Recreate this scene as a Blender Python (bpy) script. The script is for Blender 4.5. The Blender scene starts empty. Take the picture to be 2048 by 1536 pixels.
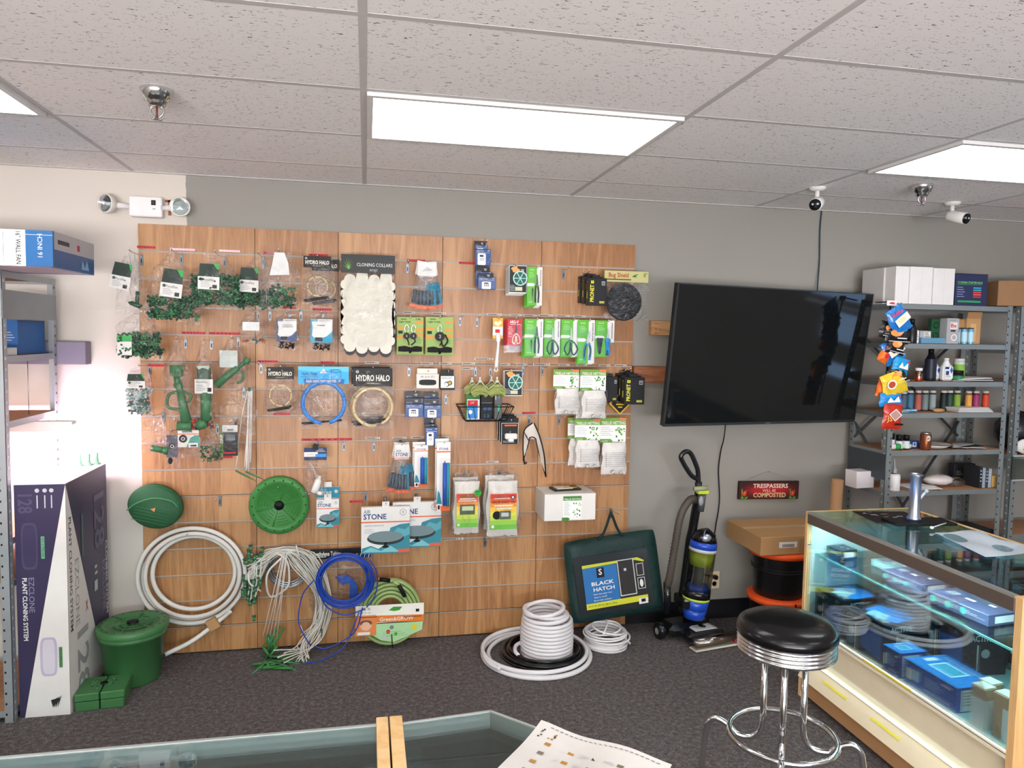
import bpy, math, random
import numpy as np
from mathutils import Matrix, Vector
random.seed(7)
S = bpy.context.scene
COL = S.collection
PI = math.pi
# ------------------------------------------------------------------ camera
CY, CZ, PITCH, ROLL, YAW, F = (-4.3066, 1.8308, -.06636, -.01696, -.19889, 1450.6)
HC = 2.68            # ceiling height
def _rot():
    cx, sx = math.cos(PITCH), math.sin(PITCH); cy, sy = math.cos(ROLL), math.sin(ROLL); cz, sz = math.cos(YAW), math.sin(YAW)
    X = Matrix(((1,0,0),(0,cx,-sx),(0,sx,cx))); Y = Matrix(((cy,0,sy),(0,1,0),(-sy,0,cy))); Z = Matrix(((cz,-sz,0),(sz,cz,0),(0,0,1)))
    return Z @ X @ Y
RM = _rot()
CAMP = Vector((0, CY, CZ))
cam = bpy.data.cameras.new('camera'); camo = bpy.data.objects.new('camera', cam); COL.objects.link(camo)
cam.sensor_width = 36; cam.lens = F / 2048 * 36; cam.clip_start = .05; cam.clip_end = 60
mw = Matrix.Identity(4)
for i in range(3):
    mw[i][0] = RM[i][0]; mw[i][1] = RM[i][2]; mw[i][2] = -RM[i][1]; mw[i][3] = CAMP[i]
camo.matrix_world = mw
S.camera = camo
# ------------------------------------------------------------------ view, world, lights
S.view_settings.view_transform = 'Standard'; S.view_settings.look = 'None'; S.view_settings.gamma = 1
S.view_settings.use_curve_mapping = False
S.view_settings.exposure = .02
S.cycles.transparent_max_bounces = 24
w = bpy.data.worlds.new('world'); S.world = w; w.use_nodes = True
w.node_tree.nodes['Background'].inputs[0].default_value = (.75, .85, 1, 1); w.node_tree.nodes['Background'].inputs[1].default_value = .25
TROFFER = 6.5
def area(name, loc, rot, sx, sy, e, col):
    l = bpy.data.lights.new(name, 'AREA'); l.shape = 'RECTANGLE'; l.size = sx; l.size_y = sy; l.energy = e; l.color = col
    o = bpy.data.objects.new(name, l); COL.objects.link(o); o.location = loc; o.rotation_euler = rot; return o
# added unseen fill lamp behind the camera, tilted up to brighten the ceiling
area('window_daylight', (-.4, -8.4, 1.3), (PI/2+math.radians(64), 0, 0), 5.4, 2, 1350, (1, .955, .95))
# magenta white grow lamp on the metal shelf at the left
area('grow_lamp_light', (-1.85, -.3, 1.31), (0, 0, 0), .8, .05, 14, (1, .78, 1))
area('grow_lamp_wall_light', (-1.85, -.26, 1.31), (PI/2, 0, 0), .8, .05, 13, (1, .72, 1))
area('case_lamp_light', (2.252, -1.65, .918), (0, math.radians(-25), 0), .03, 1.1, 14, (.78, .95, 1))
area('case_ledge_light', (2.215, -1.65, .24), (0, math.radians(-20), 0), .01, 1.1, .07, (.75, .96, 1))

def at(u, v, Y):
    d = RM @ Vector(((u-1024)/F, 1, -(v-768)/F)); return CAMP + d * ((Y-CAMP.y)/d.y)
def atz(u, v, Z):
    d = RM @ Vector(((u-1024)/F, 1, -(v-768)/F)); return CAMP + d * ((Z-CAMP.z)/d.z)
# ------------------------------------------------------------------ materials
def hx(h):
    h = h.lstrip('#'); o = []
    for i in (0, 2, 4):
        c = int(h[i:i+2], 16)/255; o.append(c/12.92 if c <= .04045 else ((c+.055)/1.055)**2.4)
    return (*o, 1)
MATS = {}
def M(col, rough=.5, metal=0, var=.06, coat=0, bump=0, bscale=200, em=0, name=None):
    """principled with a little procedural tone variation"""
    key = (col, rough, metal, var, coat, bump, bscale, em)
    if key in MATS: return MATS[key]
    m = bpy.data.materials.new(name or 'mat_' + col.strip('#')); m.use_nodes = True; nt = m.node_tree; N = nt.nodes; L = nt.links
    b = N['Principled BSDF']; b.inputs['Roughness'].default_value = rough; b.inputs['Specular IOR Level'].default_value = .25; b.inputs['Metallic'].default_value = metal
    c = hx(col); m.diffuse_color = c
    if coat: b.inputs['Coat Weight'].default_value = coat; b.inputs['Coat Roughness'].default_value = .08
    tc = N.new('ShaderNodeTexCoord'); nz = N.new('ShaderNodeTexNoise'); nz.inputs['Scale'].default_value = 14; nz.inputs['Detail'].default_value = 3
    L.new(tc.outputs['Object'], nz.inputs['Vector'])
    mx = N.new('ShaderNodeMix'); mx.data_type = 'RGBA'
    mx.inputs[6].default_value = tuple(x*(1-var) for x in c[:3])+(1,); mx.inputs[7].default_value = tuple(min(1, x*(1+var)) for x in c[:3])+(1,)
    L.new(nz.outputs['Fac'], mx.inputs[0]); L.new(mx.outputs[2], b.inputs['Base Color'])
    if bump:
        n2 = N.new('ShaderNodeTexNoise'); n2.inputs['Scale'].default_value = bscale; n2.inputs['Detail'].default_value = 2; L.new(tc.outputs['Object'], n2.inputs['Vector'])
        bp = N.new('ShaderNodeBump'); bp.inputs['Strength'].default_value = bump; bp.inputs['Distance'].default_value = .01
        L.new(n2.outputs['Fac'], bp.inputs['Height']); L.new(bp.outputs[0], b.inputs['Normal'])
    if em: b.inputs['Emission Color'].default_value = c; b.inputs['Emission Strength'].default_value = em
    MATS[key] = m; return m
def film(name, tint, refl, rough=.08, bump=.6, bscale=25, base=.04):
    """thin clear film or glass: transparent with a fresnel-weighted glossy coat"""
    m = bpy.data.materials.new(name); m.use_nodes = True; nt = m.node_tree; N = nt.nodes; L = nt.links; N.remove(N['Principled BSDF'])
    out = N['Material Output']; t = N.new('ShaderNodeBsdfTransparent'); t.inputs[0].default_value = tint
    g = N.new('ShaderNodeBsdfGlossy'); g.inputs['Roughness'].default_value = rough; g.inputs[0].default_value = (1, 1, 1, 1)
    lw = N.new('ShaderNodeLayerWeight'); lw.inputs['Blend'].default_value = .25
    mr = N.new('ShaderNodeMapRange'); mr.inputs['To Min'].default_value = base; mr.inputs['To Max'].default_value = refl
    L.new(lw.outputs['Fresnel'], mr.inputs['Value'])
    mx = N.new('ShaderNodeMixShader'); L.new(mr.outputs[0], mx.inputs[0]); L.new(t.outputs[0], mx.inputs[1]); L.new(g.outputs[0], mx.inputs[2])
    if bump:
        tc = N.new('ShaderNodeTexCoord'); n2 = N.new('ShaderNodeTexNoise'); n2.inputs['Scale'].default_value = bscale; n2.inputs['Detail'].default_value = 4; n2.inputs['Distortion'].default_value = 1.2
        L.new(tc.outputs['Object'], n2.inputs['Vector']); bp = N.new('ShaderNodeBump'); bp.inputs['Strength'].default_value = bump; bp.inputs['Distance'].default_value = .03
        L.new(n2.outputs['Fac'], bp.inputs['Height']); L.new(bp.outputs[0], g.inputs['Normal']); L.new(bp.outputs[0], lw.inputs['Normal'])
    L.new(mx.outputs[0], out.inputs['Surface']); return m
FILM = film('clear_plastic_film', (.975, .975, .975, 1), .5, .12, .9, 22, .035)
BLISTER = film('clear_blister', (.985, .985, .985, 1), .25, .1, .05, 20, .012)
GLASS = film('case_glass', (.88, .955, .96, 1), .7, .01, 0, base=.02)
GEDGE = M('#7fd8d6', .15, em=.12)
SMOKE = film('smoky_plastic', (.55, .55, .5, 1), .5, .1, .1, 20, .08)
BLUEG = film('blue_frosted_silicone', (.25, .42, .68, 1), .5, .3, 0, base=.35)
AMBER = film('amber_plastic', (.8, .36, .06, 1), .5, .15, 0, base=.1)
CHROME = M('#d9dadb', .12, 1, .02); STEEL = M('#b9bcbf', .35, 1, .05); GALV = M('#8d9399', .4, .7, .08)
BLACK = M('#0b0b0d', .5); WHITE = M('#dad8d4', .5); CARD = M('#a98358', .8, var=.05); PAPER = M('#d4d2ce', .7)
RED = M('#c0202c'); ORANGE = M('#e0602c'); BLUE = M('#1d6fb4'); NAVY = M('#1b3a74', .35); GREEN = M('#4f9a2e'); DGREEN = M('#23603a', .4)
YELLOW = M('#d8c52a'); GREY = M('#7c7f80'); SLATE = M('#3c4e66'); TEAL = M('#2a7f93'); CREAM = M('#e6dcc0'); LGREY = M('#b8babb')
MIRROR = M('#9fb8bb', .04, 1, .01)
# ------------------------------------------------------------------ mesh builder
_tx = {}
def glyphs(s, bold):
    k = (s, bold)
    if k not in _tx:
        c = bpy.data.curves.new('t', 'FONT'); c.body = s; c.align_x = 'CENTER'; c.align_y = 'CENTER'; c.resolution_u = 2; c.offset = .02 if bold else 0
        o = bpy.data.objects.new('t', c); COL.objects.link(o); bpy.context.view_layer.update()
        e = o.evaluated_get(bpy.context.evaluated_depsgraph_get()); me = e.to_mesh()
        V = [tuple(v.co) for v in me.vertices]; Fs = [tuple(p.vertices) for p in me.polygons]; e.to_mesh_clear()
        bpy.data.objects.remove(o); bpy.data.curves.remove(c)
        xs = [v[0] for v in V] or [0, 1]; _tx[k] = (V, Fs, max(xs)-min(xs) or 1, (max(xs)+min(xs))/2)
    return _tx[k]
def frame_axes(pts, closed):
    n = len(pts); T = []
    for i in range(n):
        a = pts[(i-1) % n] if closed or i > 0 else pts[i]; b = pts[(i+1) % n] if closed or i < n-1 else pts[i]
        T.append((b-a).normalized() if (b-a).length > 1e-9 else Vector((0, 0, 1)))
    u = T[0].orthogonal().normalized(); out = []
    for t in T:
        u = (u - t*u.dot(t)); u = u.normalized() if u.length > 1e-6 else t.orthogonal().normalized()
        out.append((u, t.cross(u)))
    return out
class MB:
    def __init__(s, m=None): s.v = []; s.f = []; s.mi = []; s.sm = []; s.mats = []; s.m = m; s.d = None
    def _mat(s, m):
        if m not in s.mats: s.mats.append(m)
        return s.mats.index(m)
    def add(s, vs, fs, mat, smooth=False):
        o = len(s.v); k = s._mat(mat)
        s.v += [tuple(s.m @ Vector(v)) for v in vs] if s.m else [tuple(v) for v in vs]
        for f in fs: s.f.append(tuple(i+o for i in f)); s.mi.append(k); s.sm.append(smooth)
        return s
    def box(s, x0, y0, z0, x1, y1, z1, mat, b=0):
        if x0 > x1: x0, x1 = x1, x0
        if y0 > y1: y0, y1 = y1, y0
        if z0 > z1: z0, z1 = z1, z0
        b = min(b, (x1-x0)*.45, (y1-y0)*.45, (z1-z0)*.45)
        if b <= 0:
            return s.add([(x0,y0,z0),(x1,y0,z0),(x1,y1,z0),(x0,y1,z0),(x0,y0,z1),(x1,y0,z1),(x1,y1,z1),(x0,y1,z1)],
                  [(0,3,2,1),(4,5,6,7),(0,1,5,4),(1,2,6,5),(2,3,7,6),(3,0,4,7)], mat)
        vs = []; idx = {}
        for i, x in enumerate((x0, x1)):
            for j, y in enumerate((y0, y1)):
                for k, z in enumerate((z0, z1)):
                    sx, sy, sz = (1, -1)[i]*b, (1, -1)[j]*b, (1, -1)[k]*b
                    for a, p in enumerate(((x, y+sy, z+sz), (x+sx, y, z+sz), (x+sx, y+sy, z))):
                        idx[i, j, k, a] = len(vs); vs.append(p)
        I = idx; fs = []
        for q in (0, 1):
            fs.append((I[q,0,0,0], I[q,1,0,0], I[q,1,1,0], I[q,0,1,0])); fs.append((I[0,q,0,1], I[1,q,0,1], I[1,q,1,1], I[0,q,1,1])); fs.append((I[0,0,q,2], I[1,0,q,2], I[1,1,q,2], I[0,1,q,2]))
            for r in (0, 1):
                fs.append((I[0,q,r,1], I[1,q,r,1], I[1,q,r,2], I[0,q,r,2])); fs.append((I[q,0,r,0], I[q,1,r,0], I[q,1,r,2], I[q,0,r,2])); fs.append((I[q,r,0,0], I[q,r,1,0], I[q,r,1,1], I[q,r,0,1]))
        for i in (0, 1):
            for j in (0, 1):
                for k in (0, 1): fs.append((I[i,j,k,0], I[i,j,k,1], I[i,j,k,2]))
        c = Vector(((x0+x1)/2, (y0+y1)/2, (z0+z1)/2)); out = []
        for f in fs:
            p = [Vector(vs[t]) for t in f]; n = (p[1]-p[0]).cross(p[2]-p[0]); out.append(f if n.dot(sum(p, Vector())/len(p)-c) > 0 else f[::-1])
        return s.add(vs, out, mat)
    def tube(s, pts, r, mat, n=8, closed=False, caps=True):
        P = [Vector(p) for p in pts]; A = frame_axes(P, closed); vs = []; fs = []; N = len(P)
        for i, (p, (u, v)) in enumerate(zip(P, A)):
            rr = r[i] if isinstance(r, (list, tuple)) else r
            for k in range(n): a = 2*PI*k/n; vs.append(p + u*(rr*math.cos(a)) + v*(rr*math.sin(a)))
        for i in range(N if closed else N-1):
            j = (i+1) % N; sh = 0
            if closed and j == 0:
                sh = min(range(n), key=lambda q: (vs[(N-1)*n]-vs[q]).length)
            for k in range(n): fs.append((i*n+k, i*n+(k+1) % n, j*n+(k+1+sh) % n, j*n+(k+sh) % n))
        if caps and not closed: fs.append(tuple(range(n))[::-1]); fs.append(tuple((N-1)*n+k for k in range(n)))
        return s.add(vs, fs, mat, True)
    def lathe(s, prof, c, mat, n=24, axis='z', cap=True):
        """prof = [(r, h)...]"""
        vs = []; fs = []; c = Vector(c)
        for r, h in prof:
            for k in range(n):
                a = 2*PI*k/n; x, y = r*math.cos(a), r*math.sin(a)
                vs.append(c + (Vector((x, y, h)) if axis == 'z' else Vector((x, -h, y)) if axis == 'y' else Vector((h, x, y))))
        for i in range(len(prof)-1):
            for k in range(n): fs.append((i*n+k, i*n+(k+1) % n, (i+1)*n+(k+1) % n, (i+1)*n+k))
        s.add(vs, fs, mat, True)
        if cap:
            for i, fl in ((0, 1), (len(prof)-1, 0)):
                if prof[i][0] > 1e-5:
                    q = vs[i*n:(i+1)*n]; s.add(q, [tuple(range(n))[::-1] if fl else tuple(range(n))], mat)
        return s
    def prism(s, poly, y0, y1, mat, smooth=False):
        """poly in xz, extruded in y (y0 is the front)"""
        n = len(poly); vs = [(x, y0, z) for x, z in poly]+[(x, y1, z) for x, z in poly]
        ar = sum(poly[i][0]*poly[(i+1) % n][1]-poly[(i+1) % n][0]*poly[i][1] for i in range(n))
        f0 = tuple(range(n)); fs = [f0 if ar > 0 else f0[::-1], tuple(range(n, 2*n))[::-1] if ar > 0 else tuple(range(n, 2*n))]
        s.add(vs, fs, mat); s.add(vs, [((i+1) % n, i, i+n, (i+1) % n+n) if ar > 0 else (i, (i+1) % n, (i+1) % n+n, i+n) for i in range(n)], mat, smooth); return s
    def blob(s, c, r, mat, n=10, jit=0):
        vs = []; fs = []; m = n//2+1
        for i in range(m):
            t = PI*i/(m-1)
            for k in range(n):
                a = 2*PI*k/n; q = 1+random.uniform(-jit, jit)
                vs.append((c[0]+r[0]*math.sin(t)*math.cos(a)*q, c[1]+r[1]*math.sin(t)*math.sin(a)*q, c[2]+r[2]*math.cos(t)*q))
        for i in range(m-1):
            for k in range(n): fs.append((i*n+k, (i+1)*n+k, (i+1)*n+(k+1) % n, i*n+(k+1) % n))
        return s.add(vs, fs, mat, True)
    def text(s, t, x, z, h, mat, y=-.001, w=None, rot=0, bold=0):
        V, Fs, tw, cx = glyphs(t, bold); sx = h*1.35; sy = h*1.35
        if w: sx = w/tw
        ca, sa = math.cos(rot), math.sin(rot)
        return s.add([(x+((p[0]-cx)*sx*ca-p[1]*sy*sa), y, z+((p[0]-cx)*sx*sa+p[1]*sy*ca)) for p in V], Fs, mat)
    # printed face: fractions from the top left of a w x h front face
    def face(s, w, h, y, x0=None, z1=0): s.d = (w, h, y, -w/2 if x0 is None else x0, z1); s.ly = 0; return s
    def dec(s, a, b, c, d, mat, ly=None):
        w, h, y, x0, z1 = s.d; s.ly += .00012; yy = y - (.0004+s.ly if ly is None else ly)
        s.add([(x0+a*w, yy, z1-d*h), (x0+c*w, yy, z1-d*h), (x0+c*w, yy, z1-b*h), (x0+a*w, yy, z1-b*h)], [(0, 1, 2, 3)], mat); return s
    def decp(s, pts, mat):
        w, h, y, x0, z1 = s.d; s.ly += .00012
        P = [(x0+a*w, z1-b*h) for a, b in pts]; n = len(P); ar = sum(P[i][0]*P[(i+1) % n][1]-P[(i+1) % n][0]*P[i][1] for i in range(n))
        f = tuple(range(n)); s.add([(x, y-.0004-s.ly, z) for x, z in P], [f if ar > 0 else f[::-1]], mat); return s
    def disc(s, a, b, r, mat, n=20, ry=None):
        w, h = s.d[:2]; ry = ry or r*w/h
        return s.decp([(a+r*math.cos(2*PI*k/n), b+ry*math.sin(2*PI*k/n)) for k in range(n)], mat)
    def dt(s, t, a, b, fh, mat, fw=None, rot=0, bold=0):
        w, h, y, x0, z1 = s.d; s.ly += .00012
        return s.text(t, x0+a*w, z1-b*h, fh*h, mat, y-.0006-s.ly, fw*w if fw else None, rot, bold)
    def lines(s, a, b, c, d, n, mat, k=.45):
        for i in range(n):
            zz = b+(d-b)*i/n; s.dec(a, zz, a+(c-a)*(.7+.3*((i*7) % 5)/4), zz+(d-b)/n*k, mat, .0007)
        return s
    def out(s, name, parent=None, loc=None):
        me = bpy.data.meshes.new(name); me.from_pydata(s.v, [], s.f)
        for m in s.mats: me.materials.append(m)
        me.polygons.foreach_set('material_index', s.mi); me.polygons.foreach_set('use_smooth', s.sm); me.update()
        o = bpy.data.objects.new(name, me); COL.objects.link(o)
        if parent: o.parent = parent
        if loc is not None: o.location = loc
        return o
def tag(o, label, cat, group=None):
    o['label'] = label; o['category'] = cat
    if group: o['group'] = group
    return o
def T(name, label, cat, loc=(0, 0, 0), rz=0, group=None, rx=0, ry=0):
    o = bpy.data.objects.new(name, None); COL.objects.link(o); o.location = loc; o.rotation_euler = (rx, ry, rz); o.empty_display_size = .02
    return tag(o, label, cat, group)
def dup(root, loc, label, rz=None, scale=None, rot=None):
    def cp(o, par):
        c = o.copy(); COL.objects.link(c)
        if par: c.parent = par
        for ch in kids.get(o.name, []): cp(ch, c)
        return c
    kids = {}
    stack = [root]
    while stack:
        q = stack.pop(); kids[q.name] = list(q.children); stack += kids[q.name]
    r = cp(root, None); r.location = loc; r['label'] = label
    if rz is not None: r.rotation_euler.z = rz
    if rot: r.rotation_euler = rot
    if scale: r.scale = scale
    return r
def structure(mb, name): o = mb.out(name); o['kind'] = 'structure'; return o
def ring(c, r, n=40, ax='y', a0=0, a1=2*PI, jit=0, sx=1):
    P = []
    for k in range(n):
        a = a0+(a1-a0)*k/(n if a1-a0 > 6.28 else n-1); q = r*(1+random.uniform(-jit, jit))
        x, z = q*math.cos(a)*sx, q*math.sin(a)
        P.append(Vector(c)+(Vector((x, 0, z)) if ax == 'y' else Vector((x, z, 0))))
    return P
def smooth(pts, n=6):
    """catmull rom"""
    P = [Vector(p) for p in pts]; P = [P[0]*2-P[1]]+P+[P[-1]*2-P[-2]]; out = []
    for i in range(1, len(P)-2):
        for k in range(n):
            t = k/n; a, b, c, d = P[i-1:i+3]
            out.append(.5*((2*b)+(c-a)*t+(2*a-5*b+4*c-d)*t*t+(3*b-a-3*c+d)*t**3))
    return out+[P[-2]]
# ================================================================== room shell
def nodemat(name, rough=.9):
    m = bpy.data.materials.new(name); m.use_nodes = True; nt = m.node_tree
    nt.nodes['Principled BSDF'].inputs['Roughness'].default_value = rough
    return m, nt, nt.nodes, nt.links, nt.nodes['Principled BSDF']
def ramp(N, L, src, stops):
    r = N.new('ShaderNodeValToRGB'); e = r.color_ramp.elements
    while len(e) < len(stops): e.new(.5)
    for k, (p, c) in enumerate(stops): e[k].position = p; e[k].color = hx(c) if isinstance(c, str) else c
    L.new(src, r.inputs[0]); return r.outputs[0]
def noise(N, L, scale, vec, detail=3, dist=0, rough=.5):
    n = N.new('ShaderNodeTexNoise'); n.inputs['Scale'].default_value = scale; n.inputs['Detail'].default_value = detail; n.inputs['Distortion'].default_value = dist; n.inputs['Roughness'].default_value = rough
    L.new(vec, n.inputs['Vector']); return n.outputs['Fac']
def mapping(N, L, sc, rot=(0, 0, 0)):
    tc = N.new('ShaderNodeTexCoord'); mp = N.new('ShaderNodeMapping'); mp.inputs['Scale'].default_value = sc; mp.inputs['Rotation'].default_value = rot
    L.new(tc.outputs['Object'], mp.inputs['Vector']); return mp.outputs[0]
def bumpn(N, L, h, b, st, dist=.01):
    bp = N.new('ShaderNodeBump'); bp.inputs['Strength'].default_value = st; bp.inputs['Distance'].default_value = dist; L.new(h, bp.inputs['Height']); L.new(bp.outputs[0], b.inputs['Normal'])
# wall paint: cream patch left of x=-0.96, grey the rest, with a wavy hand-cut edge
wm, nt, N, L, b = nodemat('painted_drywall', .75)
v = mapping(N, L, (1, 1, 1)); sp = N.new('ShaderNodeSeparateXYZ'); L.new(v, sp.inputs[0])
n1 = noise(N, L, 9, v, 3); ad = N.new('ShaderNodeMath'); ad.operation = 'MULTIPLY_ADD'; ad.inputs[1].default_value = .03; L.new(n1, ad.inputs[0]); L.new(sp.outputs[0], ad.inputs[2])
gt = N.new('ShaderNodeMath'); gt.operation = 'GREATER_THAN'; gt.inputs[1].default_value = -.955; L.new(ad.outputs[0], gt.inputs[0])
mx = N.new('ShaderNodeMix'); mx.data_type = 'RGBA'; L.new(gt.outputs[0], mx.inputs[0]); mx.inputs[6].default_value = hx('#cdc5ba'); mx.inputs[7].default_value = hx('#8f8c84')
L.new(mx.outputs[2], b.inputs['Base Color']); bumpn(N, L, noise(N, L, 160, v, 3), b, .12, .004)
pm, nt, N, L, b = nodemat('side_wall_paint', .8); v = mapping(N, L, (1, 1, 1)); L.new(ramp(N, L, noise(N, L, 6, v), [(.3, '#958f86'), (.7, '#9c968c')]), b.inputs['Base Color'])
# ceiling tile with dark fissures
cm, nt, N, L, b = nodemat('fissured_ceiling_tile', .95)
v = mapping(N, L, (1, 1, 1)); wv = N.new('ShaderNodeTexNoise'); wv.inputs['Scale'].default_value = 7; L.new(v, wv.inputs['Vector'])
rt = N.new('ShaderNodeVectorRotate'); rt.rotation_type = 'Z_AXIS'; L.new(v, rt.inputs['Vector'])
v1 = mapping(N, L, (48, 130, 1), (0, 0, .25)); f1 = noise(N, L, 1, v1, 2, .8, .6)
v2 = mapping(N, L, (55, 140, 1), (0, 0, -.5)); f2 = noise(N, L, 1, v2, 2, .8, .6)
v3 = mapping(N, L, (120, 260, 1), (0, 0, 1.2)); f3 = noise(N, L, 1, v3, 2, .5, .6)
mm = N.new('ShaderNodeMath'); mm.operation = 'MAXIMUM'; L.new(f1, mm.inputs[0]); L.new(f2, mm.inputs[1])
m3 = N.new('ShaderNodeMath'); m3.operation = 'MAXIMUM'; L.new(mm.outputs[0], m3.inputs[0]); L.new(f1, m3.inputs[1])
L.new(ramp(N, L, m3.outputs[0], [(.0, '#efebe8'), (.66, '#efebe8'), (.69, '#6a6461')]), b.inputs['Base Color'])
# carpet
fm, nt, N, L, b = nodemat('loop_pile_carpet', 1)
v = mapping(N, L, (1, 1, 1)); a1 = noise(N, L, 170, v, 4, .3, .75); a2 = noise(N, L, 45, v, 3, 0, .7)
mx = N.new('ShaderNodeMix'); mx.data_type = 'FLOAT'; mx.inputs[0].default_value = .4; L.new(a1, mx.inputs[2]); L.new(a2, mx.inputs[3])
L.new(ramp(N, L, mx.outputs[0], [(.36, '#3b3636'), (.48, '#5c5656'), (.56, '#716b68'), (.66, '#a29a93')]), b.inputs['Base Color']); bumpn(N, L, mx.outputs[0], b, .8, .012)
b.inputs['Specular IOR Level'].default_value = .1
# laminate oak for the slatwall, vertical grain
def wood(name, stops, sx=14, sz=1.1, rough=.42, axis='z'):
    m, nt, N, L, b = nodemat(name, rough)
    sc = (sx, sx, sz) if axis == 'z' else (sz, sx, sx) if axis == 'x' else (sx, sz, sx)
    v = mapping(N, L, sc); big = noise(N, L, .55, v, 4, 1.6, .6); fine = noise(N, L, 7, v, 4, .2, .6)
    mx = N.new('ShaderNodeMix'); mx.data_type = 'FLOAT'; mx.inputs[0].default_value = .35; L.new(big, mx.inputs[2]); L.new(fine, mx.inputs[3])
    wv = N.new('ShaderNodeMath'); wv.operation = 'MULTIPLY_ADD'; wv.inputs[1].default_value = 3; wv.inputs[2].default_value = 0; L.new(big, wv.inputs[0])
    pp = N.new('ShaderNodeMath'); pp.operation = 'PINGPONG'; pp.inputs[1].default_value = .35; L.new(wv.outputs[0], pp.inputs[0])
    ad = N.new('ShaderNodeMath'); ad.operation = 'MULTIPLY_ADD'; ad.inputs[1].default_value = .35; L.new(pp.outputs[0], ad.inputs[0]); L.new(mx.outputs[0], ad.inputs[2])
    L.new(ramp(N, L, ad.outputs[0], stops), b.inputs['Base Color']); bumpn(N, L, fine, b, .05, .002); return m
OAK = wood('oak_laminate', [(.38, '#865730'), (.52, '#a27347'), (.66, '#b28455')])
OAKD = [wood('oak_laminate_b', [(.38, '#80512d'), (.52, '#9a6b41'), (.66, '#ad7d50')]), wood('oak_laminate_c', [(.38, '#8a5c35'), (.52, '#a8794d'), (.66, '#b5895c')])]
PINE = wood('pine_board', [(.38, '#9c6d45'), (.55, '#b98a5c'), (.7, '#c79c6c')], 20, 2, .6, 'x'); REDW = wood('reddish_board', [(.38, '#6e3f28'), (.55, '#91593a'), (.7, '#a46a48')], 20, 2, .55, 'x')
MAPLE = wood('maple_edge', [(.38, '#c49a62'), (.55, '#d2aa72'), (.7, '#dab684')], 12, 1.5, .5); PART = wood('particle_shelf', [(.38, '#9c6b4a'), (.55, '#b07f5a'), (.7, '#bb8c66')], 60, 40, .8)

RX0, RX1, RY = -3.4, 5.8, -8.6
G2 = .6096; TX0 = -.013; CYO = .1694
structure(MB().box(RX0, 0, 0, RX1, .1, 2.9, wm), 'wall_back')
structure(MB().box(RX0-.1, RY, 0, RX0, 0, 2.9, pm), 'wall_left')
structure(MB().box(RX1, RY, 0, RX1+.1, 0, 2.9, pm), 'wall_right')
structure(MB().box(RX0, RY, -.05, RX1, 0, 0, fm), 'floor')
structure(MB().box(RX0, RY, HC, RX1, 0, HC+.05, cm), 'ceiling')
# wall behind the photographer with two shop windows
wf = MB(); X = [RX0, .1, 1.9, 2.5, 4.3, RX1]
for i in (0, 2, 4): wf.box(X[i], RY-.1, 0, X[i+1], RY, 2.9, pm)
for i in (1, 3): wf.box(X[i], RY-.1, 0, X[i+1], RY, .9, pm).box(X[i], RY-.1, 2.2, X[i+1], RY, 2.9, pm)
structure(wf, 'wall_front')
SKYW = M('#9fc4f2', .4, em=3.2, name='daylight_pane')
for i, k in ((1, 1), (3, 2)):
    o = structure(MB().box(X[i], RY-.07, .9, X[i+1], RY-.06, 2.2, SKYW), 'window_%d' % k)
    f = MB()
    for a, b_ in ((X[i], X[i]+.05), (X[i+1]-.05, X[i+1]), ((X[i]+X[i+1])/2-.02, (X[i]+X[i+1])/2+.02)): f.box(a, RY-.06, .9, b_, RY, 2.2, GALV)
    f.box(X[i], RY-.06, .9, X[i+1], RY, .95, GALV).box(X[i], RY-.06, 2.15, X[i+1], RY, 2.2, GALV); f.out('window_frame', o)
structure(MB().box(1.63, -.012, 0, RX1, 0, .125, M('#15161a', .5)), 'baseboard_back')
o = structure(MB().box(RX1-.01, -2.47, .84, RX1-.005, -2.12, .98, SKYW).box(RX1-.01, -2.6, 1.22, RX1-.005, -2.2, 1.52, SKYW).box(RX1-.01, -2.85, 1.66, RX1-.005, -1.9, 2.0, SKYW), 'window_3')
MB().box(RX1-.012, -2.9, .8, RX1-.002, -1.85, .84, GALV).box(RX1-.012, -2.9, 2.0, RX1-.002, -1.85, 2.04, GALV).box(RX1-.012, -2.9, 1.56, RX1-.002, -1.85, 1.6, GALV).out('window_frame', o)
# ceiling grid
TEE = M('#c2bebb', .6)
g = MB()
for a in range(-2, 5): x = TX0+a*2*G2; g.box(x-.012, RY, HC-.0012, x+.012, 0, HC+.002, TEE)
structure(g, 'trim_1')
g = MB()
for k in range(1, 15): y = -k*G2+CYO; g.box(RX0, y-.012, HC-.001, RX1, y+.012, HC+.002, TEE)
structure(g, 'trim_2')
structure(MB().box(RX0, -.02, HC-.004, RX1, 0, HC, TEE), 'trim_3')
# ceiling lights
DIFF = M('#ffffff', .5, em=TROFFER, name='lit_diffuser', var=0); FR = M('#d9d7d5', .5)
def troffer(x, y, label):
    t = T('ceiling_light', label, 'ceiling light', (x, y, HC), group='recessed ceiling light panels')
    MB().box(-.575, -.27, -.012, .575, .27, -.004, DIFF).out('diffuser', t)
    f = MB(); o = (.597, .292)
    f.box(-o[0], -o[1], -.016, -.575, o[1], -.002, FR).box(.575, -o[1], -.016, o[0], o[1], -.002, FR).box(-.575, -o[1], -.016, .575, -.27, -.002, FR).box(-.575, .27, -.016, .575, o[1], -.002, FR)
    f.out('frame', t); return t
ly = -2.5*G2+CYO
t0 = troffer(TX0+G2, ly, 'bright ceiling light panel above the middle of the slatwall')
dup(t0, (TX0+5*G2, ly, HC), 'bright ceiling light panel at the right, above the metal shelving')
dup(t0, (TX0-3*G2, ly, HC), 'bright ceiling light panel cut off by the left edge of the photo')
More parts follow.
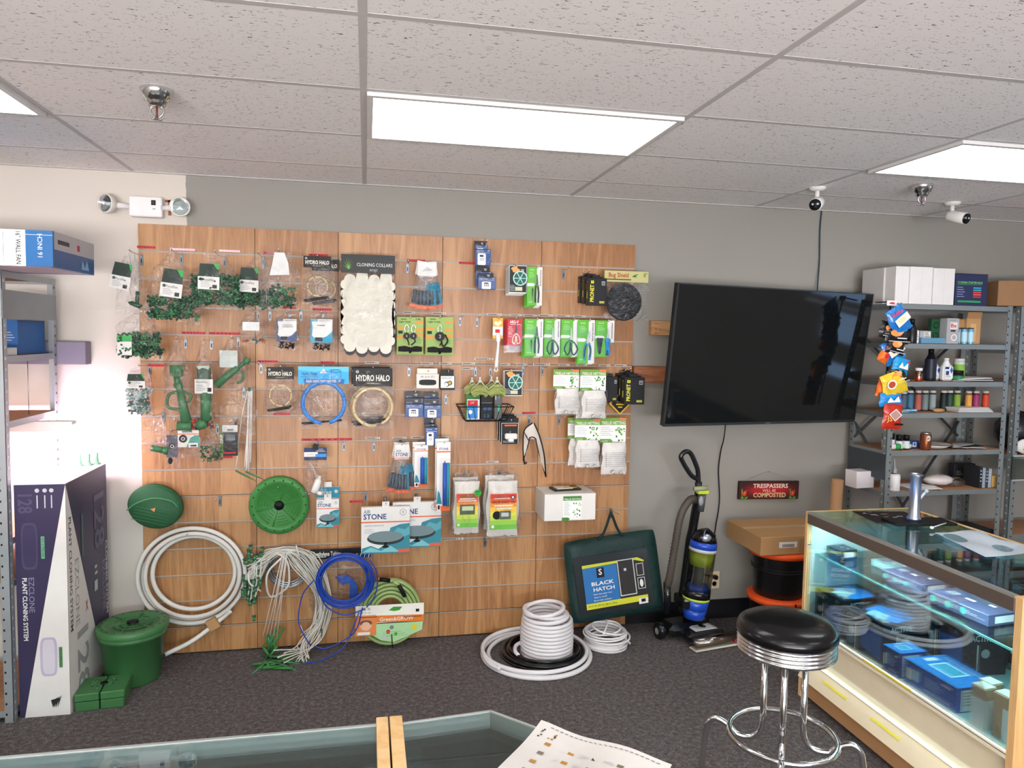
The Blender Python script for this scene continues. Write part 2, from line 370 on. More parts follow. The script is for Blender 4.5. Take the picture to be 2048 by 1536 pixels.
for i, yy in enumerate((-6.5, -10.5)):
    for j, xx in enumerate((-3, 1, 5)): dup(t0, (TX0+xx*G2, yy*G2+CYO, HC), 'ceiling light panel %s, %s' % (('one row behind the camera', 'back by the shop windows')[i], ('over the left side of the room', 'over the middle of the room', 'over the right side of the room')[j]))
# ================================================================== slatwall
JX = [-1.2103, -.6092, -.1583, .4357, 1.0298, 1.6239]; SH = 2.40; PT = .15; SF = -.03
RAIL = M('#aaa096', .6, .2); DARK = M('#2a2018', .8)
pn = ['leftmost wood-grain slatwall panel, with the green irrigation bags', 'narrow wood-grain slatwall panel, second from the left, with the round green bucket lid', 'wood-grain slatwall panel in the middle left, behind the cloning collars bag', 'wood-grain slatwall panel right of centre, behind the timers and twine', 'rightmost wood-grain slatwall panel, behind the netting packs']
for i in range(5):
    x0, x1 = JX[i]+.0015, JX[i+1]-.0015
    t = T('slatwall', pn[i], 'slatwall panel', ((x0+x1)/2, 0, 0), group='slatwall panels on the back wall')
    hw = (x1-x0)/2; m = MB().box(-hw, -.012, 0, hw, -.001, SH, DARK)
    for k in range(16):
        z1 = SH-k*PT; m.box(-hw, SF, z1-PT+.010, hw, -.012, z1-(.0 if k == 0 else .0), (OAK, OAKD[0], OAKD[1])[(k*2+i) % 3])
    m.out('boards', t)
    for k in range(1, 16):
        z = SH-k*PT; MB().box(-hw, SF+.004, z+.0005, hw, -.013, z+.0075, RAIL).box(-hw, SF-.001, z+.0075, hw, -.013, z+.0098, DARK if k % 5 == 0 else RAIL).out('groove_insert', t)
# ================================================================== slatwall merchandise
def spot(u0, v0, u1, v1, Y):
    um, vm = (u0+u1)/2, (v0+v1)/2
    return at(um, v0, Y), (at(u1, vm, Y)-at(u0, vm, Y)).x, (at(um, v0, Y)-at(um, v1, Y)).z
HPL = M('#686c70', .35, .9)
def hook(x, z, L, label, grp='chrome slatwall hooks'):
    t = T('slatwall_hook', label, 'hook', (x, SF, z), group=grp)
    MB().box(-.0085, -.003, -.055, .0085, 0, .004, HPL, .001).box(-.0025, -.0034, -.042, .0025, -.003, -.018, DARK).out('backplate', t)
    MB().tube([(0, -.002, -.004), (0, -.02, -.004), (0, -L*.7, -.001), (0, -L+.004, .003), (0, -L, .014)], .0026, CHROME, 6).out('rod', t)
    return t
def hookpx(u, v, L, label): p = at(u, v, SF); return hook(p.x, p.z, L, label)
def strip(u0, u1, v, col, label, red):
    a, b = at(u0, v, SF-.006), at(u1, v, SF-.006); w = b.x-a.x
    m = MB(Matrix.Rotation(0, 4, 'X')).box(-w/2, -.001, -.006, w/2, .004, .006, col)
    m.face(w, .012, -.001, z1=.006); m.lines(.05, .25, .95, .75, 1, M('#f3d7da') if red == 1 else M('#70181f') if red == 2 else M('#55504c'), .9)
    for k in range(7): m.dec(.06+k*.13, .25, .12+k*.13, .8, M('#e9b9be') if red == 1 else M('#c14550') if red == 2 else M('#5a5652'))
    o = m.out('price_strip', None, ((a.x+b.x)/2, SF-.006, (a.z+b.z)/2)); tag(o, label, 'price label', 'price label strips on the slatwall'); return o
PR, PW, PP = M('#c3283a', .6), M('#cfcac2', .6), M('#e6c4cb', .6)
for u0, u1, v, c, l in [
    (274, 310, 494, 0, 'red price strip at the top left corner hook'), (340, 390, 499, 2, 'pale pink price strip above the second green fittings bag'), (438, 480, 502, 2, 'pale pink price strip above the third green fittings bag'),
    (527, 560, 506, 0, 'red price strip above the funnel-shaped clear bag'), (618, 656, 510, 0, 'red price strip above the upper small drip ring bag'), (565, 592, 615, 0, 'red price strip above the navy card connector bag'),
    (625, 663, 619, 0, 'red price strip above the cyan card connector bag'), (363, 410, 666, 0, 'red price strip above the bagged valve with loop handle'), (418, 480, 667, 0, 'long red price strip above the bagged riser with white label'),
    (295, 331, 731, 0, 'red price strip right of the bag of pale grey clips'), (515, 555, 723, 0, 'red price strip above the lower small drip ring bag'), (641, 669, 725, 0, 'red price strip above the blue drip ring bag'),
    (547, 580, 828, 0, 'red price strip just below the lower small drip ring bag'), (603, 704, 879, 0, 'longest red price strip, above the binder-clipped blue header'), (446, 465, 914, 0, 'short red price strip under the black and green card bag'),
    (814, 850, 521, 0, 'red price strip above the upper fan of air stone bags'), (918, 950, 526, 0, 'red price strip left of the top timer stack'), (1045, 1071, 826, 0, 'red price strip above the black-edged white mesh scoop'), (699, 726, 1003, 0, 'red price strip left of the large air stone boxes'),
    (806, 830, 625, 1, 'white price strip above the two-pulley light hoist card'), (864, 892, 627, 1, 'white price strip above the one-pulley light hoist card'), (974, 1003, 629, 1, 'white price strip above the hanging white brush'),
    (1020, 1043, 630, 1, 'white price strip above the red scissors packs'), (1047, 1073, 631, 1, 'white price strip above the trimmers with crossed blades'), (1078, 1105, 631, 1, 'white price strip above the left bonsai shears pack'),
    (1113, 1139, 632, 1, 'white price strip above the right bonsai shears pack'), (1147, 1171, 633, 1, 'white price strip above the blue pruner pack'),
    (730, 758, 725, 1, 'white price strip above the large drip ring bag'), (842, 866, 727, 1, 'white price strip above the small white box with black window'), (878, 903, 727, 1, 'white price strip above the black headlamp box'),
    (924, 950, 727, 1, 'white price strip above the left net of green twine'), (924, 947, 737, 1, 'white price strip second down above the left net of twine'), (949, 987, 718, 1, 'white price strip touching the white brush handle from the left'),
    (1001, 1020, 729, 1, 'white price strip above the lower twist tie cards'), (1033, 1053, 729, 1, 'white price strip right of the lower twist tie cards'), (1066, 1100, 729, 1, 'wide white price strip above the empty hook left of the netting'),
    (1117, 1139, 730, 1, 'white price strip above the upper left netting pack'), (1153, 1174, 730, 1, 'white price strip above the upper middle netting pack'), (1198, 1220, 731, 1, 'white price strip above the gap left of the lower black boxes'),
    (1230, 1253, 731, 1, 'rightmost white price strip above the lower black boxes'), (731, 760, 876, 1, 'white price strip above the empty hook below the large drip ring bag'), (785, 813, 876, 1, 'white price strip above the lower fan of air stone bags'),
    (823, 852, 875, 1, 'white price strip above the short blue cylinder packs'), (876, 898, 875, 1, 'white price strip above the tall blue cylinder packs'), (973, 997, 924, 1, 'white price strip above the right white pad bags'), (881, 927, 1078, 1, 'white price strip low on the wall right of the large air stone boxes')]:
    strip(u0, u1, v, (PR, PW, PP)[c], l, (2, 0, 1)[c])
for u, v, L, l in [
    (815, 528, .1, 'empty chrome hook left of the upper fan of air stone bags'), (1127, 540, .12, 'empty chrome hook between the green trimmer pack and black boxes, top row'), (920, 634, .12, 'left of two empty chrome hooks right of the light hoist cards'),
    (954, 636, .12, 'right of two empty chrome hooks right of the light hoist cards'), (818, 734, .05, 'empty hook plate right of the large drip ring bag'), (1046, 732, .12, 'empty chrome hook right of the lower twist tie cards'),
    (1085, 733, .12, 'empty chrome hook left of the upper netting packs'), (892, 790, .1, 'empty chrome hook right of the two blue timer stacks'), (1118, 832, .14, 'empty chrome hook left of the lower netting packs'),
    (688, 883, .05, 'empty hook plate at the panel seam right of the binder clip'), (748, 884, .05, 'empty hook plate left of the lower fan of air stone bags'), (731, 985, .06, 'empty hook plate above the large air stone boxes'),
    (440, 993, .13, 'empty chrome hook left of the round green bucket lid'), (385, 1058, .14, 'empty chrome hook inside the big white hose coil'), (970, 1076, .1, 'empty chrome hook under the right white pad bags'),
    (1162, 882, .1, 'dark empty hook left of the lower netting packs'), (540, 622, .1, 'empty chrome hook left of the navy card bag'), (602, 623, .1, 'empty chrome hook right of the navy card bag'),
    (522, 728, .1, 'empty chrome hook left of the lower small drip ring bag'), (362, 836, .14, 'bare chrome hook above the grey clip bag, fourth row'), (395, 836, .14, 'bare chrome hook above the teal card bag, fourth row')]:
    hookpx(u, v, L, l)

def pillow(w, h, t, neck=.5, seed=1, sag=.0, nb=1, mat=None):
    R = random.Random(seed); m = MB(); nz, nx = 14, 10; vs = []; fs = []
    for sgn in (-1, 1):
        for i in range(nz+1):
            f = i/nz; q = min(1, f/.45); q = q*q*(3-2*q); hw = w/2*(neck+(1-neck)*q)*(1-.06*math.sin(f*9+seed)); th = t*(math.sin(PI*min(1, f*.95+.03))**.7)
            for j in range(nx+1):
                x = -1+2*j/nx; e = (1-x*x); y = sgn*th/2*e**.6+R.uniform(-1, 1)*.12*t*e
                vs.append((x*hw+R.uniform(-1, 1)*.01*w, y-t/2, -f*h+(R.uniform(-1, 1)*.02*h if i == nz else 0)-sag*x*f*h))
    n1 = (nz+1)*(nx+1)
    for s_ in (0, 1):
        for i in range(nz):
            for j in range(nx):
                a = s_*n1+i*(nx+1)+j; q = (a, a+nx+1, a+nx+2, a+1); fs.append(q if s_ == 0 else q[::-1])
    return m.add(vs, fs, mat or FILM, True)
FG = M('#2a4f38', .35, coat=.3); FG2 = M('#3c7049', .35, coat=.3); FG3 = M('#173c2a', .4)
def fittings(m, x0, x1, z0, z1, y0, y1, n, s=.016, mats=(FG, FG, FG2, FG3), seed=0):
    R = random.Random(seed)
    for _ in range(n):
        c = Vector((R.uniform(x0, x1), R.uniform(y0, y1), R.uniform(z0, z1))); mt = R.choice(mats)
        d = Vector((R.uniform(-1, 1), R.uniform(-.5, .5), R.uniform(-1, 1))).normalized(); e = d.cross(Vector((0, 1, 0))).normalized()
        m.tube([c-d*s, c+d*s], s*.26, mt, 6); m.tube([c, c+e*s], s*.3, mt, 6); m.tube([c+d*s*.6, c+d*s], s*.4, mt, 6)
    return m
def floraflex(nm, label, u0, v0, u1, v1, d, tagbox, greens, neck=.3, seed=1, n=45, rot=0, s=.02, wt=None, sag=0):
    p, w, h = spot(u0, v0, u1, v1, -d); t = T(nm, label, 'bag', p, group='clear bags of green irrigation parts')
    pillow(w, h, .055, neck, seed, sag).out('clear_film', t)
    f = MB(Matrix.Rotation(rot, 4, 'Y'))
    def X(a): return -w/2+a*w
    if tagbox:
        a, b, c, e = tagbox; mid = b+(e-b)*.5
        f.face(w, h, -.052); f.add([(X(a), -.052, -b*h), (X(c)-.012, -.052, -b*h), (X(c), -.052, -b*h-.012), (X(c), -.05, -mid*h), (X(a)-.006, -.05, -mid*h)], [(4, 3, 2, 1, 0)], M('#2c3a33', .6))
        f.decp([(c-.12, b), (c, b), (c, b+.09), (c-.03, b+.1)], M('#35a04a')); f.out('fold_over_tag', t)
        l = MB(Matrix.Rotation(rot, 4, 'Y')).box(X(a)-.008, -.054, -e*h, X(c)+.004, -.0525, -mid*h, PAPER); l.face(X(c)-X(a), (e-mid)*h, -.054, x0=X(a), z1=-mid*h)
        l.dt(wt or 'FloraFlex', .5, .25, .2, M('#333a36'), .6).lines(.06, .42, .6, .9, 4, M('#8b8f8b'), .3); l.disc(.1, .22, .09, M('#46504a')); l.dec(.68, .62, .92, .9, M('#333333')); l.out('white_label', t)
    for (a, b, c, e) in greens:
        g = fittings(MB(), X(a), X(c), -e*h, -b*h, -.048, -.012, n, s, seed=seed).out('fitting_pile', t); g['kind'] = 'stuff'
    hook(p.x, p.z+.004, d+.01, 'chrome hook carrying the ' + label.split(',')[0]); return t
floraflex('fittings_bag', 'leftmost clear bag hanging past the panel edge, black and white tag over one dark tee', 234, 505, 292, 628, .20, (.12, .2, .72, .62), [], .35, 3, rot=.18)
t = bpy.data.objects['fittings_bag']; MB().tube([(.0, -.03, -.26), (.05, -.03, -.28)], .012, FG, 8).tube([(.03, -.03, -.27), (.035, -.03, -.2)], .010, FG, 8).tube([(-.01, -.03, -.26), (.0, -.03, -.26)], .006, FG, 8).out('tee_fitting', t)
floraflex('fittings_bag', 'second clear bag in the top row, spreading at the bottom over dark green fittings', 293, 503, 400, 642, .2, (.42, .26, .78, .66), [(.06, .66, .95, .95)], .12, 4, 110, .12, sag=.08)
floraflex('fittings_bag', 'third clear bag in the top row, full of bright green fittings around a white label', 386, 508, 480, 618, .25, (.2, .2, .6, .66), [(.04, .42, .4, .88), (.5, .4, .98, .88)], .45, 5, 70, .03, sag=.02)
floraflex('fittings_bag', 'fourth clear bag in the top row, tag above a low heap of dark green fittings', 478, 510, 560, 616, .185, (.1, .27, .52, .72), [(.0, .7, .97, .97)], .25, 6, 80, .04)
t = floraflex('fittings_bag', 'fifth clear bag in the top row, funnel-shaped with a plain white header paper', 520, 505, 598, 618, .26, None, [(.3, .62, .85, .96)], .7, 7, 34)
MB().prism([(-.02, -.005), (.03, -.005), (.05, -.06), (.055, -.12), (-.045, -.125), (-.03, -.06)], -.05, -.049, M('#cfd0ce')).out('header_paper', t)
floraflex('fittings_bag', 'clear bag with pale green clips hanging past the panel edge, second row', 235, 618, 326, 716, .2, None, [(.1, .52, .97, .95)], .12, 8, 100, sag=.1)
t = bpy.data.objects['fittings_bag.005']; MB().box(-.1, -.05, -.24, -.03, -.048, -.14, PAPER).face(.07, .1, -.05, x0=-.1, z1=-.14).dec(0, 0, 1, .3, M('#3f9d55')).out('white_label', t)
floraflex('fittings_bag', 'clear bag of glossy grey clips beside the wall edge, third row', 257, 733, 306, 826, .19, (.1, .15, .75, .45), [], .7, 9)
t = bpy.data.objects['fittings_bag.006']; g = fittings(MB(), -.05, .05, -.24, -.12, -.06, -.01, 60, .018, (M('#7f978f', .2), M('#a9b7b5', .15), M('#50665c', .3)), 5).out('clip_pile', t); g['kind'] = 'stuff'
t = floraflex('fittings_bag', 'clear bag holding one short green barrel connector, fourth row far left', 283, 832, 337, 905, .19, None, [], .6, 10)
MB().tube([(-.01, -.035, -.165), (.05, -.035, -.178)], .017, FG2, 12).tube([(.05, -.035, -.178), (.07, -.035, -.182)], .021, FG2, 12).out('barrel_connector', t)
floraflex('fittings_bag', 'clear bag of tiny mint green plugs, fourth row', 401, 858, 446, 922, .19, None, [(.05, .5, .95, .95)], .35, 11, 70, s=.009)
bpy.data.objects['fittings_bag.008'].children[1].data.materials[0] = FG2
t = floraflex('fittings_bag', 'clear bag of coloured small clips under a blank white card, second row', 480, 622, 535, 688, .2, None, [], .5, 12)
MB().box(-.05, -.05, -.105, .035, -.049, -.06, M('#d5d6d3')).out('header_paper', t); g = fittings(MB(), -.05, .06, -.165, -.14, -.05, -.02, 26, .009, (M('#d0523a'), M('#3a6ea0'), M('#c98a4a'), M('#4a6a4a')), 2).out('clip_pile', t); g['kind'] = 'stuff'
t = floraflex('fittings_bag', 'crumpled empty-looking clear bag left of the thin white stakes', 440, 782, 515, 868, .2, None, [], .6, 13)
# green sprayers and valves
def valvebag(label, u0, v0, u1, v1, seed, kind):
    p, w, h = spot(u0, v0, u1, v1, -.2); t = T('valve_bag', label, 'bag', p, group='clear bags with long green valves'); pillow(w, h, .075, .28, seed).out('clear_film', t)
    G = M('#45714e', .4); m = MB(); y = -.038
    if kind == 0:
        m.tube([(0.0, y, -.13), (.0, y, -.19)], .032, G, 14).tube([(.0, y, -.19), (.005, y, -.23)], .017, FG2, 12).tube([(.005, y, -.225), (.01, y, -.25)], .022, G, 12)
        m.tube([(.012, y, -.25), (.045, y, -.43)], [.016, .028], G, 12).tube([(-.0, y, -.45), (.07, y, -.455)], .025, G, 12)
        for q in range(8): m.tube([(.032*math.cos(q*.785), y-.032*math.sin(q*.785), -.13), (.032*math.cos(q*.785), y-.032*math.sin(q*.785), -.17)], .003, FG2, 4)
        m.out('valve_body', t); MB().tube(smooth([(.005, y, -.27), (-.04, y, -.29), (-.045, y, -.35), (.01, y, -.365)]), .008, G, 8).tube(smooth([(.03, y, -.27), (.07, y, -.29), (.055, y, -.33)]), .007, G, 8).out('loop_handle', t)
    elif kind == 1:
        m.box(-.03, y-.02, -.27, .035, y+.02, -.14, M('#44594a', .6), .008).tube([(.01, y, -.27), (.01, y, -.42)], .027, G, 12).tube([(.01, y, -.43), (-.035, y, -.45)], .026, G, 12).out('riser_body', t)
        MB().box(-.04, y-.023, -.275, .05, y-.021, -.2, PAPER).face(.09, .075, y-.023, x0=-.04, z1=-.2).dt('FloraFlex', .4, .2, .16, M('#3a3f3b'), .6).lines(.1, .4, .6, .9, 4, GREY, .3).dec(.7, .6, .92, .88, BLACK).out('white_label', t)
        MB().prism([(-.032, -.13), (.035, -.128), (.03, -.15), (.0, -.14), (-.02, -.15)], y-.021, y-.02, FG2).out('green_flap', t)
        g = fittings(MB(), -.07, .05, -.46, -.42, y-.01, y+.02, 14, .01, (RED, M('#33505e')), 3).out('clip_pile', t); g['kind'] = 'stuff'
    else:
        m.tube([(-.08, y, -.245), (.03, y, -.15)], [.022, .018], G, 12).tube([(.03, y, -.15), (.075, y, -.115)], .012, G, 10).tube([(.07, y, -.13), (.08, y, -.10)], .016, G, 10).out('nozzle_body', t)
        MB().tube(smooth([(.0, y, -.18), (.055, y, -.18), (.05, y, -.22), (.025, y, -.235)]), .007, G, 8).out('trigger', t); MB().box(-.06, y-.01, -.15, .03, y-.008, -.06, M('#bcc3bd')).out('header_paper', t)
    hook(p.x, p.z+.004, .21, 'chrome hook carrying the ' + label.split(',')[0]); return t
valvebag('bagged green valve with a loop handle, left of the white-labelled riser', 328, 680, 384, 838, 21, 0)
valvebag('bagged green riser with a white label, middle of three long bags', 388, 682, 431, 838, 22, 1)
valvebag('bagged green nozzle lying diagonally, right of the white-labelled riser', 436, 678, 496, 775, 23, 2)
# small card bags, fourth row
def cardbag(label, u0, v0, u1, v1, seed, fn, d=.19, neck=.8, hk=True, rz=0):
    p, w, h = spot(u0, v0, u1, v1, -d); t = T('card_bag', label, 'bag', p, rz=rz, group='small clear bags with printed cards'); pillow(w, h, .04, neck, seed).out('clear_film', t); fn(t, w, h)
    if hk: hook(p.x, p.z+.002, d+.01, 'chrome hook carrying the ' + label.split(',')[0])
    return t
def c1(t, w, h):
    m = MB().box(-w*.36, -.026, -h*.72, w*.36, -.024, -h*.1, M('#5a5560')); m.face(w*.72, h*.62, -.026, x0=-w*.36, z1=-h*.1).disc(.5, .5, .3, M('#222226')).disc(.5, .5, .18, LGREY).disc(.5, .5, .1, BLACK).out('printed_card', t)
    MB().blob((-w*.15, -.02, -h*.82), (w*.16, .012, h*.1), M('#25252b')).out('grommet', t)
cardbag('narrow clear bag with a dark round grommet card, turned sideways', 331, 862, 362, 933, 31, c1)
def c2(t, w, h):
    m = MB().box(-w*.44, -.028, -h*.62, w*.44, -.026, -h*.02, M('#d9d6cc')); m.face(w*.88, h*.6, -.028, x0=-w*.44, z1=-h*.02).lines(.2, .06, .9, .16, 1, NAVY, .6).dec(0, .2, 1, .25, ORANGE).disc(.25, .5, .2, BLACK).disc(.25, .5, .1, LGREY).disc(.25, .5, .05, BLACK)
    m.decp([(.4, 1), (.6, .45), (.8, .3), (1, .3), (1, 1)], M('#3b8f80')).dec(.5, .74, .95, 1, PAPER).dec(.6, .86, .88, .96, BLACK).out('printed_card', t)
cardbag('clear bag with a black ring and teal printed card, above the slatwall middle left', 355, 858, 403, 914, 32, c2)
def c3(t, w, h):
    m = MB().box(-w*.45, -.028, -h, w*.4, -.026, -h*.05, M('#20241f')); m.face(w*.85, h*.95, -.028, x0=-w*.45, z1=-h*.05).dec(0, 0, .14, 1, M('#5d7d3c')).dt('GRIP', .07, .45, .1, WHITE, rot=PI/2).dec(.1, .0, 1, .22, PAPER).dec(.4, .12, .75, .18, GREY)
    for k in range(9): m.disc(.25+(k*.37) % .6, .55+(k*.17) % .3, .08, M('#15171f'))
    m.dec(.3, .3, .85, .5, M('#5a6466')).dec(.2, .88, .9, .92, RED).out('printed_card', t)
cardbag('black and green card bag of dark clips, end of fourth row', 441, 846, 481, 910, 33, c3)
def conn(c):
    def f(t, w, h):
        m = MB().box(-w*.38, -.024, -h*.76, w*.38, -.022, -h*.14, WHITE); m.face(w*.76, h*.62, -.024, x0=-w*.38, z1=-h*.14).dec(0, 0, .32, .1, c).dt('10 Pack', .16, .05, .06, WHITE, .25).dt('HydroFlow', .68, .06, .07, M('#444c5c'), .55)
        m.dt('STRAIGHT' if c == NAVY else ' ', .55, .27, .07, NAVY, .5).dt('CONNECTOR' if c == NAVY else ' ', .55, .35, .07, NAVY, .55).lines(.3, .25, .8, .32, 1, NAVY if c != NAVY else WHITE, .5).decp([(0, .1), (.05, .1), (.1, .4), (.06, .7), (.22, .85), (.2, 1), (0, 1)], c)
        m.decp([(.55, .8), (.75, .72), (.9, .6), (1, .5), (1, 1), (.55, 1)], c).dec(.2, .78, .55, .95, BLACK).dec(0, .96, 1, 1, c).out('printed_card', t)
        g = fittings(MB(), -w*.3, w*.3, -h*.93, -h*.8, -.03, -.012, 16, .011, (M('#26272f'), BLACK), 3).out('fitting_pile', t); g['kind'] = 'stuff'
    return f
cardbag('clear bag of black connectors behind a white and navy card', 548, 628, 600, 700, 34, conn(NAVY), .17, .75)
cardbag('clear bag of black connectors behind a white and cyan card', 615, 628, 672, 703, 35, conn(M('#1f9cc0')), .17, .75)
# drip rings
def ringbag(label, u0, v0, u1, v1, hdr, col, seed, rr, cx=0, cz=.6, blue=False, d=.17, extra=1, frac=.16):
    p, w, h = spot(u0, v0, u1, v1, -d); t = T('drip_ring_bag', label, 'bag', p, group='bagged drip rings'); q = pillow(w, h, .05, .97, seed); q.out('clear_film', t)
    hc = M('#1c1a19', .5) if not blue else M('#3aa3d8', .5); ww = w*.9 if not blue else w
    m = MB().box(-ww/2, -.034, -h*frac, ww/2, -.030, .012, hc); m.face(ww, h*frac+.012, -.034, z1=.012)
    if blue:
        m.decp([(0, 0), (1, 0), (1, .3), (.6, .22), (.3, .3), (0, .2)], M('#5db9e4')).dt('Hydro Flow', .22, .42, .17, NAVY, .3, bold=1).dt('DRIP IRRIGATION SYSTEMS', .22, .6, .08, NAVY, .34).decp([(.1, .72), (.92, .72), (.9, 1), (.12, 1)], M('#1c66a8')).dt('RAIN RING DRIP EMITTER - 9"', .5, .86, .16, WHITE, .68, bold=1)
        m.decp([(.42, .38), (.5, .12), (.57, .38)], WHITE).dt('360', .5, .3, .14, NAVY).tube([(ww*(.61+.22*(k % 2)-.5)*1, -.036, .012-(.2+.0*k)*(h*frac)) for k in range(2)], .001, NAVY, 4)
        m.tube([(ww*(.74+.1*math.cos(a)-.5), -.0355, .012-(.26-.07*math.sin(a))*(h*frac+.012)) for a in [k*PI/8 for k in range(16)]], .0012, NAVY, 4, True)
        for k in (.65, .84): m.dec(k, .26, k+.008, .68, NAVY)
    else:
        m.dt('HYDRO HALO', .5, .56, .34, M('#efe9d8'), .86, bold=1).dt('plant watering system', .5, .83, .09, M('#d9cf9c'), .3).disc(.1, .2, .04, LGREY).dt('B', .1, .2, .12, BLACK)
    m.out('printed_header', t)
    c = (cx*w, -.026, -cz*h); R = ring(c, rr, 44, a0=-1.3 if blue else -1.1, a1=PI*2-1.7 if blue else PI*2-1.4, jit=.006)
    MB().tube(R, rr*.085 if not blue else rr*.1, col, 10).out('drip_ring', t)
    mm = MB()
    for k in range(8): a = k*PI/4+.3; mm.blob((c[0]+rr*math.cos(a), -.026-rr*.09, c[2]+rr*math.sin(a)), (.003, .003, .003), BLACK, 6)
    mm.tube([(-w*.44, -.02, -h*.91), (w*.36, -.026, -h*.82 if not blue else -h*.86)], .006, M('#2b2b30'), 6).tube([(-w*.4, -.016, -h*.93), (w*.3, -.02, -h*.86)], .005, M('#2b2b30'), 6)
    mm.out('barbed_stake', t)
    hook(p.x, p.z+.006, d+.005, 'chrome hook carrying the ' + label.split(',')[0]); return t
BEI = M('#cfb98c', .35)
a = ringbag('small beige drip ring bag with black header, top row', 605, 518, 666, 610, 0, BEI, 41, .052, frac=.2)
dup(a, a.location+Vector((.04, .055, -.012)), 'small beige drip ring bag tucked behind the top row one')
ringbag('small beige drip ring bag with black header, left of the blue ring bag', 532, 738, 592, 828, 0, BEI, 42, .056, frac=.22, cz=.58)
ringbag('large blue drip ring bag with a sky blue header', 598, 737, 698, 856, 0, M('#2f80d0', .3), 43, .112, cz=.57, blue=True, frac=.25)
a = ringbag('large beige drip ring bag with black header', 703, 740, 789, 858, 0, BEI, 44, .105, cz=.62, frac=.27)
dup(a, a.location+Vector((-.012, .055, .006)), 'large beige drip ring bag hidden behind the front one')
# cloning collars
p, w, h = spot(680, 516, 793, 704, -.17); t = T('cloning_collar_bag', 'big clear bag of white scalloped foam collars with a black header', 'bag', p); pillow(w, h, .07, .96, 50).out('clear_film', t)
m = MB().box(-w*.47, -.06, -h*.17, w*.47, -.052, .0, M('#232524', .4)).box(-w*.47, -.052, -.01, w*.47, -.02, .012, M('#232524', .4)); m.face(w*.94, h*.17, -.06)
m.dt('CLONING COLLARS', .62, .5, .22, M('#cfd2d0'), .66).dt('BULK PACK', .6, .82, .14, LGREY, .14)
for k in range(7): m.decp([(.14, .8), (.14+.1*math.cos(k*PI/6), .55-.5*math.sin(k*PI/6)), (.155, .75)], M('#5f9a3f'))
m.out('printed_header', t)
for s_, dy in ((0, 0), (1, .022)):
    m = MB(); fw, fh = w*.84, h*.76; z1 = -h*.2-s_*.02; poly = []
    for k in range(4): poly += [(-fw/2+fw*(k+.5)/4+fw/8.2*math.cos(a), z1-.02*(k % 2 == 0)+.03*math.sin(a)) for a in [PI-i*PI/6 for i in range(7)]]
    for k in range(7): poly += [(fw/2+.018*math.cos(a), z1-.03-(fh-.05)*(k+.5)/7+fh/15*math.sin(a)) for a in [PI/2-i*PI/6 for i in range(7)]]
    for k in range(4): poly += [(fw/2-fw*(k+.5)/4+fw/8.2*math.cos(a), z1-fh+.01*(k % 2)+.03*math.sin(a)) for a in [-i*PI/6 for i in range(7)]]
    for k in range(7): poly += [(-fw/2+.018*math.cos(a), z1-fh+.025+(fh-.05)*(k+.5)/7+fh/15*math.sin(a)) for a in [-PI/2-i*PI/6 for i in range(7)]]
    m.prism(poly, -.05+dy, -.03+dy, M('#cdcabd', .9, bump=.3, bscale=25) if s_ == 0 else M('#34353a')); m.out('foam_collars', t)
hook(p.x, p.z, .17, 'chrome hook carrying the big foam collar bag')
# air stone bags in a fan
AG = M('#54616b', .75, bump=.4, bscale=400); AB = M('#2a7f9c', .7)
def fanbag(nm, label, u0, v0, u1, v1, d, n, top, grp):
    p, w, h = spot(u0, v0, u1, v1, -d); base = None
    for k in range(n):
        t = T(nm, label % ('frontmost', 'second', 'third', 'rearmost')[min(k, 3)], 'bag', p+Vector((0, k*.022, 0)), group=grp) if k == 0 else dup(base, p+Vector((0, k*.022, 0)), label % ('frontmost', 'leaning left behind the front', 'leaning right behind the front', 'rearmost')[k], rot=(0, (.0, .17, -.17, .1)[k], 0))
        if k: continue
        base = t; ww = w*.56
        m = MB().box(-ww/2, -.014, -h*.3, ww/2, -.012, 0, WHITE); m.face(ww, h*.3, -.014)
        if top: m.dt('AIR', .3, .45, .16, SLATE, .4).dt('STONE', .5, .7, .24, NAVY, .85, bold=1).dec(0, .9, 1, .95, ORANGE)
        else: m.decp([(.2, .7), (.5, .35), (.8, .6)], LGREY)
        m.out('header_card', t); pillow(ww, h, .03, .98, 60+k).out('clear_film', t)
        st = MB()
        for q in range(4): st.tube([(-ww*.34+q*ww*.2, -.018, -h*.62), (-ww*.34+q*ww*.2, -.018, -h*.9)], ww*.09, AG, 8)
        st.out('air_stone', t); MB().box(-ww/2, -.008, -h, ww/2, -.006, -h*.93, ORANGE).box(ww*.18, -.01, -h*.93, ww/2, -.008, -h*.45, AB).out('card_back', t)
    hook(p.x, p.z-.004, d+.01, 'chrome hook carrying the ' + ('lower' if top else 'upper') + ' fan of air stone bags')
fanbag('air_stone_bag', '%s clear bag of grey cylinder stones in the upper fan', 820, 524, 888, 618, .17, 3, 0, 'air stone bags, upper fan')
fanbag('air_stone_bag', '%s clear bag of grey cylinder stones in the lower fan', 777, 888, 830, 986, .19, 4, 1, 'air stone bags, lower fan')
